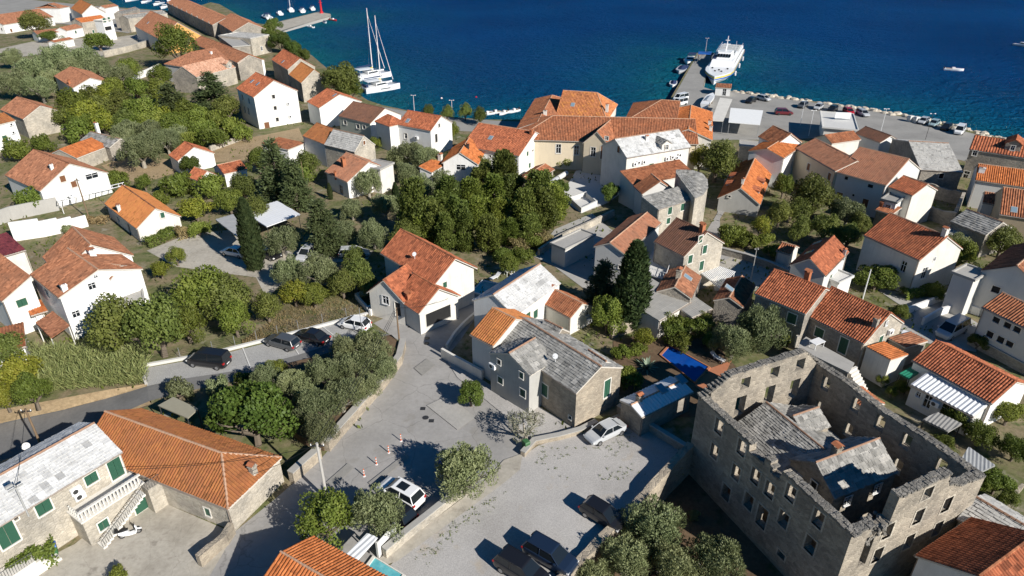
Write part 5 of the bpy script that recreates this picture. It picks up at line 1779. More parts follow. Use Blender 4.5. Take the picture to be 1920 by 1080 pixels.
def row_labels(lst, what, where, rows):
    """label each by its row (front = nearest) and its place counted from the left"""
    srt = sorted(lst, key=lambda q: -q[1])
    n = len(srt)
    out = {}
    names = {1: ['single'], 2: ['front', 'back'], 3: ['front', 'middle', 'back'], 4: ['front', 'second', 'third', 'back'], 5: ['front', 'second', 'third', 'fourth', 'back']}[rows]
    for r in range(rows):
        part = sorted(srt[r * n // rows:(r + 1) * n // rows], key=lambda q: q[0])
        for i, q in enumerate(part):
            out[q] = '%s %s, %s row, %s from left' % (what, where, names[r], ORD[i]) if rows > 1 else '%s %s, %s from the left' % (what, where, ORD[i])
    return out


GOL = 'olive trees in the terrace grove above the street wall'
LOL = 'grey-green olive tree in the terrace grove above the street wall'
L_ol = ((700, 655, 84), (655, 690, 80), (608, 702, 78), (716, 690, 62), (640, 742, 84), (590, 768, 82), (545, 716, 70), (500, 712, 62), (600, 806, 70), (650, 660, 70), (684, 722, 66), (570, 735, 66))
for q, lb in row_labels(L_ol, 'olive tree', 'in the terrace grove above the street wall', 4).items():
    tree('O', *q, lb, GOL, zb=1.0)
tree('M', 690, 632, 46, 'small yellow-green tree at the top of the olive grove beside the parked white car', zb=1.0)
tree('B', 470, 775, 158, 'big round bright green tree with large leaves beside the orange hipped roof')
GD = 'broad dark trees between white house and parking bay'
tree('D', 215, 612, 122, 'broad dark green tree right in front of the large white house')
tree('D', 292, 612, 128, 'broad dark green tree right of the white house, nearest the black van')
tree('M', 378, 548, 110, 'tall green tree left of the tall cypress, behind the parking bay')
tree('D', 425, 560, 100, 'dark tree beside the foot of the tall cypress')
tree('M', 350, 610, 80, 'green bush-like tree above the black van', hf=.9)
tree('M', 440, 600, 70, 'green tree above the fence of the parking bay')
tree('O', 596, 508, 80, 'large olive tree with silvery crown behind the dry bank')
tree('O', 540, 510, 66, 'grey olive tree between the tall cypress and the dry bank')
tree('Y', 552, 548, 62, 'yellow-green young tree on the dry bank')
tree('D', 500, 575, 60, 'dark tree at the left end of the dry bank', hf=1.1)
tree('M', 588, 552, 52, 'small green tree at the right end of the dry bank')
tree('Y', 32, 705, 86, 'yellow-green tree at the left edge beside the reed thicket')
tree('D', 12, 655, 80, 'dark green tree cut by the left edge above the road')
tree('M', 60, 735, 70, 'green bush at the road bend beside the reed thicket')
tree('Y', 8, 745, 60, 'yellow-green bush cut by the left edge at the road')
tree('s', 335, 735, 58, 'grey-green shrub on the road verge left of the canvas canopy')
tree('s', 405, 725, 54, 'grey-green shrub on the road verge right of the canvas canopy')
tree('S', 455, 712, 46, 'low green shrub at the left foot of the olive grove')
tree('M', 515, 690, 48, 'small green tree at the upper left of the olive grove', hf=.8)
tree('B', 883, 740, 56, 'bushy fig tree at the street corner before the grey gable')
tree('o', 985, 795, 96, 'thin grey half-bare tree in front of the stone house')
tree('O', 872, 886, 122, 'spreading olive tree on the street island beside the white car')
tree('O', 708, 960, 112, 'olive tree hanging over the dark car near the white gate')
tree('M', 612, 972, 118, 'leafy green tree at the foot of the concrete pole')
tree('S', 222, 1078, 44, 'small green bush at the bottom edge of the courtyard')
GSE = 'olive trees below the gravel car park'
for q, lb in row_labels(((1225, 985, 128), (1175, 1045, 110), (1265, 1060, 108), (1345, 1055, 120), (1115, 1090, 80)), 'olive tree', 'below the wall of the gravel car park', 2).items():
    tree('O', *q, lb, GSE, zb=ZLOW)
tree('s', 1300, 965, 26, 'small shrub on the bare slope under the ruin', zb=ZLOW)
tree('O', 1376, 640, 84, 'olive tree at the pool end of the pair behind the ruin', hf=1.0)
tree('O', 1430, 618, 96, 'taller olive tree against the stone house behind the ruin', hf=1.1)
tree('S', 1468, 640, 40, 'green shrub at the foot of the stone house behind the ruin')
tree('D', 1320, 600, 40, 'dark shrub beside the corrugated lean-to')
for x, y, w, lb in ((1840, 815, 62, 'green shrub behind the ruin beside the metal shed'), (1870, 905, 64, 'light green bush right of the ruin beside the wooden frame'), (1795, 782, 60, 'dark shrub at the end of the white metal roof'), (1893, 775, 62, 'green tree below the long red roof at the right edge'), (1845, 905, 48, 'small bush touching the right corner of the ruin')):
    tree('M', x, y, w, lb, hf=.85)
tree('D', 1530, 368, 84, 'large dark tree before the long cream house', hf=1.0)
tree('D', 1500, 395, 54, 'dark tree left of the big one before the long cream house')
tree('O', 1590, 398, 66, 'olive tree below the shaded pale house')
tree('D', 1548, 425, 64, 'dark tree above the new red-roofed house')
tree('Y', 1428, 425, 44, 'yellow-green small tree beside the grey gable house')
tree('M', 1470, 345, 40, 'narrow green tree beside the white flue', hf=1.4)
tree('S', 1370, 440, 60, 'green bush in the lane opposite the rounded stone house')
tree('D', 1345, 298, 84, 'dark tree between the white-roofed house and the orange gable house')
tree('Y', 1312, 300, 44, 'yellowish tree beside the tall white-roofed house', hf=1.2)
tree('C', 1187, 541, 62, 'tall broad dark cypress in the village centre', hf=.66)
tree('K', 1133, 535, 84, 'dark spreading conifer left of the tall central cypress', hf=.8)
tree('M', 1140, 592, 70, 'green bush at the foot of the dark conifer')
tree('Y', 1205, 634, 44, 'yellow-green shrub on the garden wall near the blue pool')
tree('S', 1160, 610, 50, 'garden shrub under the tall central cypress')
tree('S', 1255, 610, 60, 'ivy-covered shrub row below the grey shed roof')
tree('S', 1180, 710, 60, 'shaded shrub between stone house and pool cabin')
tree('B', 1645, 520, 92, 'vine arbour mass below the white house with arched window', hf=.5)
tree('M', 1800, 480, 70, 'green tree above the pale two-storey house', hf=.8)
tree('D', 1880, 455, 70, 'dark tree at the right edge above the dark red roof', hf=.8)
tree('M', 1665, 425, 40, 'small bush by the stone ruin behind the red ribbed roof')
tree('O', 1790, 460, 60, 'grey shrub next to the white house gable on the right')
tree('M', 1690, 585, 36, 'low shrub in the white planter by the drive')
tree('B', 1835, 640, 36, 'bright small tree beside the silver minivan')
tree('M', 1825, 405, 20, 'small weed bush on the old stone walls')
GT = 'dense dark grove behind the new white house'
LT = 'tall dark evergreen in the dense grove behind the new white house'
for q, lb in row_labels(((860, 405, 54), (900, 400, 54), (940, 398, 56), (980, 395, 58), (1018, 395, 60), (845, 372, 54), (885, 365, 56), (925, 362, 56), (965, 358, 56), (1005, 360, 56), (820, 420, 50), (875, 435, 48), (915, 438, 48), (955, 432, 48), (992, 425, 46), (905, 335, 50), (945, 330, 48), (1040, 385, 50), (782, 398, 56), (815, 388, 54), (792, 430, 48), (838, 440, 44)), 'tall evergreen', 'in the dense grove behind the new house', 4).items():
    tree('T' if tr_rng.random() < .7 else 'U', q[0] + tr_rng.uniform(-6, 6), q[1] + tr_rng.uniform(-5, 5), q[2] * tr_rng.uniform(.85, 1.3), lb, GT, hf=tr_rng.uniform(.6, .9))
tree('Y', 800, 438, 26, 'slim yellow-green tree just behind the red roof of the new house', hf=1.4)
tree('D', 760, 440, 62, 'dark tree behind the left end of the new house roof')
tree('D', 800, 400, 64, 'dark round tree at the left end of the dense grove')
tree('O', 790, 352, 64, 'olive tree below the small orange roof')
tree('O', 830, 340, 52, 'olive tree beside the paved yard of the orange-roofed house')
tree('C', 742, 368, 15, 'slim cypress beside the stained white annexe', hf=1.0)
tree('C', 618, 358, 9, 'young slim cypress before the mottled rust roof house', hf=.95)
tree('C', 468, 446, 36, 'tall slim cypress beside the driveway', hf=.92)
tree('K', 515, 315, 76, 'tallest conifer in the gardens left of the centre', hf=1.1)
tree('K', 552, 348, 62, 'second conifer right of the tallest one', hf=1.0)
tree('K', 603, 418, 80, 'broad conifer between the white carport and the parked cars', hf=.9)
tree('O', 690, 345, 60, 'olive tree against the white wall of the mottled roof house')
tree('O', 722, 385, 60, 'olive tree beside the slim cypress')
tree('O', 660, 392, 48, 'small olive tree below the mottled roof house')
tree('O', 700, 440, 64, 'olive tree beside the silver estate car')
tree('O', 648, 435, 56, 'olive tree above the parked silver cars')
tree('O', 527, 452, 74, 'olive tree over the black car by the driveway')
tree('M', 484, 300, 50, 'green tree left of the tallest conifer')
tree('D', 575, 305, 56, 'dark tree below the grey and orange roof')
tree('S', 560, 330, 60, 'dark shrub between conifers and mottled roof house')
tree('B', 357, 308, 44, 'round bright citrus tree beside the red cottage')
tree('M', 430, 375, 56, 'green shrub by the dark hedge left of the slim cypress')
tree('Y', 365, 392, 70, 'yellow-green bushes right of the orange-roofed house', hf=.6)
tree('D', 455, 350, 60, 'dark tree beside the low red cottage')
tree('D', 480, 395, 60, 'dark tree before the white carport')
tree('S', 372, 430, 44, 'grey-green shrub on the drive edge near the carport')
tree('S', 400, 260, 60, 'green shrub row by the garden plot wall')
tree('O', 262, 278, 84, 'wide olive tree at the edge of the dry field')
tree('O', 240, 255, 60, 'olive tree behind the wide one at the dry field')
tree('M', 270, 340, 36, 'small green tree at the lower edge of the dry field')
tree('S', 220, 335, 50, 'green bush by the white pergola')
tree('P', 332, 82, 82, 'bright round pine beside the orange-walled house', hf=1.05)
tree('M', 300, 140, 46, 'green tree below the bright pine')
tree('K', 322, 195, 76, 'dark cedar in the west gardens', hf=.75)
tree('K', 395, 172, 78, 'flat-topped cedar before the pink-roofed house', hf=.65)
tree('D', 425, 200, 60, 'dark shrub tree left of the tall white house')
tree('M', 300, 172, 50, 'green tree left of the pink-roofed house')
GW = 'olive trees in the western grove'
LW_ = 'olive tree in the western grove above the white gabled house'
for q, lb in row_labels(((60, 138, 74), (108, 118, 72), (152, 112, 66), (30, 158, 66), (75, 165, 60), (180, 128, 56), (130, 135, 56), (95, 150, 50)), 'olive tree', 'in the western grove', 2).items():
    tree('O', *q, lb, GW)
tree('O', 20, 108, 44, 'lone olive tree at the left edge above the grove')
GM = 'garden trees between the western houses'
LM = 'green garden tree in the thicket between the western houses'
for q, lb in row_labels(((140, 200, 70), (185, 205, 66), (225, 200, 60), (255, 165, 54), (215, 165, 50), (195, 232, 56), (285, 230, 62), (330, 238, 60), (150, 230, 50), (230, 232, 50), (240, 130, 44), (370, 222, 54)) + ((160, 218, 66), (178, 190, 58), (205, 188, 58), (265, 205, 66), (245, 240, 56), (312, 216, 58), (348, 212, 56), (120, 222, 46)), 'green tree', 'in the thicket between the western houses', 4).items():
    tree(tr_rng.choice('MMDOYM'), *q, lb.replace('green tree', 'garden tree'), GM)
tree('D', 66, 46, 50, 'dense dark tree in front of the white house, top left')
tree('M', 92, 68, 40, 'creeper bush on the low shed roof, top left', hf=.5)
tree('S', 185, 80, 50, 'green bush beside the white courtyard, top left')
tree('O', 225, 140, 50, 'grey olive right of the western grove')
for x, y, w, lb in ((505, 62, 40, 'bright shore tree beside the tower house'), (525, 78, 44, 'bright shore tree below the stone mole'), (548, 92, 40, 'bright shore shrub behind the dark red roof'), (512, 45, 30, 'bright small tree at the root of the stone mole'), (570, 104, 30, 'low bright shrub on the shore by the brick chimney')):
    tree('B', x, y, w, lb)
tree('D', 640, 152, 84, 'big dark tree on the shore beside the catamarans', hf=.9)
tree('M', 655, 168, 50, 'green lower tree on the shore by the catamaran stern')
for x, y, w, lb in ((803, 207, 24, 'young promenade tree nearest the clean red roof'), (838, 213, 24, 'second young promenade tree from the left'), (872, 210, 26, 'third young promenade tree by the lamp'), (900, 216, 30, 'promenade tree beside the beached dinghies')):
    tree('D', x, y, w, lb, hf=1.2)
tree('Y', 846, 245, 30, 'yellow-green tree by the white house near the promenade', hf=1.5)
tree('O', 775, 292, 60, 'olive tree beside the small orange wing')
tree('B', 1144, 362, 40, 'bright green bush in the church court', hf=1.1)
tree('S', 1060, 300, 44, 'dark shrub before the cream building wall')
tree('M', 945, 330, 50, 'vine-covered tree by the white gabled house')
tree('M', 905, 335, 44, 'green tree beside the paved yard')
tree('B', 1050, 350, 36, 'ivy bush by the tarpaulin roll', hf=.9)
tree('B', 1283, 414, 22, 'little green tree at the stone house door')
tree('M', 955, 495, 44, 'green shrub by the small turquoise pool')
tree('S', 60, 378, 60, 'grey-green bush by the concrete wall')
tree('Y', 170, 345, 50, 'orange-leaved vine on the white pergola', hf=.5)
tree('s', 128, 430, 24, 'small grey bush on the stepped white wall')
tree('M', 330, 480, 40, 'shrub on the drive island before the white house')
tree('Y', 300, 505, 40, 'yellow-green shrub by the white house terrace')

def many(sp, lst, label, group):
    for q, lb in row_labels(lst, label, '', 1).items():
        tree(sp, *q, lb.replace(' , ', ', '), group)


many('O', ((278, 250, 66), (312, 264, 58), (332, 256, 48), (225, 268, 50)), 'olive tree in the small grove above the dry field', 'olives above the dry field')
many('S', ((402, 228, 66), (432, 240, 56), (455, 250, 48), (380, 246, 56), (352, 262, 50)), 'dense green shrub below the tall plain white house', 'shrubs below the tall white house')
many('O', ((803, 300, 56), (762, 322, 48), (748, 296, 46)), 'olive tree among the white houses left of the orange wing', 'olives among the white houses')
many('D', ((1500, 432, 50), (1462, 402, 50), (1592, 442, 56), (1612, 420, 46)), 'shaded garden tree below the long cream house', 'shaded garden trees of the east row')
many('S', ((1402, 452, 50), (1448, 470, 42), (1436, 448, 40), (1330, 456, 36)), 'green shrub along the shaded lane wall', 'shrubs along the lane')
many('S', ((1165, 662, 44), (1278, 642, 48), (1332, 640, 40), (1196, 656, 40), (1355, 720, 24)), 'garden shrub round the blue pool', 'shrubs round the blue pool')
many('D', ((668, 515, 66), (692, 538, 50), (642, 532, 60), (662, 482, 50)), 'very dark tree in the shade left of the new white house', 'dark trees left of the new house')
many('M', ((1690, 725, 28), (1672, 735, 24), (1655, 712, 26)), 'small potted shrub in the yard behind the ruin', 'yard shrubs behind the ruin')
many('M', ((1905, 840, 60), (1890, 935, 40), (1770, 835, 44)), 'green bush on the slope right of the ruin', 'bushes right of the ruin')
many('S', ((150, 248, 60), (30, 285, 60), (80, 272, 50)), 'roadside shrub below the blank stone gable', 'shrubs below the stone gable')
many('S', ((330, 345, 70), (395, 352, 66), (300, 372, 46)), 'garden shrub behind the orange-roofed house', 'shrubs behind the orange roof')
many('S', ((980, 480, 50), (945, 478, 46), (1000, 455, 40)), 'shaded undergrowth bush at the foot of the grove', 'undergrowth at the grove')
tree('S', 705, 268, 30, 'potted shrub before the green-grey house')
tree('M', 1755, 548, 34, 'round shrub in the white garden beds')
tree('D', 905, 310, 36, 'climbing vine on the white house wall', hf=1.3)
hedge((275, 465), (330, 440), 1.6, 1.2, 'clipped hedge with bright leaves below the orange-roofed house', 'lf_bright')
hedge((335, 448), (352, 443), 1.6, 1.4, 'orange-brown shrub at the end of the clipped hedge', 'lf_dry')
hedge((310, 368), (420, 345), 3.5, 1.8, 'wide dark green hedge behind the low red cottage', 'lf_mid')
hedge((150, 418), (205, 418), 1.2, .9, 'low flowering hedge beside the orange-roofed house', 'lf_dry')
hedge((20, 1075), (110, 1040), 2.2, 1.6, 'clipped hedge at the bottom left corner of the courtyard', 'lf_bright')
hedge((1240, 640), (1330, 625), 1.6, 1.8, 'ivy hedge along the garden below the grey sheds', 'lf_mid')
hedge((1690, 560), (1760, 545), 1.5, 1.0, 'flowering hedge along the white garden walls', 'lf_mid')
hedge((960, 470), (1030, 450), 2.5, 1.2, 'brown undergrowth below the dense grove', 'lf_dry')
# reed thicket: a mass of canes nobody could count
g = np.random.default_rng(9)
m = 22000
cs = []
for k in range(m):
    px, py = g.uniform(70, 275), g.uniform(672, 738)
    if py > 735 - (px - 70) * .08 + 4 or py < 660:
        continue
    cs.append((px, py))
base = np.array([tuple(P(x, y, 0)) for x, y in cs])
mm = len(base)
hh = g.uniform(1.4, 3.4, mm)
clump = np.sin(base[:, 0] * 2.1 + 1.3 * np.sin(base[:, 1] * 1.7)) * np.sin(base[:, 1] * 2.4)
hh *= .8 + .35 * clump
lean = g.normal(0, .3, (mm, 2))
pos = base.copy()
pos[:, 2] += g.uniform(0, .75, mm) * hh
pos[:, :2] += lean * pos[:, 2:3] * .5
up = unit(np.concatenate([lean * 1.6 + g.normal(0, .35, (mm, 2)), np.ones((mm, 1))], 1))
nr = unit(g.normal(size=(mm, 3)))
ln = g.uniform(.4, 1.2, mm)
o = put('reed_thicket', leaf_mesh('reed_thicket', pos, nr, up, ln, g.uniform(.04, .10, mm), 'lf_reed'), kind='stuff')
o['label'] = 'pale green reed thicket along the road at the left'
o['category'] = 'reeds'
# dry grass on the bank above the parking bay
m = 4200
px = g.uniform(455, 700, m)
py = 650 - (px - 455) * .235 - g.uniform(2, 62, m) * np.clip((px - 440) / 120, .2, 1)
base = np.array([tuple(P(x, y, 0)) for x, y in zip(px, py)])
up = unit(np.concatenate([g.normal(0, .4, (m, 2)), np.ones((m, 1))], 1))
ln = g.uniform(.12, .42, m)
o = put('dry_grass', leaf_mesh('dry_grass', base, unit(g.normal(size=(m, 3))), up, ln, ln * .22, 'lf_dry'), kind='stuff')
o['label'] = 'dry yellow grass on the bank above the parking bay'
o['category'] = 'grass'
# low weeds over the open earth
m = 16000
px = g.uniform(-20, 1940, m)
py = g.uniform(120, 760, m) + g.uniform(0, 60, m)
base = []
for x, y in zip(px, py):
    if (1140 < x and y > 640) or (y < 250 and x > 640) or (700 < x < 930 and y > 560) or (x > 1240 and y < 300) or (275 < x < 700 and 470 < y < 500) or (250 < x < 700 and y > 595 and y < 760) or (700 <= x <= 1000 and y > 600) or (x < 300 and y > 735):
        continue
    base.append(tuple(P(x, y, 0)))
base = np.array(base)
m = len(base)
nz_ = np.sin(base[:, 0] * .31) * np.sin(base[:, 1] * .27) + np.sin(base[:, 0] * .13 + base[:, 1] * .19)
base = base[nz_ > -.2]
m = len(base)
up = unit(np.concatenate([g.normal(0, .5, (m, 2)), np.ones((m, 1))], 1))
ln = g.uniform(.2, .7, m)
o = put('ground_weeds', leaf_mesh('ground_weeds', base, unit(g.normal(size=(m, 3))), up, ln, ln * .5, 'lf_mid'), kind='stuff')
o['label'] = 'low weeds and grass on the open garden ground'
o['category'] = 'grass'
# weeds rooted in the gravel
m = 110
pts_ = []
while len(pts_) < m:
    x, y = g.uniform(985, 1280), g.uniform(800, 905)
    if y > 812 + abs(x - 1150) * -.02 and y < 900 - (x - 1000) * .0 and (x - 985) * .35 + 812 > y - 60:
        if math.sin(x * .05) + math.sin(y * .11 + x * .02) + g.normal(0, .6) > .7:
            pts_.append((x, y))
for k in range(60):
    t = g.uniform(0, 1)
    pts_.append((760 + t * 150 + g.normal(0, 9) + 22, 1050 - t * 125 + g.normal(0, 9)))
base = np.repeat(np.array([tuple(P(x, y, 0)) for x, y in pts_]), 7, axis=0)
m = len(base)
base[:, :2] += g.normal(0, .09, (m, 2))
base[:, 2] += .03
up = unit(np.concatenate([g.normal(0, .8, (m, 2)), np.ones((m, 1))], 1))
ln = g.uniform(.05, .14, m)
o = put('gravel_weeds', leaf_mesh('gravel_weeds', base, unit(g.normal(size=(m, 3))), up, ln, ln * .6, 'lf_mid'), kind='stuff')
o['label'] = 'scattered weed tufts in the gravel car park'
o['category'] = 'weeds'


# ------------------------------------------------------------------ walls, kerbs, fences
wall_line('street_wall', 'long tan stone wall with pale coping below the olive grove', [(757, 652), (750, 682), (722, 722), (680, 770), (640, 815), (614, 846)], 1.25, .6, 'stone_tan', cope='concrete')
wall_line('street_wall', 'tan stone wall with gate gap left of the concrete pole', [(600, 858), (575, 880), (548, 905)], 1.25, .6, 'stone_tan', cope='concrete')
wall_line('island_wall', 'low tan stone wall with grey coping beside the white gate', [(864, 930), (800, 982), (762, 1012), (722, 1046)], 1.0, .45, 'stone_light', cope='concrete')
wall_line('parapet_wall', 'straight stone parapet between the gravel car park and the pool cabin', [(1158, 772), (1225, 812), (1288, 851)], .9, .4, 'stone_grey', cope='concrete')
wall_line('terrace_wall', 'rough stone terrace wall along the right edge of the gravel car park', [(1292, 852), (1262, 882), (1180, 966), (1120, 1024), (1050, 1094), (960, 1190)], .9, .7, 'stone_tan', z0=ZLOW - .2, zs=[1.4, 1.25, .75, .6, .55, .5], jag=.1)
wall_line('kerb_wall', 'low bent stone kerb at the top of the gravel car park', [(980, 856), (1002, 832), (1048, 823), (1088, 812), (1118, 797)], .55, .45, 'stone_tan', cope='concrete')
wall_line('yard_wall', 'rough stone wall at the mouth of the courtyard', [(438, 1000), (424, 1020), (398, 1042), (376, 1062)], 1.2, .5, 'stone_tan', jag=.12)
wall_line('concrete_wall', 'long pale concrete garden wall below the white gabled house', [(-10, 425), (25, 412), (112, 394)], 2.4, .3, 'concrete')
wall_line('stepped_wall', 'bright white stepped garden wall at the left edge', [(28, 452), (82, 444), (82.5, 443.9), (115, 437), (115.5, 436.9), (140, 431), (140.5, 430.9), (166, 424)], 2.4, .3, 'white', zs=[3.2, 3.2, 2.7, 2.7, 2.4, 2.4, 2.0, 2.0])
wall_line('drive_wall', 'white garden wall along the upper drive', [(1690, 592), (1722, 580), (1775, 560)], 1.0, .3, 'white')
wall_line('drive_wall', 'curving white wall round the silver minivan bay', [(1728, 610), (1758, 592), (1800, 580), (1835, 592)], 1.1, .3, 'white')
wall_line('field_wall', 'long grey stone wall with pale top at the right edge', [(1815, 645), (1860, 668), (1940, 712)], 1.2, .45, 'stone_grey', cope='concrete')
wall_line('garden_wall', 'sunlit old stone wall between cypress and pool garden', [(1145, 634), (1180, 622), (1214, 604)], 1.6, .5, 'stone_tan', jag=.12)
wall_line('bay_wall', 'short grey wall closing the left end of the parking bay', [(272, 688), (275, 722)], 1.1, .3, 'concrete')
wall_line('bay_kerb', 'pale concrete kerb wall behind the parked cars', [(274, 687), (400, 664), (560, 624), (650, 600), (690, 590)], .35, .35, 'palegrey')
wall_line('white_wall', 'short white wall beside the new house entrance', [(694, 592), (715, 577)], .9, .35, 'white')
wall_line('planter_wall', 'white planter walls at the left of the new house', [(715, 572), (690, 585), (668, 560), (706, 545)], .8, .25, 'white')
wall_line('entry_wall', 'white plastered wall with rounded end before the narrow grey house', [(829, 670), (850, 682), (880, 698), (905, 712)], 1.3, .3, 'offwhite')
wall_line('bend_wall', 'low white wall following the street bend above the narrow house', [(838, 655), (852, 632), (870, 612), (895, 590)], .7, .3, 'offwhite')
wall_line('court_wall', 'long pale wall of the white courtyard, top left', [(196, 108), (240, 98), (288, 84)], 2.2, .4, 'stone_light', cope='concrete')
wall_line('white_wall', 'white boundary wall among the trees near the bright pine', [(250, 152), (275, 143), (300, 131)], 2.0, .25, 'white')
wall_line('lane_wall', 'dark stone wall along the shaded lane', [(1348, 476), (1395, 488), (1440, 503), (1482, 522)], 1.1, .4, 'stone_grey', cope='concrete')
wall_line('garden_wall', 'grey stone garden wall beside the long driveway trees', [(395, 284), (440, 268), (455, 262)], 1.2, .4, 'stone_light')
wall_line('old_wall', 'broken grey stone wall of the small ruin behind the red ribbed roof', [(1700, 378), (1726, 366), (1800, 384), (1782, 425), (1720, 405), (1700, 378)], 2.4, .5, 'stone_grey', jag=.22)
wall_line('grove_wall', 'pale stone boundary wall below the dense grove', [(1010, 480), (1050, 452), (1110, 425), (1150, 405)], 1.2, .4, 'stone_light')
wall_line('planter_wall', 'low pale planter wall in the church court', [(1068, 378), (1098, 368), (1118, 385), (1090, 398), (1068, 378)], .9, .3, 'palegrey')
wall_line('plot_wall', 'dry-stone edge of the brown plot at the right', [(1880, 955), (1915, 915)], .5, .3, 'stone_tan', jag=.1)

wall_line('garden_wall', 'pale old stone wall with a pillar above the new red-roofed house', [(1540, 464), (1572, 458), (1600, 450), (1606, 436)], 1.5, .5, 'stone_light', jag=.12)


def local_of(root, px, py, y):
    """point on the vertical plane y=const of a house frame seen at this sight line"""
    f = root['F']
    Fi = Matrix((f[0:4], f[4:8], f[8:12], f[12:16])).inverted()
    d = Fi.to_3x3() @ ray(px, py)
    c = Fi @ Vector((0, 0, CAMH))
    t = (y - c.y) / d.y
    return c + d * t


# chain-link fence behind the parking bay
fp = [P(x, y) for x, y in ((276, 684), (400, 660), (560, 620), (650, 596), (690, 584))]
fence = thing('mesh_fence', 'thin grey wire fence behind the parked cars', 'fence', fp[0])
run = 0
mb = MB()
for a, b in zip(fp[:-1], fp[1:]):
    n_ = max(1, int((b - a).length / 2.4))
    for i in range(n_):
        q = a.lerp(b, i / n_) - fp[0]
        put('post', MB().tube((0, 0, 0), (0, 0, 1.5), .035, .035, 6).mesh('post', 'steel') if 'fpost' not in WCACHE else WCACHE['fpost'], fence, None, q)
        WCACHE.setdefault('fpost', fence.children[-1].data if fence.children else None)
    for z in (.5, .75, 1.0, 1.25, 1.48):
        mb.tube(a - fp[0] + Vector((0, 0, z)), b - fp[0] + Vector((0, 0, z)), .012, .012, 3)
mb.build('wire', 'iron', fence)


# ------------------------------------------------------------------ pools
def pool(label, pts, mat, rim='surround', deck=None):
    q = [P(x, y, .05) for x, y in pts]
    c = sum(q, Vector()) / len(q)
    root = thing('swimming_pool', label, 'pool', (c.x, c.y, 0))
    w = MB()
    w.face([(p.x - c.x, p.y - c.y, .14) for p in q])
    w.build('water', mat, root)
    r = MB()
    n = len(q)
    out = [p + (p - c).normalized() * .28 for p in q]
    for i in range(n):
        j = (i + 1) % n
        A, B, Cc, D = q[i] - c, q[j] - c, out[j] - c, out[i] - c
        for z in (.24,):
            r.face([(A.x, A.y, z), (B.x, B.y, z), (Cc.x, Cc.y, z), (D.x, D.y, z)])
        r.face([(A.x, A.y, .05), (B.x, B.y, .05), (B.x, B.y, .24), (A.x, A.y, .24)])
        r.face([(D.x, D.y, 0), (Cc.x, Cc.y, 0), (Cc.x, Cc.y, .24), (D.x, D.y, .24)])
    r.build('rim', rim, root)
    return root


pool('deep blue garden pool with violet rim beside the ruin', [(1240, 668), (1256, 650), (1328, 690), (1302, 718)], 'pool_water', 'terracotta_floor')
pool('small turquoise pool between the new house and the whitened roof', [(886, 548), (905, 528), (934, 534), (915, 556)], 'pool_light', 'white')
pool('turquoise pool cut by the bottom edge beside the white gate', [(690, 1066), (703, 1048), (755, 1080), (745, 1095)], 'pool_light', 'surround')
sheet('pool_deck', [(1318, 700), (1332, 690), (1372, 676), (1360, 700), (1318, 738), (1302, 722)], 'terracotta_floor', .125)
# pool cabin
house('pool_cabin', 'small cabin with pale blue-grey roof and two bright roof patches beside the pool', (1203, 783), (1300, 735), h=2.6, R=(1187, 756), pitch=16, roof='metal_white', wall='stone_grey', o=.15, cat='cabin', chim=[(1198, 752, .5, .6, 'stone_grey')], sky=[(1240, 730), (1277, 712)])


# ------------------------------------------------------------------ open roofs on posts
def canopy(name, label, pts, z, mat, cat='canopy', post='iron', rib=None, tile=False, slats=0, sw=.5):
    q = [P(x, y, z) for x, y in pts]
    c = sum(q, Vector()) / len(q)
    root = thing(name, label, cat, (c.x, c.y, 0))
    for p in q:
        d = (c - p) * .06
        MB().tube((p.x - c.x + d.x, p.y - c.y + d.y, -.05), (p.x - c.x + d.x, p.y - c.y + d.y, z - .05), .06, .06, 6).build('post', post, root)
    loc = [p - Vector((c.x, c.y, 0)) for p in q]
    if slats:
        for i in range(slats):
            t0, t1 = i / slats, (i + sw) / slats
            a, b = loc[0].lerp(loc[1], t0), loc[0].lerp(loc[1], t1)
            d, e = loc[3].lerp(loc[2], t0), loc[3].lerp(loc[2], t1)
            m = MB()
            slab_roof(m, [a, b, e, d], .06)
            m.build('slat', mat, root)
        m = MB()
        m.tube(loc[0] - Vector((0, 0, .1)), loc[1] - Vector((0, 0, .1)), .06, .06, 4)
        m.tube(loc[3] - Vector((0, 0, .1)), loc[2] - Vector((0, 0, .1)), .06, .06, 4)
        m.build('beam', mat, root)
        return root
    m = MB()
    slab_roof(m, loc, .12)
    if tile:
        corrugate(m, loc, .3, .08, .42, .03)
    elif rib:
        corrugate(m, loc, rib, .04, 0, 0, lod=1)
    m.build('roof', mat, root)
    return root


canopy('carport', 'white flat carport roof beside the tallest conifer', [(500, 425), (563, 402), (520, 377), (455, 398)], 2.7, 'metal_white', 'carport', rib=.5)
canopy('carport', 'blue-grey carport roof left of the slim cypress', [(449, 447), (462, 436), (437, 402), (404, 412)], 2.6, 'metal_grey', 'carport', rib=.5)
canopy('sun_canopy', 'olive-brown canvas canopy behind the orange hipped roof', [(352, 784), (372, 766), (325, 744), (296, 760)], 2.6, 'canvas')
canopy('pavilion', 'square garden pavilion with brown tiled roof by the white house', [(95, 634), (130, 610), (99, 584), (67, 606)], 2.7, 't_brown2', 'pavilion', post='white', tile=True)
canopy('pergola', 'white slatted pergola casting striped shade behind the cypress', [(1351, 540), (1314, 511), (1336, 494), (1379, 509)], 2.6, 'frame_white', 'pergola', post='frame_white', slats=16)
canopy('pergola', 'long thin white pergola beside the dry field', [(108, 378), (234, 346), (232, 341), (106, 372)], 2.4, 'frame_white', 'pergola', post='frame_white', slats=10, sw=.12)
canopy('awning', 'large white cafe awning on the quay', [(1366, 229), (1425, 234), (1431, 207), (1370, 202)], 3.2, 'awning_white', 'awning', post='steel')
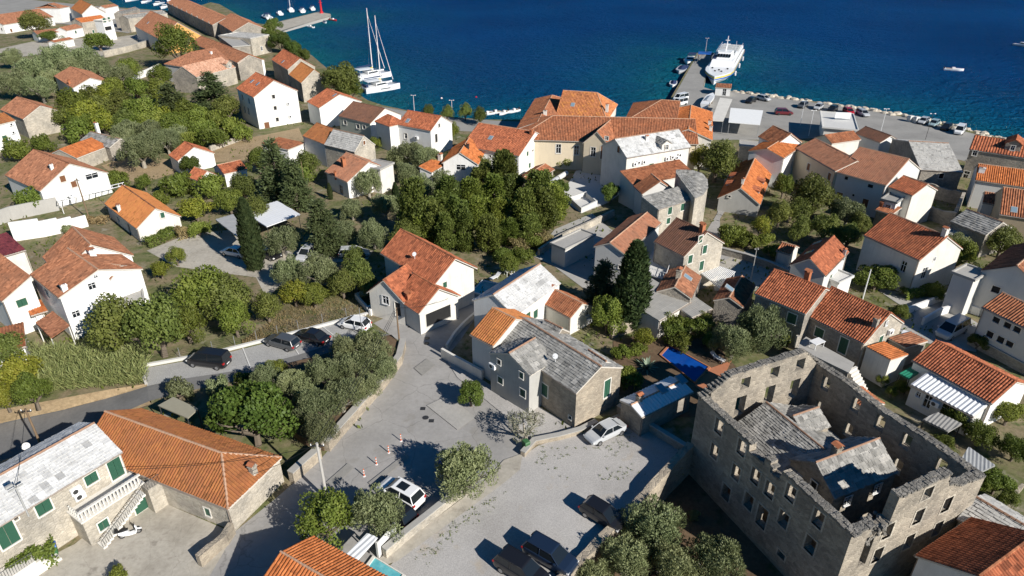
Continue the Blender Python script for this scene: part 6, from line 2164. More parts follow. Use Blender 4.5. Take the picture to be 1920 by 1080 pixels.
canopy('awning', 'rust-stained pale flat roof left of the cafe awning', [(1334, 226), (1356, 227), (1373, 186), (1350, 183)], 3.2, 'offwhite', 'canopy', post='steel')
canopy('pier_shelter', 'blue roofed shelter at the end of the ferry pier', [(1309, 101), (1333, 102), (1335, 97), (1310, 96)], 3.0, 'blue_paint', 'shelter', post='steel')
canopy('shelter', 'grey corrugated shelter roof right of the ruin', [(1790, 880), (1826, 892), (1866, 873), (1816, 838)], 2.6, 'metal_grey', 'shelter', rib=.3)
canopy('shelter', 'dark corrugated shelter below the white metal roof', [(1730, 787), (1778, 810), (1804, 795), (1757, 773)], 2.0, 'asbestos', 'shelter', rib=.35)
canopy('sun_canopy', 'green corrugated canopy beside the plastered annexe', [(1685, 700), (1705, 711), (1728, 696), (1710, 687)], 2.2, 'green_mesh', 'canopy', rib=.3)
canopy('white_shed', 'white slatted roof beside the bottom turquoise pool', [(650, 1040), (668, 1052), (708, 1008), (688, 1000)], 2.2, 'metal_white', 'canopy', rib=.4)
canopy('sun_canopy', 'pale flat canopy beside the dark red carport', [(1684, 634), (1700, 640), (1717, 626), (1694, 618)], 2.6, 'metal_white', 'canopy')

# roofed terrace of the brown-roofed stone house
tq = [P(x, y, 3.0) for x, y in ((1207, 512), (1248, 526), (1262, 484), (1226, 466))]
c = sum(tq, Vector()) / 4
tr_ = thing('balcony_terrace', 'pale raised terrace with white railing before the dark brown roof', 'terrace', (c.x, c.y, 0))
MB().prism([(p.x - c.x, p.y - c.y) for p in tq], -.2, 3.0).build('base', 'stone_light', tr_)
MB().prism([((p.x - c.x) * 1.03, (p.y - c.y) * 1.03) for p in tq], 3.002, 3.14).build('floor', 'palegrey', tr_)
for i in range(3):
    a, b = tq[i] - c, tq[(i + 1) % 4] - c
    m = MB()
    for k in range(9):
        v = a.lerp(b, k / 8)
        m.tube((v.x, v.y, 3.14), (v.x, v.y, 4.1), .03, .03, 4)
    m.tube((a.x, a.y, 4.1), (b.x, b.y, 4.1), .04, .04, 5)
    m.build('railing', 'frame_white', tr_)

# white sliding gate by the bottom pool
g0, g1 = P(712, 1044), P(740, 1012)
gate = thing('sliding_gate', 'plain white sliding gate at the end of the island wall', 'gate', g0, math.atan2(g1.y - g0.y, g1.x - g0.x))
gl = (g1 - g0).length
MB().box(0, -.04, .1, gl, .04, 1.7).build('panel', 'frame_white', gate)
for x in (-.1, gl + .1):
    MB().box(x - .1, -.1, 0, x + .1, .1, 1.85).build('post', 'palegrey', gate)

# ------------------------------------------------------------------ balcony and stairs of the near stone house
yb = .12
a_ = local_of(hw, 120, 942, yb)
b_ = local_of(hw, 243, 893, yb)
xa, xb = min(a_.x, b_.x), max(a_.x, b_.x)
zb = 2.75
dpt = 2.0
MB().box(xa, -dpt, -.2, xb, yb - .002, zb).build('balcony_base', 'stone_light', hw)
MB().box(xa - .12, -dpt - .15, zb + .002, xb + .1, yb - .004, zb + .14).build('balcony_floor', 'surround', hw)
MB().box(xa - .05, -dpt - .06, zb + .95, xb, -dpt + .14, zb + 1.07).build('handrail', 'surround', hw)
bal = MB()
rings = []
for z, r in ((0, .07), (.08, .07), (.12, .04), (.3, .085), (.5, .05), (.68, .045), (.74, .07), (.81, .07)):
    rings.append([(math.cos(t) * r, math.sin(t) * r, z) for t in [k * math.pi / 4 for k in range(8)]])
balm = bal.loft(rings).mesh('baluster', 'surround')
nb = int((xb - xa) / .3)
for i in range(nb):
    put('baluster', balm, hw, None, (xa + .15 + i * .3, -dpt + .04, zb + .14))
for y in (-1.6, -1.3, -1.0, -.7, -.4):
    put('baluster', balm, hw, None, (xa + .04, y, zb + .14))
fm, sub = window_mesh(.8, .9, 's', 0)
wo = put('window', fm, hw, None, (xa + (xb - xa) * .25, -dpt - .125, 1.4), 0)
for n_, me in sub:
    put(n_, me, wo)
dr = MB()
cx = xa + (xb - xa) * .86
pts_ = [(-.55, .1), (.55, .1), (.55, 1.3)] + [(math.cos(t) * .55, 1.3 + math.sin(t) * .5) for t in [k * math.pi / 8 for k in range(1, 8)]] + [(-.55, 1.3)]
dr.face([(cx + x, -dpt - .03, z) for x, z in pts_])
dr.face([(cx + x * 1.2, -dpt - .015, z * 1.07 - .05) for x, z in pts_], 1)
dr.build('arched_door', ['shutter_green', 'surround'], hw)
# landing and flight against the balcony front
st = MB()
nst = 14
x_top, x_bot = xb - .2, xa + .4
for i in range(nst):
    z = zb * (1 - (i + 1) / (nst + 1))
    xx = x_top + (x_bot - x_top) * (i + 1) / (nst + 1)
    st.box(xx - .34, -dpt - 1.15, max(-.1, z - .22), xx, -dpt - .16, z)
st.build('stair', 'surround', hw)
MB().box(xb - .25, -dpt - 1.15, -.1, xb + 1.0, -dpt - .16, zb).build('landing', 'stone_light', hw)
rl = MB()
for i in range(nst * 2):
    t = i / (nst * 2 - 1)
    x = x_top + (x_bot - x_top) * t
    z = zb * (1 - t)
    rl.tube((x, -dpt - 1.12, z), (x, -dpt - 1.12, z + .9), .014, .014, 4)
rl.tube((x_top, -dpt - 1.12, zb + .9), (x_bot, -dpt - 1.12, .9), .03, .03, 5)
for i in range(6):
    x = xb - .2 + i * .22
    rl.tube((x, -dpt - 1.12, zb), (x, -dpt - 1.12, zb + .9), .014, .014, 4)
rl.tube((xb - .2, -dpt - 1.12, zb + .9), (xb + .95, -dpt - 1.12, zb + .9), .03, .03, 5)
rl.build('iron_railing', 'iron', hw)
# second stair at the left door
c_ = local_of(hw, 12, 1030, yb)
st = MB()
st.box(c_.x - 2.2, -1.3, -.1, c_.x + 1.0, yb - .002, 1.5)
for i in range(5):
    st.box(c_.x + 1.0 + i * .32, -1.3, -.1, c_.x + 1.32 + i * .32, yb - .002, 1.25 - i * .25)
st.build('door_stair', 'offwhite', hw)
rl = MB()
for i in range(18):
    x = c_.x - 2.1 + i * .18
    rl.tube((x, -1.27, 1.5), (x, -1.27, 2.4), .014, .014, 4)
rl.tube((c_.x - 2.1, -1.27, 2.4), (c_.x + 1.0, -1.27, 2.4), .03, .03, 5)
rl.build('iron_railing', 'iron', hw)
# roof pole on the wall
q = local_of(hw, 54, 968, -.1)
m = MB().tube((q.x, -.1, q.z), (q.x, -.2, q.z + 3.4), .07, .05, 6)
m.box(q.x - .5, -.26, q.z + 3.0, q.x + .5, -.16, q.z + 3.12)
m.box(q.x - .6, -.3, q.z + 3.4, q.x - .1, -.1, q.z + 3.6)
m.build('wall_pole', 'metal_grey', hw)
# dish antenna behind its ridge
p = P(52, 845, 4.5)
dd = thing('satellite_dish', 'large white dish antenna behind the pale slab roof', 'antenna', (p.x, p.y, 0))
MB().tube((0, 0, 0), (0, 0, 5.2), .06, .05, 6).build('mast', 'steel', dd)
dv_ = Vector((.5, -.5, .5)).normalized()
av = dv_.orthogonal().normalized()
bv = dv_.cross(av)
MB().loft([[Vector((0, 0, 5.0)) + dv_ * d_ + (av * math.cos(t) + bv * math.sin(t)) * r_ for t in [k * math.pi / 8 for k in range(16)]] for r_, d_ in ((.04, 0), (.2, .03), (.33, .1))]).build('reflector', 'palegrey', dd)
MB().tube((0, 0, 5.0), Vector((0, 0, 5.0)) + dv_ * .8, .025, .025, 4).build('feed_arm', 'steel', dd)
# balustrade of the maroon-roofed house
bp = [P(x, y, 2.9) for x, y in ((-20, 522), (52, 500))]
br_ = thing('balustrade', 'white balcony balustrade below the maroon roof', 'balustrade', (bp[0].x, bp[0].y, 0), math.atan2((bp[1] - bp[0]).y, (bp[1] - bp[0]).x))
bl = (bp[1] - bp[0]).length
MB().box(0, -.1, 2.7, bl, 2.6, 2.9).build('slab', 'offwhite', br_)
MB().box(0, -.1, 3.72, bl, .1, 3.85).build('handrail', 'white', br_)
for i in range(int(bl / .3)):
    put('baluster', balm, br_, None, (.15 + i * .3, 0, 2.9))


# ------------------------------------------------------------------ vehicles
CARM = {}


def car_meshes(kind):
    if kind in CARM:
        return CARM[kind]
    L, Wd, Ht, belt, gb, gt, nose = {'hatch': (4.1, 1.76, 1.48, .93, (-.47, .30), (-.36, .08), .74), 'sedan': (4.5, 1.78, 1.45, .92, (-.36, .27), (-.22, .08), .74), 'suv': (4.55, 1.86, 1.66, 1.02, (-.48, .27), (-.40, .10), .86),
                                     'wagon': (4.6, 1.8, 1.5, .93, (-.49, .27), (-.42, .07), .74), 'van': (4.9, 1.92, 1.95, 1.1, (-.495, .36), (-.47, .20), .95)}[kind]
    hw_ = Wd / 2
    body = MB()
    rings = []
    for fx, zt_, w in ((-.5, .70, .80), (-.485, belt - .06, .90), (-.44, belt, .965), (-.2, belt, 1.0), (.1, belt, 1.0), (gb[1], belt - .01, .985), (.40, nose + .06, .94), (.47, nose - .06, .86), (.5, nose - .2, .72)):
        x = fx * L
        w *= hw_
        zb_ = .22 if abs(fx) < .46 else .32
        rings.append([(x, -w * .88, zb_), (x, -w, zb_ + .16), (x, -w * 1.0, zt_ - .22), (x, -w * .95, zt_ - .04), (x, -w * .86, zt_), (x, w * .86, zt_), (x, w * .95, zt_ - .04), (x, w, zt_ - .22), (x, w, zb_ + .16), (x, w * .88, zb_)])
    body.loft(rings)
    # roof and pillars in body colour
    z0_, z1_ = belt - .01, Ht
    bx0, bx1, tx0, tx1 = gb[0] * L, gb[1] * L, gt[0] * L, gt[1] * L
    wb, wt = hw_ * .88, hw_ * .70
    roof_ = [(tx0 - .04, -wt, z1_ - .05), (tx1 + .04, -wt, z1_ - .05), (tx1 + .04, wt, z1_ - .05), (tx0 - .04, wt, z1_ - .05)]
    top_ = [(tx0 + .12, -wt * .86, z1_), (tx1 - .08, -wt * .86, z1_), (tx1 - .08, wt * .86, z1_), (tx0 + .12, wt * .86, z1_)]
    body.loft([roof_, top_])
    for s in (-1, 1):
        body.tube((bx0, s * wb, z0_), (tx0, s * wt, z1_ - .04), .055, .045, 5)
        body.tube((bx1, s * wb, z0_), (tx1, s * wt, z1_ - .04), .045, .04, 5)
        xm = (bx0 + bx1) / 2 - .1
        body.tube((xm, s * wb, z0_), (xm - .05, s * wt, z1_ - .04), .04, .04, 5)
        body.tube((tx0, s * wt, z1_ - .03), (tx1, s * wt, z1_ - .03), .045, .045, 5)
        body.box(bx1 - .35, s * (hw_ + .02) - .09, belt + .0, bx1 - .17, s * (hw_ + .02) + .09, belt + .14)
    glass = MB()
    glass.loft([[(bx0, -wb, z0_), (bx1, -wb, z0_), (bx1, wb, z0_), (bx0, wb, z0_)], [(tx0, -wt, z1_ - .055), (tx1, -wt, z1_ - .055), (tx1, wt, z1_ - .055), (tx0, wt, z1_ - .055)]])
    wr = .34 if kind in ('suv', 'van') else .31
    tyre = MB()
    tyre.loft([[(math.cos(t) * r, y, math.sin(t) * r) for t in [k * math.pi / 8 for k in range(16)]] for r, y in ((wr * .62, -.11), (wr * .95, -.11), (wr, -.07), (wr, .07), (wr * .95, .11), (wr * .62, .11))])
    rim = MB()
    rim.tube((0, -.115, 0), (0, .115, 0), wr * .6, wr * .6, 12)
    lt = MB()
    for s in (-1, 1):
        lt.box(L * .475 - .14, s * hw_ * .72 - .17, nose - .26, L * .475 + .045, s * hw_ * .72 + .15, nose - .12)
    tl = MB()
    for s in (-1, 1):
        tl.box(-L * .5 - .015, s * hw_ * .78 - .14, belt - .30, -L * .47, s * hw_ * .78 + .12, belt - .1)
    pl = MB().box(-L * .5 - .02, -.26, .52, -L * .49, .26, .63)
    CARM[kind] = dict(body=body.mesh('body', 'car_black', True), glass=glass.mesh('windows', 'glass'), tyre=tyre.mesh('tyre', 'rubber', True), rim=rim.mesh('rim', 'rim'),
                      head=lt.mesh('headlight', 'lamp_clear'), tail=tl.mesh('tail_light', 'lamp_red'), plate=pl.mesh('number_plate', 'frame_white'), L=L, W=Wd, wr=wr)
    me = CARM[kind]['body']
    me.polygons.foreach_set('use_smooth', [False] * len(me.polygons))
    return CARM[kind]


def car(kind, paint, front, rear, label, group=None, far=False, z=.02, sunroof=False):
    a, b = P(front[0], front[1], .5), P(rear[0], rear[1], .5)
    c = (a + b) / 2
    m = car_meshes(kind)
    root = thing('parked_' + ('van' if kind == 'van' else 'car'), label, 'van' if kind == 'van' else 'car', (c.x, c.y, z), math.atan2((a - b).y, (a - b).x), group)
    o = put('body', m['body'], root)
    o.material_slots[0].link = 'OBJECT'
    o.material_slots[0].material = MAT[paint]
    put('windows', m['glass'], root)
    for sx in (-.31, .31):
        for sy in (-1, 1):
            w = put('wheel', m['tyre'], root, None, (sx * m['L'], sy * (m['W'] / 2 - .1), m['wr']))
            if not far:
                put('rim', m['rim'], w)
    if not far:
        put('headlight', m['head'], root)
        put('tail_light', m['tail'], root)
        put('number_plate', m['plate'], root)
    if sunroof:
        MB().box(-.95, -.42, 1.655, .05, .42, 1.675).build('sunroof', 'glass', root)
    return root


car('suv', 'car_white', (715, 906), (788, 946), 'white suv with dark glass roof beside the olive trees on the street', sunroof=True)
car('hatch', 'car_black', (715, 943), (768, 978), 'black car half hidden under the olive tree, red tail light showing')
car('hatch', 'car_blue', (838, 862), (882, 884), 'blue car hidden under the spreading olive tree')
car('sedan', 'car_silver', (1102, 826), (1167, 795), 'silver sedan in front of the stone house gable')
car('hatch', 'car_black', (1165, 987), (1097, 946), 'black hatchback parked topmost of three on the gravel')
car('suv', 'car_navy', (1075, 1068), (990, 1019), 'navy suv parked in the middle of three on the gravel')
car('suv', 'car_black', (1020, 1095), (938, 1045), 'black suv at the bottom edge of the gravel with open roof frame')
car('van', 'car_black', (352, 672), (432, 682), 'black van at the left end of the parking bay')
car('wagon', 'car_grey', (500, 634), (558, 650), 'dark grey estate car in the parking bay, second from the van')
car('sedan', 'car_black', (557, 624), (614, 640), 'black sedan in the parking bay beside the grey estate')
car('hatch', 'car_white', (640, 603), (690, 613), 'white hatchback at the top of the parking bay by the new house')
car('sedan', 'car_white', (425, 470), (456, 476), 'white car on the driveway left of the slim cypress')
car('hatch', 'car_black', (523, 484), (486, 470), 'black car under the olive on the driveway')
car('suv', 'car_silver', (568, 484), (584, 470), 'silver suv facing the camera under the broad conifer')
car('wagon', 'car_silver', (685, 474), (644, 476), 'silver estate car shaded below the olive trees')
car('van', 'car_silver', (1762, 632), (1806, 608), 'silver minivan in the shaded bay at the right')
car('van', 'car_white', (1262, 188), (1290, 182), 'white van nearer the sea on the pier root', far=True)
car('van', 'car_white', (1260, 197), (1288, 191), 'white van nearer the orange hipped roof on the pier root', far=True)
GQ = 'cars parked along the sea wall'
for kind, paint, f, r, lb in (('hatch', 'car_black', (1400, 192), (1415, 186), 'black car behind the cafe awning, nearest the kiosk'), ('hatch', 'car_silver', (1440, 187), (1424, 183), 'silver car right of the black one near the kiosk'),
                              ('suv', 'car_maroon', (1486, 212), (1453, 211), 'dark red car crossing the quay lengthwise'), ('hatch', 'car_grey', (1495, 203), (1515, 193), 'dark grey car first in the row along the rocks'),
                              ('hatch', 'car_silver', (1527, 206), (1542, 196), 'silver car second in the row along the rocks'), ('hatch', 'car_black', (1552, 210), (1570, 200), 'black car third in the row, behind the hall sign'),
                              ('hatch', 'car_red', (1600, 215), (1582, 204), 'bright red car behind the waiting hall'), ('wagon', 'car_silver', (1628, 218), (1608, 208), 'silver-blue car right of the red one'),
                              ('hatch', 'car_silver', (1725, 231), (1738, 224), 'silver car left of the teal one along the rocks'), ('hatch', 'car_teal', (1744, 236), (1758, 228), 'teal grey car in the right row along the rocks'),
                              ('hatch', 'car_black', (1766, 244), (1782, 234), 'black car beside the white van at the end of the row'), ('van', 'car_white', (1792, 254), (1806, 238), 'white van last in the row along the rocks')):
    car(kind, paint, f, r, lb, GQ, far=True)
GB = 'grey recycling containers on the quay'
for x, y, lb in ((1706, 228, 'left grey recycling container by the rocks'), (1717, 230, 'right grey recycling container by the rocks')):
    p = P(x, y)
    t_ = thing('recycling_container', lb, 'container', p, .3, GB)
    MB().loft([[(a * w, b * w, z) for a, b in ((-1, -.8), (1, -.8), (1, .8), (-1, .8))] for z, w in ((0, .6), (1.2, .75), (1.5, .55))]).build('body', 'palegrey', t_)
    MB().box(-.3, -.62, 1.0, .3, -.55, 1.2).build('slot', 'dark', t_)

# scooter in the courtyard
p = P(246, 1004)
s_ = thing('motor_scooter', 'white and black motor scooter in the courtyard', 'scooter', p, math.radians(28))
for x in (-.62, .62):
    w = MB()
    w.loft([[(math.cos(t) * r, y, math.sin(t) * r) for t in [k * math.pi / 8 for k in range(16)]] for r, y in ((.14, -.06), (.26, -.06), (.28, 0), (.26, .06), (.14, .06))])
    w_ = put('wheel', w.mesh('wheel', 'rubber'), s_, None, (x, 0, .28))
    MB().tube((0, -.065, 0), (0, .065, 0), .15, .15, 10).build('rim', 'rim', w_)
MB().loft([[(x, -w, z0_), (x, w, z0_), (x, w * .8, z1_), (x, -w * .8, z1_)] for x, w, z0_, z1_ in ((-.85, .12, .55, .75), (-.5, .2, .35, .82), (-.1, .2, .25, .72), (.0, .18, .22, .34), (.4, .18, .22, .36))]).build('body', 'boat_white', s_)
MB().loft([[(x, -w, .8), (x, w, .8), (x, w * .8, z1_), (x, -w * .8, z1_)] for x, w, z1_ in ((-.8, .12, .86), (-.5, .17, .93), (-.05, .14, .86))]).build('seat', 'black', s_)
MB().loft([[(.38, -.17, .25), (.45, -.17, .25), (.45, .17, .25), (.38, .17, .25)], [(.5, -.15, .7), (.6, -.13, .7), (.6, .13, .7), (.5, .15, .7)], [(.42, -.06, 1.0), (.5, -.06, 1.0), (.5, .06, 1.0), (.42, .06, 1.0)]]).build('leg_shield', 'boat_white', s_)
m = MB().tube((.45, -.34, 1.02), (.45, .34, 1.02), .02, .02, 6)
m.tube((.62, 0, .28), (.46, 0, 1.0), .03, .03, 6)
m.build('handlebar', 'black', s_)
MB().box(.5, -.2, .3, .9, .2, .56).build('front_mudguard', 'black', s_) if False else MB().loft([[(.5, -.08, .58), (.5, .08, .58), (.5, .06, .62), (.5, -.06, .62)], [(.9, -.07, .45), (.9, .07, .45), (.9, .05, .5), (.9, -.05, .5)]]).build('mudguard', 'boat_white', s_)
MB().loft([[(-1.05, -.16, .85), (-.75, -.16, .85), (-.75, .16, .85), (-1.05, .16, .85)], [(-1.0, -.14, 1.12), (-.78, -.14, 1.12), (-.78, .14, 1.12), (-1.0, .14, 1.12)]]).build('top_box', 'black', s_)


def wheelie(px, py, label, mat, lid):
    p = P(px, py)
    t_ = thing('wheelie_bin', label, 'bin', p, .6)
    MB().loft([[(-.22, -.26, .06), (.22, -.26, .06), (.22, .26, .06), (-.22, .26, .06)], [(-.29, -.34, .95), (.29, -.34, .95), (.29, .34, .95), (-.29, .34, .95)]]).build('body', mat, t_)
    MB().loft([[(-.31, -.37, .955), (.31, -.37, .955), (.31, .37, .955), (-.31, .37, .955)], [(-.26, -.3, 1.07), (.28, -.3, 1.07), (.28, .3, 1.07), (-.26, .3, 1.07)]]).build('lid', lid, t_)
    for s in (-1, 1):
        MB().tube((-.24, s * .3, .1), (-.24, s * .24, .1), .1, .1, 10).build('wheel', 'rubber', t_)


wheelie(757, 604, 'green wheelie bin against the new house wall', 'green_bin', 'green_bin')
wheelie(104, 1038, 'green bin with blue lid by the courtyard steps', 'green_bin', 'blue_paint')
wheelie(986, 842, 'dark green bin behind the stone kerb of the car park', 'green_bin', 'green_bin')

# flexible marker posts on the street
for (x, y), lb in zip(((752, 827), (729, 849), (706, 871), (683, 893)), ('orange and white marker post farthest up the street', 'second orange and white marker post from the top', 'third orange and white marker post from the top', 'orange and white marker post nearest the white car')):
    p = P(x, y)
    t_ = thing('marker_post', lb, 'marker post', p, 0, 'orange marker posts on the street')
    MB().loft([[(math.cos(t) * r, math.sin(t) * r, z) for t in [k * math.pi / 5 for k in range(10)]] for r, z in ((.15, 0), (.15, .03), (.06, .05))]).build('base', 'frame_white', t_)
    MB().tube((0, 0, .06), (0, 0, .9), .05, .045, 10).build('post', 'orange_paint', t_)
    for z in (.35, .65):
        MB().tube((0, 0, z), (0, 0, z + .13), .053, .051, 10).build('reflective_band', 'frame_white', t_)
# manhole covers and drains
for i, (x, y, lb) in enumerate(((801, 634, 'round iron manhole cover nearest the new house'), (800, 644, 'round iron manhole cover below the first one'), (798, 783, 'round manhole cover near the gravel car park'))):
    p = P(x, y, .03)
    tag(MB().tube((0, 0, 0), (0, 0, .012), .33, .33, 18).build('manhole_cover', 'iron'), lb, 'manhole cover').location = p
for x, y, lb in ((769, 612, 'dark iron drain grate by the new house porch'), (793, 766, 'square iron cover in the street'), (809, 789, 'small square iron cover beside the manhole')):
    p = P(x, y, .03)
    tag(MB().box(-.26, -.26, 0, .26, .26, .012).build('drain_cover', 'iron'), lb, 'drain cover').location = p
# bay markings
for i, (a, b) in enumerate((((455, 652), (470, 690)), ((540, 632), (560, 664)), ((605, 612), (640, 640)))):
    pa, pb = P(*a, .09), P(*b, .09)
    d = (pb - pa).normalized() * .06
    n_ = Vector((-d.y, d.x, 0))
    m = MB()
    m.face([pa + n_, pb + n_, pb - n_, pa - n_])
    m.build('bay_line', 'road_white', None, kind='structure')


# ------------------------------------------------------------------ poles, lamps and wires
def pole(name, label, px, py, h, mat, r=.12, arm=0, top=None, lean=0, cat='pole'):
    p = P(px, py)
    t_ = thing(name, label, cat, p)
    MB().tube((0, 0, -.2), (lean, 0, h), r, r * .7, 8).build('shaft', mat, t_)
    if arm:
        m = MB().box(-arm / 2, -.05, h - .35, arm / 2, .05, h - .25)
        m.build('crossarm', 'iron', t_)
        for x in (-.45, 0, .45):
            MB().tube((x * arm, 0, h - .25), (x * arm, 0, h - .08), .05, .03, 6).build('insulator', 'boat_white', t_)
    if top == 'lamp':
        for s in (-1, 1):
            MB().loft([[(s * .5 + a * w, b * w, h + z) for a, b in ((-1, -.5), (1, -.5), (1, .5), (-1, .5))] for z, w in ((-.05, .12), (.06, .16), (.1, .1))]).build('lamp_head', 'boat_white', t_)
        MB().tube((-.5, 0, h), (.5, 0, h), .03, .03, 5).build('arm', mat, t_)
    return p + Vector((lean, 0, h))


tp1 = pole('power_pole', 'pale concrete power pole beside the street wall', 613, 937, 6.6, 'concrete_pole', .16, 1.2)
tp2 = pole('power_pole', 'brown wooden pole at the top of the street wall', 750, 652, 5.6, 'wood_pole', .12)
tp3 = pole('power_pole', 'tall wooden pole between the white gabled and orange-roofed houses', 168, 412, 7.4, 'wood_pole', .13, .9)
tp4 = pole('power_pole', 'dark wooden pole behind the pale slab roof', 80, 842, 5.0, 'wood_pole', .12, 1.0)
pole('lamp_post', 'thin grey lamp post beside the white hatchback', 680, 632, 4.2, 'steel', .05, cat='lamp')
pole('flag_pole', 'plain white pole by the vine arbour', 1617, 562, 4.6, 'boat_white', .09)
pole('power_pole', 'slim grey pole beside the tallest conifers', 575, 372, 7.0, 'wood_pole', .08)
tp5 = pole('power_pole', 'grey pole on the lane by the sunlit terrace', 1408, 524, 5.0, 'metal_grey', .07, .5)
for x, y, lb in ((777, 209, 'white promenade lamp nearest the clean red roof'), (848, 219, 'white promenade lamp between the young trees'), (1322, 104, 'twin-headed lamp at the end of the ferry pier'), (1500, 235, 'twin-headed lamp beside the waiting hall'), (1516, 255, 'tall thin lamp before the waiting hall'), (1650, 252, 'lamp post by the right quay lawn'), (1735, 262, 'dark lamp post on the right quay')):
    pole('lamp_post', lb, x, y, 4.2 if x < 1000 else 6.0, 'boat_white' if x < 1700 else 'iron', .055, top='lamp', cat='lamp')
wires = thing('power_cables', 'thin overhead cables running between the street poles', 'cable', tp1)


def cable(a, b, sag=.5):
    m = MB()
    prev = a
    for i in range(1, 13):
        t = i / 12
        q = a.lerp(b, t) - Vector((0, 0, sag * 4 * t * (1 - t)))
        m.tube(prev - tp1, q - tp1, .022, .022, 4, caps=False)
        prev = q
    m.build('cable', 'black', wires)


for off in (-.5, 0, .5):
    cable(tp1 + Vector((off, 0, -.2)), tp2 + Vector((off * .3, 0, -.1)), .6)
cable(tp1, P(476, 888, 4.6), .3)
cable(tp1 + Vector((-.3, 0, -.4)), P(240, 880, 5.2), .5)
cable(tp4, P(30, 915, 8), .2)
cable(tp2, P(840, 560, 5.0), .4)
cable(tp3, P(256, 429, 3.0), .4)


# ------------------------------------------------------------------ harbour: rocks, ferry, yachts and small boats
rk = thing('rock_armour', 'line of pale boulders along the sea wall on the right', 'rocks', P(1440, 178))
O_ = rk.location.copy()
rmesh = []
r_ = random.Random(21)
for k in range(6):
    m = MB()
    rings = []
    for z, w in ((-.8, .55), (-.35, .95), (.2, 1.0), (.62, .6)):
        n_ = 7
        rings.append([(math.cos(t * 6.283 / n_ + k) * w * r_.uniform(.75, 1.15), math.sin(t * 6.283 / n_ + k) * w * r_.uniform(.75, 1.15), z + r_.uniform(-.12, .12)) for t in range(n_)])
    rmesh.append(m.loft(rings).mesh('rock', 'rock'))
cl = [P(x, y) for x, y in ((1376, 171), (1440, 179), (1500, 188), (1560, 195), (1640, 207), (1700, 218), (1750, 227), (1790, 237), (1830, 248), (1865, 257), (1925, 266))]
for a, b in zip(cl[:-1], cl[1:]):
    n_ = int((b - a).length / .62)
    d = (b - a).normalized()
    nn = Vector((-d.y, d.x, 0))
    if nn.y < 0:
        nn = -nn
    for i in range(n_):
        if len(rk.children) >= 298:
            break
        q = a.lerp(b, (i + r_.random()) / n_) + nn * r_.uniform(-1.6, 2.4)
        s = r_.uniform(.55, 1.35)
        dep = (q - a).dot(nn)
        o = put('rock', rmesh[r_.randrange(6)], rk, None, Vector((q.x, q.y, -.05 - max(0, dep) * .36)) - O_, r_.uniform(0, 6))
        o.scale = (s, s * r_.uniform(.7, 1.2), s * r_.uniform(.6, .95))


def hull(L, B, D, bow=.35, stern=.85, z0=-.35, sheer=.25, n=11):
    """boat hull lofted along x, bow at +x"""
    rings = []
    for i in range(n):
        t = i / (n - 1)
        x = -L / 2 + L * t
        w = B / 2 * (stern + (1 - stern) * min(1, t / .3) if t < .3 else (1 if t < 1 - bow else max(.02, 1 - ((t - 1 + bow) / bow) ** 2.0)))
        zt = D + sheer * max(0, (t - .4) / .6) ** 2 * D
        ks = .55 if t < .9 else .25
        rings.append([(x, -w, zt), (x, -w * .92, zt * .45), (x, -w * ks, z0), (x, w * ks, z0), (x, w * .92, zt * .45), (x, w, zt)])
    return rings


def boat_at(name, label, bow, stern, cat, group=None, z=ZSEA):
    a, b = P(bow[0], bow[1], z), P(stern[0], stern[1], z)
    c = (a + b) / 2
    return thing(name, label, cat, (c.x, c.y, z), math.atan2((a - b).y, (a - b).x), group), (a - b).length


SMALL = {}


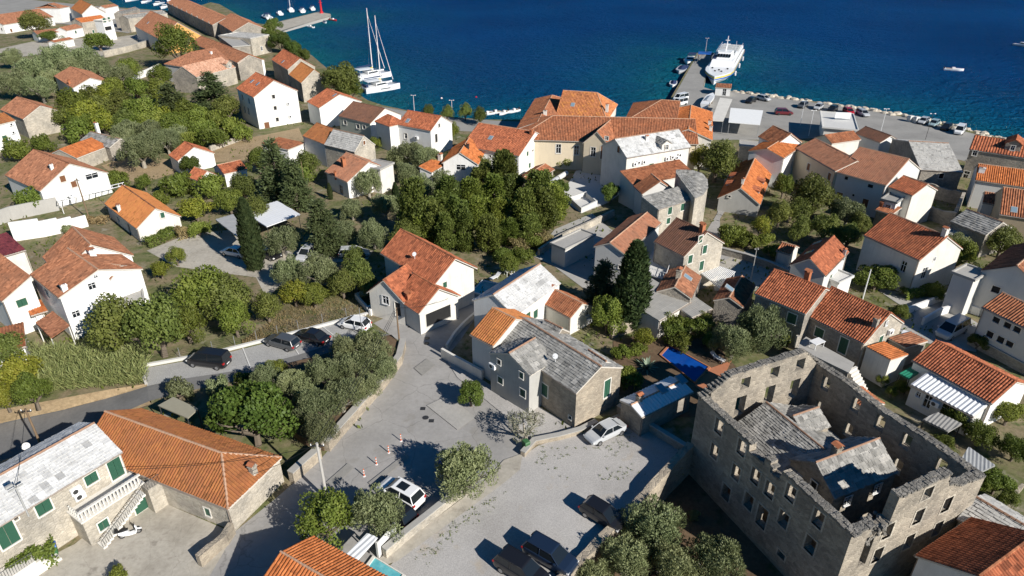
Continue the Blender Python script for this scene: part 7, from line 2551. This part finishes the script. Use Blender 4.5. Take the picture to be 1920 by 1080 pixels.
def small_boat(label, bow, stern, style='open', col='boat_white', group=None, L=None):
    root, l = boat_at('small_boat', label, bow, stern, 'boat', group)
    L = L or min(max(l, 4.0), 14)
    key = (style, col, round(L))
    if key not in SMALL:
        Lr = round(L)
        B = Lr * .33
        D = .28 + Lr * .055
        h = MB().loft(hull(Lr, B, D)).mesh('hull', col)
        dk = MB()
        rings = hull(Lr, B * .86, D)
        up = [(r[0][0], r[0][1], r[0][2] - .12) for r in rings[1:-1]] + [(r[-1][0], r[-1][1], r[-1][2] - .12) for r in rings[1:-1]][::-1]
        dk.face([(x, y, D + .015 if style != 'open' else D * 1.0 + .012) for x, y, z in up])
        dkm = dk.mesh('deck', 'deck_teak' if style == 'open' else 'boat_white')
        parts = [('hull', h), ('deck', dkm)]
        if style in ('motor', 'cabin'):
            c = MB().loft([[(-Lr * .1, -B * .3, D), (Lr * .28, -B * .26, D), (Lr * .28, B * .26, D), (-Lr * .1, B * .3, D)], [(-Lr * .1, -B * .26, D + .9), (Lr * .1, -B * .22, D + .9), (Lr * .1, B * .22, D + .9), (-Lr * .1, B * .26, D + .9)]])
            parts.append(('cabin', c.mesh('cabin', 'boat_white')))
            w = MB().loft([[(-Lr * .08, -B * .305, D + .35), (Lr * .22, -B * .27, D + .35), (Lr * .22, B * .27, D + .35), (-Lr * .08, B * .305, D + .35)], [(-Lr * .08, -B * .285, D + .72), (Lr * .15, -B * .25, D + .72), (Lr * .15, B * .25, D + .72), (-Lr * .08, B * .285, D + .72)]])
            parts.append(('windscreen', w.mesh('windscreen', 'glass')))
            if style == 'motor':
                m = MB()
                m.box(-Lr * .32, -B * .3, D + 1.5, Lr * .02, B * .3, D + 1.56)
                parts.append(('bimini', m.mesh('bimini', 'navy_canvas')))
                m = MB()
                for sx in (-Lr * .3, 0):
                    for sy in (-1, 1):
                        m.tube((sx, sy * B * .28, D), (sx, sy * B * .28, D + 1.5), .03, .03, 4)
                parts.append(('frame', m.mesh('frame', 'steel')))
        elif style == 'covered':
            c = MB().loft([[(x * Lr, -w * B, D + .02), (x * Lr, 0, D + z), (x * Lr, w * B, D + .02)] for x, w, z in ((-.42, .38, .35), (-.1, .42, .6), (.25, .3, .35))])
            parts.append(('cover', c.mesh('cover', 'navy_canvas')))
        else:
            c = MB().box(-Lr * .1, -B * .2, D - .1, Lr * .05, B * .2, D + .45)
            parts.append(('console', c.mesh('console', 'boat_white')))
            c = MB().box(-Lr * .5 - .1, -.16, D - .3, -Lr * .5 + .2, .16, D + .5)
            parts.append(('outboard', c.mesh('outboard', 'black')))
            c = MB().box(-Lr * .33, -B * .36, D - .02, -Lr * .26, B * .36, D + .08)
            parts.append(('thwart', c.mesh('thwart', 'deck_teak')))
        if style == 'sail':
            pass
        SMALL[key] = parts
    for n_, me in SMALL[key]:
        put(n_, me, root)
    return root


def mast_on(root, x, h, boom=True, r=.1, fore=0, D=1.2):
    m = MB().tube((x, 0, D), (x, 0, h), r, r * .6, 6)
    for z in (.45, .7):
        m.tube((x - .05, -1.0, D + (h - D) * z), (x - .05, 1.0, D + (h - D) * z), .03, .03, 4)
    m.build('mast', 'boat_white', root)
    if boom:
        b = MB().tube((x, 0, D + 1.6), (x - h * .26, 0, D + 1.5), .2, .14, 6)
        b.build('boom', 'navy_canvas', root)
    if fore:
        MB().tube((x + fore, 0, D + .1), (x + .1, 0, h * .9), .09, .03, 5).build('furled_sail', 'boat_white', root)
    m = MB()
    for sy in (-1, 1):
        m.tube((x - .4, sy * 1.6, D), (x, 0, h * .9), .015, .015, 3)
    m.build('stays', 'steel', root)


def catamaran(label, bow, stern, accent):
    root, L = boat_at('sailing_catamaran', label, bow, stern, 'catamaran')
    B = L * .54
    for s in (-1, 1):
        h = MB()
        h.loft([[(x, y + s * B * .38, z) for x, y, z in r] for r in hull(L, L * .15, 1.45, .4, .7, -.4, .15)])
        h.build('hull', 'boat_white', root)
        w = MB().box(-L * .1, s * (B * .38 + L * .0755) - .01, .75, L * .18, s * (B * .38 + L * .0755) + .01, .98)
        w.build('hull_window', 'glass', root)
    MB().box(-L * .44, -B * .36, .75, L * .16, B * .36, 1.5).build('bridge_deck', 'boat_white', root)
    MB().loft([[(-L * .16, -B * .33, 1.5), (L * .2, -B * .22, 1.5), (L * .2, B * .22, 1.5), (-L * .16, B * .33, 1.5)], [(-L * .16, -B * .3, 2.35), (L * .1, -B * .2, 2.35), (L * .1, B * .2, 2.35), (-L * .16, B * .3, 2.35)]]).build('saloon', 'boat_white', root)
    MB().loft([[(-L * .14, -B * .335, 1.72), (L * .175, -B * .225, 1.72), (L * .175, B * .225, 1.72), (-L * .14, B * .335, 1.72)], [(-L * .14, -B * .318, 2.15), (L * .13, -B * .212, 2.15), (L * .13, B * .212, 2.15), (-L * .14, B * .318, 2.15)]]).build('saloon_windows', 'glass', root)
    MB().box(-L * .4, -B * .3, 3.0, L * .02, B * .3, 3.1).build('hard_top', 'boat_white', root)
    m = MB()
    for sx in (-L * .38, -L * .02):
        for sy in (-1, 1):
            m.tube((sx, sy * B * .28, 1.5), (sx, sy * B * .28, 3.0), .06, .06, 5)
    m.build('hard_top_posts', 'steel', root)
    MB().box(-L * .44, -B * .28, 1.6, -L * .38, B * .28, 2.0).build('aft_seat', 'navy_canvas', root)
    m = MB()
    m.face([(L * .16, -B * .3, 1.3), (L * .42, -B * .32, 1.3), (L * .42, B * .32, 1.3), (L * .16, B * .3, 1.3)])
    m.build('trampoline', 'boat_grey', root)
    MB().tube((L * .43, -B * .36, 1.4), (L * .43, B * .36, 1.4), .08, .08, 5).build('crossbeam', 'steel', root)
    mast_on(root, L * .06, 21.0, True, .16, L * .36, 2.3)
    MB().box(L * .0, -.28, 2.6, -L * .3 if False else L * .06, .28, 3.2).build('sail_bag', accent, root)
    rl = MB()
    for s in (-1, 1):
        for i in range(8):
            x = -L * .4 + i * L * .11
            rl.tube((x, s * B * .44, 1.5), (x, s * B * .44, 2.1), .02, .02, 4)
        rl.tube((-L * .4, s * B * .44, 2.1), (L * .4, s * B * .44, 2.15), .015, .015, 4)
    rl.build('guard_rail', 'steel', root)
    return root


catamaran('near white sailing catamaran moored off the shore trees', (743, 163), (679, 173), 'yellow_paint')
catamaran('far white sailing catamaran behind the first, with yellow sail bag', (727, 141), (664, 150), 'yellow_paint')

# ferry
f_, FL = boat_at('passenger_ferry', 'white passenger catamaran ferry with yellow stripe moored at the pier', (1338, 159), (1372, 103), 'ferry')
FB = 9.0
MB().loft(hull(FL, FB, 2.3, .25, .97, -.4, .1, 13)).build('hull', 'boat_white', f_)
hr_ = hull(FL, FB + .04, 2.3, .25, .97, -.4, .1, 13)
for nm_, mt_, z0_, z1_ in (('yellow_stripe', 'yellow_paint', .75, .35), ('blue_stripe', 'blue_paint', 1.2, .85)):
    st = MB()
    for side in (0, 5):
        for a, b in zip(hr_[:-1], hr_[1:]):
            pa, pb = Vector(a[side]), Vector(b[side])
            k = Vector((0, .03 if side else -.03, 0))
            st.face([pa + k - Vector((0, 0, z0_)), pb + k - Vector((0, 0, z0_)), pb + k - Vector((0, 0, z1_)), pa + k - Vector((0, 0, z1_))])
    st.build(nm_, mt_, f_)
MB().loft([[(-FL * .46, -FB * .44, 2.3), (FL * .20, -FB * .41, 2.3), (FL * .20, FB * .41, 2.3), (-FL * .46, FB * .44, 2.3)], [(-FL * .45, -FB * .42, 4.1), (FL * .14, -FB * .38, 4.1), (FL * .14, FB * .38, 4.1), (-FL * .45, FB * .42, 4.1)]]).build('passenger_deck', 'boat_white', f_)
for s in (-1, 1):
    for i in range(9):
        x = -FL * .42 + i * FL * .064
        MB().box(x, s * FB * .437 - .03, 2.75, x + 1.3, s * FB * .437 + .03, 3.5).build('side_window', 'glass', f_)
MB().loft([[(-FL * .04, -FB * .28, 4.1), (FL * .11, -FB * .25, 4.1), (FL * .11, FB * .25, 4.1), (-FL * .04, FB * .28, 4.1)], [(-FL * .04, -FB * .26, 5.9), (FL * .07, -FB * .23, 5.9), (FL * .07, FB * .23, 5.9), (-FL * .04, FB * .26, 5.9)]]).build('wheelhouse', 'boat_white', f_)
for i in range(5):
    y = (-.2 + i * .1) * FB
    MB().loft([[(FL * .101, y - .36, 4.75), (FL * .101, y + .36, 4.75), (FL * .104, y + .36, 4.75), (FL * .104, y - .36, 4.75)], [(FL * .081, y - .36, 5.55), (FL * .081, y + .36, 5.55), (FL * .084, y + .36, 5.55), (FL * .084, y - .36, 5.55)]]).build('bridge_window', 'glass', f_)
MB().box(-FL * .44, -FB * .36, 4.13, -FL * .08, FB * .36, 4.25).build('upper_deck', 'palegrey', f_)
m = MB().tube((FL * .0, 0, 5.9), (-FL * .03, 0, 10.4), .2, .09, 6)
m.box(-FL * .03, -1.1, 7.8, -FL * .01, 1.1, 7.92)
m.box(-FL * .035, -.7, 9.0, -FL * .015, .7, 9.1)
m.tube((FL * .04, 0, 5.9), (-FL * .02, 0, 8.6), .09, .07, 5)
m.build('radar_mast', 'boat_white', f_)
MB().tube((-FL * .22, 2.2, 4.2), (-FL * .22, 2.2, 7.4), .07, .04, 5).build('antenna', 'boat_white', f_)
for x, y in ((FL * .30, 0), (FL * .34, -1.0), (FL * .34, 1.0), (FL * .25, 2.4), (FL * .25, -2.4)):
    MB().loft([[(x + math.cos(t) * .3, y + math.sin(t) * .3, z) for t in [k * math.pi / 4 for k in range(8)]] for z in (2.3, 2.75)]).build('winch', 'black', f_)
for x in (-.36, -.28, -.2, -.12):
    for y in (-.22, 0, .22):
        MB().box(FL * x, FB * y - .7, 4.26, FL * x + .5, FB * y + .7, 4.7).build('deck_bench', 'boat_grey', f_)
for s in (-1, 1):
    MB().tube((-FL * .12, s * FB * .33, 4.6), (-FL * .05, s * FB * .33, 4.6), .4, .4, 8).build('life_raft', 'boat_white', f_)
    rl = MB()
    for i in range(16):
        x = -FL * .44 + i * FL * .038
        rl.tube((x, s * FB * .41, 4.1), (x, s * FB * .41, 5.0), .03, .03, 4)
    rl.tube((-FL * .44, s * FB * .41, 5.0), (FL * .13, s * FB * .38, 5.0), .03, .03, 4)
    for i in range(8):
        x = FL * .2 + i * FL * .032
        rl.tube((x, s * FB * (.43 - i * .035), 2.35), (x, s * FB * (.43 - i * .035), 3.2), .03, .03, 4)
    rl.build('railing', 'boat_white', f_)
    for i in range(3):
        x = -FL * .3 + i * FL * .25
        MB().tube((x, s * (FB * .5 + .35), .1), (x, s * (FB * .5 + .35), 1.5), .3, .3, 8).build('fender', 'boat_white', f_)
MB().box(FL * .02, -FB * .36, 4.13, FL * .12, -FB * .27, 4.5).build('blue_cover', 'navy_canvas', f_)

small_boat('dark grey launch moored along the left side of the pier', (1266, 146), (1290, 121), 'covered', 'boat_grey', L=11)
small_boat('white cabin boat moored at the seaward left side of the pier', (1289, 122), (1300, 110), 'motor')
small_boat('small cream open boat with navy bow tent left of the pier', (1260, 168), (1264, 152), 'covered', L=7)
small_boat('little white motor boat alone on the open sea', (1806, 133), (1770, 131), 'open', L=6)
small_boat('white boat cut by the right edge on the open sea', (1925, 88), (1905, 85), 'cabin', L=6)
small_boat('white and blue rowing boat off the stone mole', (572, 50), (592, 53), 'open', L=5)
small_boat('grey tender at the head of the stone mole', (614, 46), (604, 40), 'covered', L=5)
small_boat('red dinghy at the head of the stone mole', (634, 40), (616, 37), 'open', 'red_paint', L=6)
small_boat('white motor yacht moored first at the stone mole', (488, 28), (514, 40), 'motor', L=12)
small_boat('white cabin cruiser second along the stone mole', (518, 22), (532, 32), 'cabin', L=9)
y1 = small_boat('sailing yacht with bare mast at the stone mole', (540, 14), (552, 28), 'cabin', L=10)
mast_on(y1, .8, 13, True, .09, 4, .9)
small_boat('white motor boat fourth along the stone mole', (562, 16), (572, 28), 'motor', L=10)
small_boat('white motor boat with canvas top at the mole head', (580, 12), (592, 24), 'motor', L=9)
for i, (a, b, stl, lb) in enumerate((((235, 4), (258, 0), 'motor', 'white motor yacht left in the inner harbour'), ((262, 8), (284, 2), 'cabin', 'white cabin boat in the middle of the inner harbour'), ((285, 12), (308, 6), 'motor', 'white yacht right in the inner harbour'), ((300, 18), (318, 12), 'cabin', 'white boat nearest the warehouse in the inner harbour'), ((310, 4), (330, -2), 'motor', 'white yacht behind the others in the inner harbour'), ((275, -4), (300, -8), 'sail', 'hull of a white boat at the top edge of the harbour'))):
    small_boat(lb, a, b, stl if stl != 'sail' else 'cabin', L=11)
for a, b, lb in (((905, 216), (922, 214), 'white dinghy first on the little beach'), ((920, 213), (938, 212), 'white dinghy second on the little beach'), ((938, 216), (952, 211), 'white dinghy third on the little beach'), ((955, 212), (972, 208), 'white dinghy last on the beach beside the cream building')):
    small_boat(lb, a, b, 'open', L=4)
# mooring buoys
for x, y, lb in ((828, 185, 'white mooring buoy off the promenade'), (893, 183, 'dark mooring buoy off the promenade')):
    p = P(x, y, ZSEA)
    o = tag(MB().loft([[(math.cos(t) * r, math.sin(t) * r, z) for t in [k * math.pi / 4 for k in range(8)]] for r, z in ((.08, -.2), (.25, .05), (.25, .25), (.08, .4))]).build('mooring_buoy', 'boat_white' if x < 850 else 'red_paint'), lb, 'buoy')
    o.location = p

# red harbour beacon on the mole
p = P(603, 25)
bc = thing('harbour_beacon', 'red iron harbour beacon on the head of the stone mole', 'beacon', p)
MB().loft([[(math.cos(t) * r, math.sin(t) * r, z) for t in [k * math.pi / 4 for k in range(8)]] for r, z in ((1.0, 0), (.9, .8), (.5, 1.0), (.42, 5.2))]).build('tower', 'red_paint', bc)
MB().tube((0, 0, 5.2), (0, 0, 5.35), .9, .9, 10).build('gallery', 'red_paint', bc)
MB().tube((0, 0, 5.35), (0, 0, 6.4), .3, .3, 8).build('lantern', 'red_paint', bc)
# tarpaulin roll, covered boat on the quay, sign board on the hall
p0, p1 = P(1028, 346, .8), P(1062, 325, .8)
t_ = thing('tarpaulin_roll', 'long pale grey tarpaulin roll beside the orange garden roof', 'tarpaulin', (p0.x, p0.y, 0))
d = p1 - p0
MB().tube((0, 0, .8), (d.x * .48, d.y * .48, .8), .55, .55, 10).build('roll', 'boat_grey', t_)
MB().tube((d.x * .52, d.y * .52, .85), (d.x, d.y, .85), .5, .5, 10).build('roll', 'palegrey', t_)
b0, b1 = P(1319, 206), P(1335, 186)
t_ = thing('covered_boat', 'pale covered boat standing on the quay', 'boat', ((b0 + b1) / 2), math.atan2((b1 - b0).y, (b1 - b0).x))
MB().loft([[(x, y, z + .6) for x, y, z in r] for r in hull((b1 - b0).length, 2.4, 1.0)]).build('hull', 'boat_white', t_)
MB().loft([[(x, -1.0, 1.6), (x, 0, 2.0), (x, 1.0, 1.6)] for x in (-3.5, 0, 2.5)]).build('cover', 'boat_grey', t_)
for x in (-2, 1.5):
    MB().box(x - .2, -.9, 0, x + .2, .9, .4).build('cradle', 'wood_pole', t_)
sb = P(1581, 214, 5.2)
s_ = thing('sign_board', 'white sign board standing on the waiting hall roof', 'sign', (sb.x, sb.y, 3.9), math.radians(-8))
MB().box(-1.7, -.06, .3, 1.7, .06, 1.7).build('board', 'boat_white', s_)
for x in (-1.4, 1.4):
    MB().tube((x, .05, 0), (x, .05, .4), .05, .05, 5).build('post', 'steel', s_)
sb = P(1410, 242, .9)


# ------------------------------------------------------------------ small garden things
def lounger(px, py, rz, label):
    p = P(px, py, .1)
    t_ = thing('sun_lounger', label, 'sun lounger', (p.x, p.y, .12), rz)
    MB().box(-.3, -.9, .28, .3, .35, .36).build('seat', 'frame_white', t_)
    MB().loft([[(-.3, .35, .28), (.3, .35, .28), (.3, .35, .36), (-.3, .35, .36)], [(-.3, .95, .7), (.3, .95, .7), (.3, .92, .78), (-.3, .92, .78)]]).build('backrest', 'frame_white', t_)
    for x in (-.25, .25):
        for y in (-.75, .3):
            MB().box(x - .03, y - .03, 0, x + .03, y + .03, .28).build('leg', 'frame_white', t_)


lounger(1345, 675, .7, 'white sun lounger on the terracotta pool deck')
lounger(928, 523, -.8, 'white sun lounger by the small turquoise pool')


def table(px, py, label, z=.02):
    p = P(px, py, z)
    t_ = thing('garden_table', label, 'table', p, .5)
    MB().box(-.7, -.5, .7, .7, .5, .76).build('top', 'frame_white', t_)
    for x in (-.6, .6):
        for y in (-.4, .4):
            MB().box(x - .03, y - .03, 0, x + .03, y + .03, .7).build('leg', 'frame_white', t_)
    for s in (-1, 1):
        MB().box(-.25, s * .8 - .22, .42, .25, s * .8 + .22, .47).build('bench', 'frame_white', t_)


# terrace of the stone house beside the ruin
tq = [P(x, y, 2.4) for x, y in ((1492, 652), (1512, 634), (1600, 682), (1590, 700))]
c = sum(tq, Vector()) / 4
tr_ = thing('stone_terrace', 'raised stone terrace with white stairs between the ruin and the red-roofed house', 'terrace', (c.x, c.y, 0))
MB().prism([(p.x - c.x, p.y - c.y) for p in tq], -.2, 2.4).build('base', 'stone_grey', tr_)
MB().prism([((p.x - c.x) * 1.03, (p.y - c.y) * 1.03) for p in tq], 2.402, 2.55).build('paving', 'concrete', tr_)
e = (tq[2] - tq[1]).normalized()
n_ = Vector((e.y, -e.x, 0))
for i in range(8):
    q = tq[2] - c + e * (.3 + i * .28)
    MB().prism([(q.x + n_.x * a + e.x * b, q.y + n_.y * a + e.y * b) for a, b in ((0, 0), (1.4, 0), (1.4, .28), (0, .28))], -.1, 2.3 - i * .29).build('step', 'surround', tr_)
MB().box(tq[0].x - c.x - .2, tq[0].y - c.y - .2, 2.55, tq[0].x - c.x + .2, tq[0].y - c.y + .2, 4.0).build('pillar', 'stone_light', tr_)
p = P(1530, 650, 2.55)
t_ = thing('garden_table', 'white table on the stone terrace beside the ruin', 'table', p, .5)
MB().box(-.8, -.5, .7, .8, .5, .76).build('top', 'frame_white', t_)
for x in (-.7, .7):
    for y in (-.4, .4):
        MB().box(x - .03, y - .03, 0, x + .03, y + .03, .7).build('leg', 'frame_white', t_)
table(955, 515, 'white table by the turquoise pool')
# agave by the pool
p = P(1213, 690)
ag = thing('agave_plant', 'big grey-green agave between the cabin and the blue pool', 'agave', p)
lf = MB()
for i in range(34):
    a = i * 2.399
    el = .25 + (i % 5) * .22
    Lf = r_.uniform(1.0, 1.9)
    dx_, dz_ = math.cos(el), math.sin(el)
    pr_ = None
    d = Vector((math.cos(a) * dx_, math.sin(a) * dx_, dz_))
    s = Vector((-math.sin(a), math.cos(a), 0))
    pts_ = []
    for t, w in ((0, .09), (.4, .13), (.75, .08), (1, .005)):
        q = d * (Lf * t) - Vector((0, 0, .35 * t * t * Lf * .5))
        pts_.append((q + s * w, q - Vector((0, 0, .03)), q - s * w))
    lf.loft([list(x) for x in pts_], closed=False, caps=False)
lf.build('leaves', 'lf_agave', ag)
MB().tube((0, 0, -.1), (0, 0, .4), .2, .12, 8).build('stem', 'bark', ag)
# bougainvillea
p = P(1738, 318, 2)
bg = thing('bougainvillea', 'purple flowering bougainvillea by the broad pale stone roof', 'flowering shrub', (p.x, p.y, 0))
g = np.random.default_rng(4)
dd_ = unit(g.normal(size=(2500, 3)))
pos = dd_ * g.uniform(.6, 1.0, (2500, 1)) * np.array([2.6, 1.8, 1.5]) + np.array([0, 0, 2.2])
put('blossom', leaf_mesh('blossom', pos, dd_, unit(g.normal(size=(2500, 3))), g.uniform(.2, .4, 2500), g.uniform(.15, .3, 2500), 'flower'), bg)
MB().tube((0, 0, -.1), (0, 0, 2), .1, .06, 6).build('stem', 'bark', bg)

# people on the pier
GP = 'people standing at the end of the ferry pier'


def person(px, py, rz, label, top, legs):
    p = P(px, py, .02)
    t_ = thing('person', label, 'person', p, rz, GP)
    me = bpy.data.meshes.new('body')
    J = [(0, 0, .95), (0, 0, 1.2), (0, 0, 1.42), (0, 0, 1.52), (0, .02, 1.66), (.1, 0, .9), (.11, .02, .5), (.11, 0, .08), (.11, .12, .04), (-.1, 0, .9), (-.12, .06, .5), (-.12, .0, .08), (-.12, .12, .04),
         (.19, 0, 1.4), (.25, .02, 1.12), (.24, .12, .9), (-.19, 0, 1.4), (-.25, .02, 1.12), (-.24, .1, .9)]
    E = [(0, 1), (1, 2), (2, 3), (3, 4), (0, 5), (5, 6), (6, 7), (7, 8), (0, 9), (9, 10), (10, 11), (11, 12), (2, 13), (13, 14), (14, 15), (2, 16), (16, 17), (17, 18)]
    Rr = [.14, .13, .15, .06, .1, .09, .06, .045, .04, .09, .06, .045, .04, .06, .045, .035, .06, .045, .035]
    me.from_pydata(J, E, [])
    o = put('body', me, t_)
    me.materials.append(MAT[top])
    md = o.modifiers.new('skin', 'SKIN')
    for v, rr2 in zip(me.skin_vertices[0].data if me.skin_vertices else [], Rr):
        v.radius = (rr2, rr2)
    if not me.skin_vertices:
        o.modifiers.remove(md)
        b = MB()
        for a, c in E:
            b.tube(J[a], J[c], Rr[a], Rr[c], 8)
        o.data = b.mesh('body', top)
    else:
        me.skin_vertices[0].data[0].use_root = True
        o.modifiers.new('sub', 'SUBSURF').levels = 1
    MB().loft([[(math.cos(t) * r, .02 + math.sin(t) * r, z) for t in [k * math.pi / 4 for k in range(8)]] for r, z in ((.04, 1.52), (.09, 1.58), (.1, 1.66), (.07, 1.75))]).build('head', 'skin', t_)
    MB().loft([[(math.cos(t) * r, math.sin(t) * r, z) for t in [k * math.pi / 4 for k in range(8)]] for r, z in ((.105, 1.67), (.1, 1.73), (.05, 1.79))]).build('hair', 'black', t_)


person(1309, 111, .3, 'person in orange top at the end of the pier', 'cloth_orange', 'cloth_dark')
person(1302, 119, 1.2, 'person in dark clothes on the sunny edge of the pier', 'cloth_dark', 'cloth_dark')

for o_ in list(sc.objects):
    if 'F' in o_.keys():
        del o_['F']
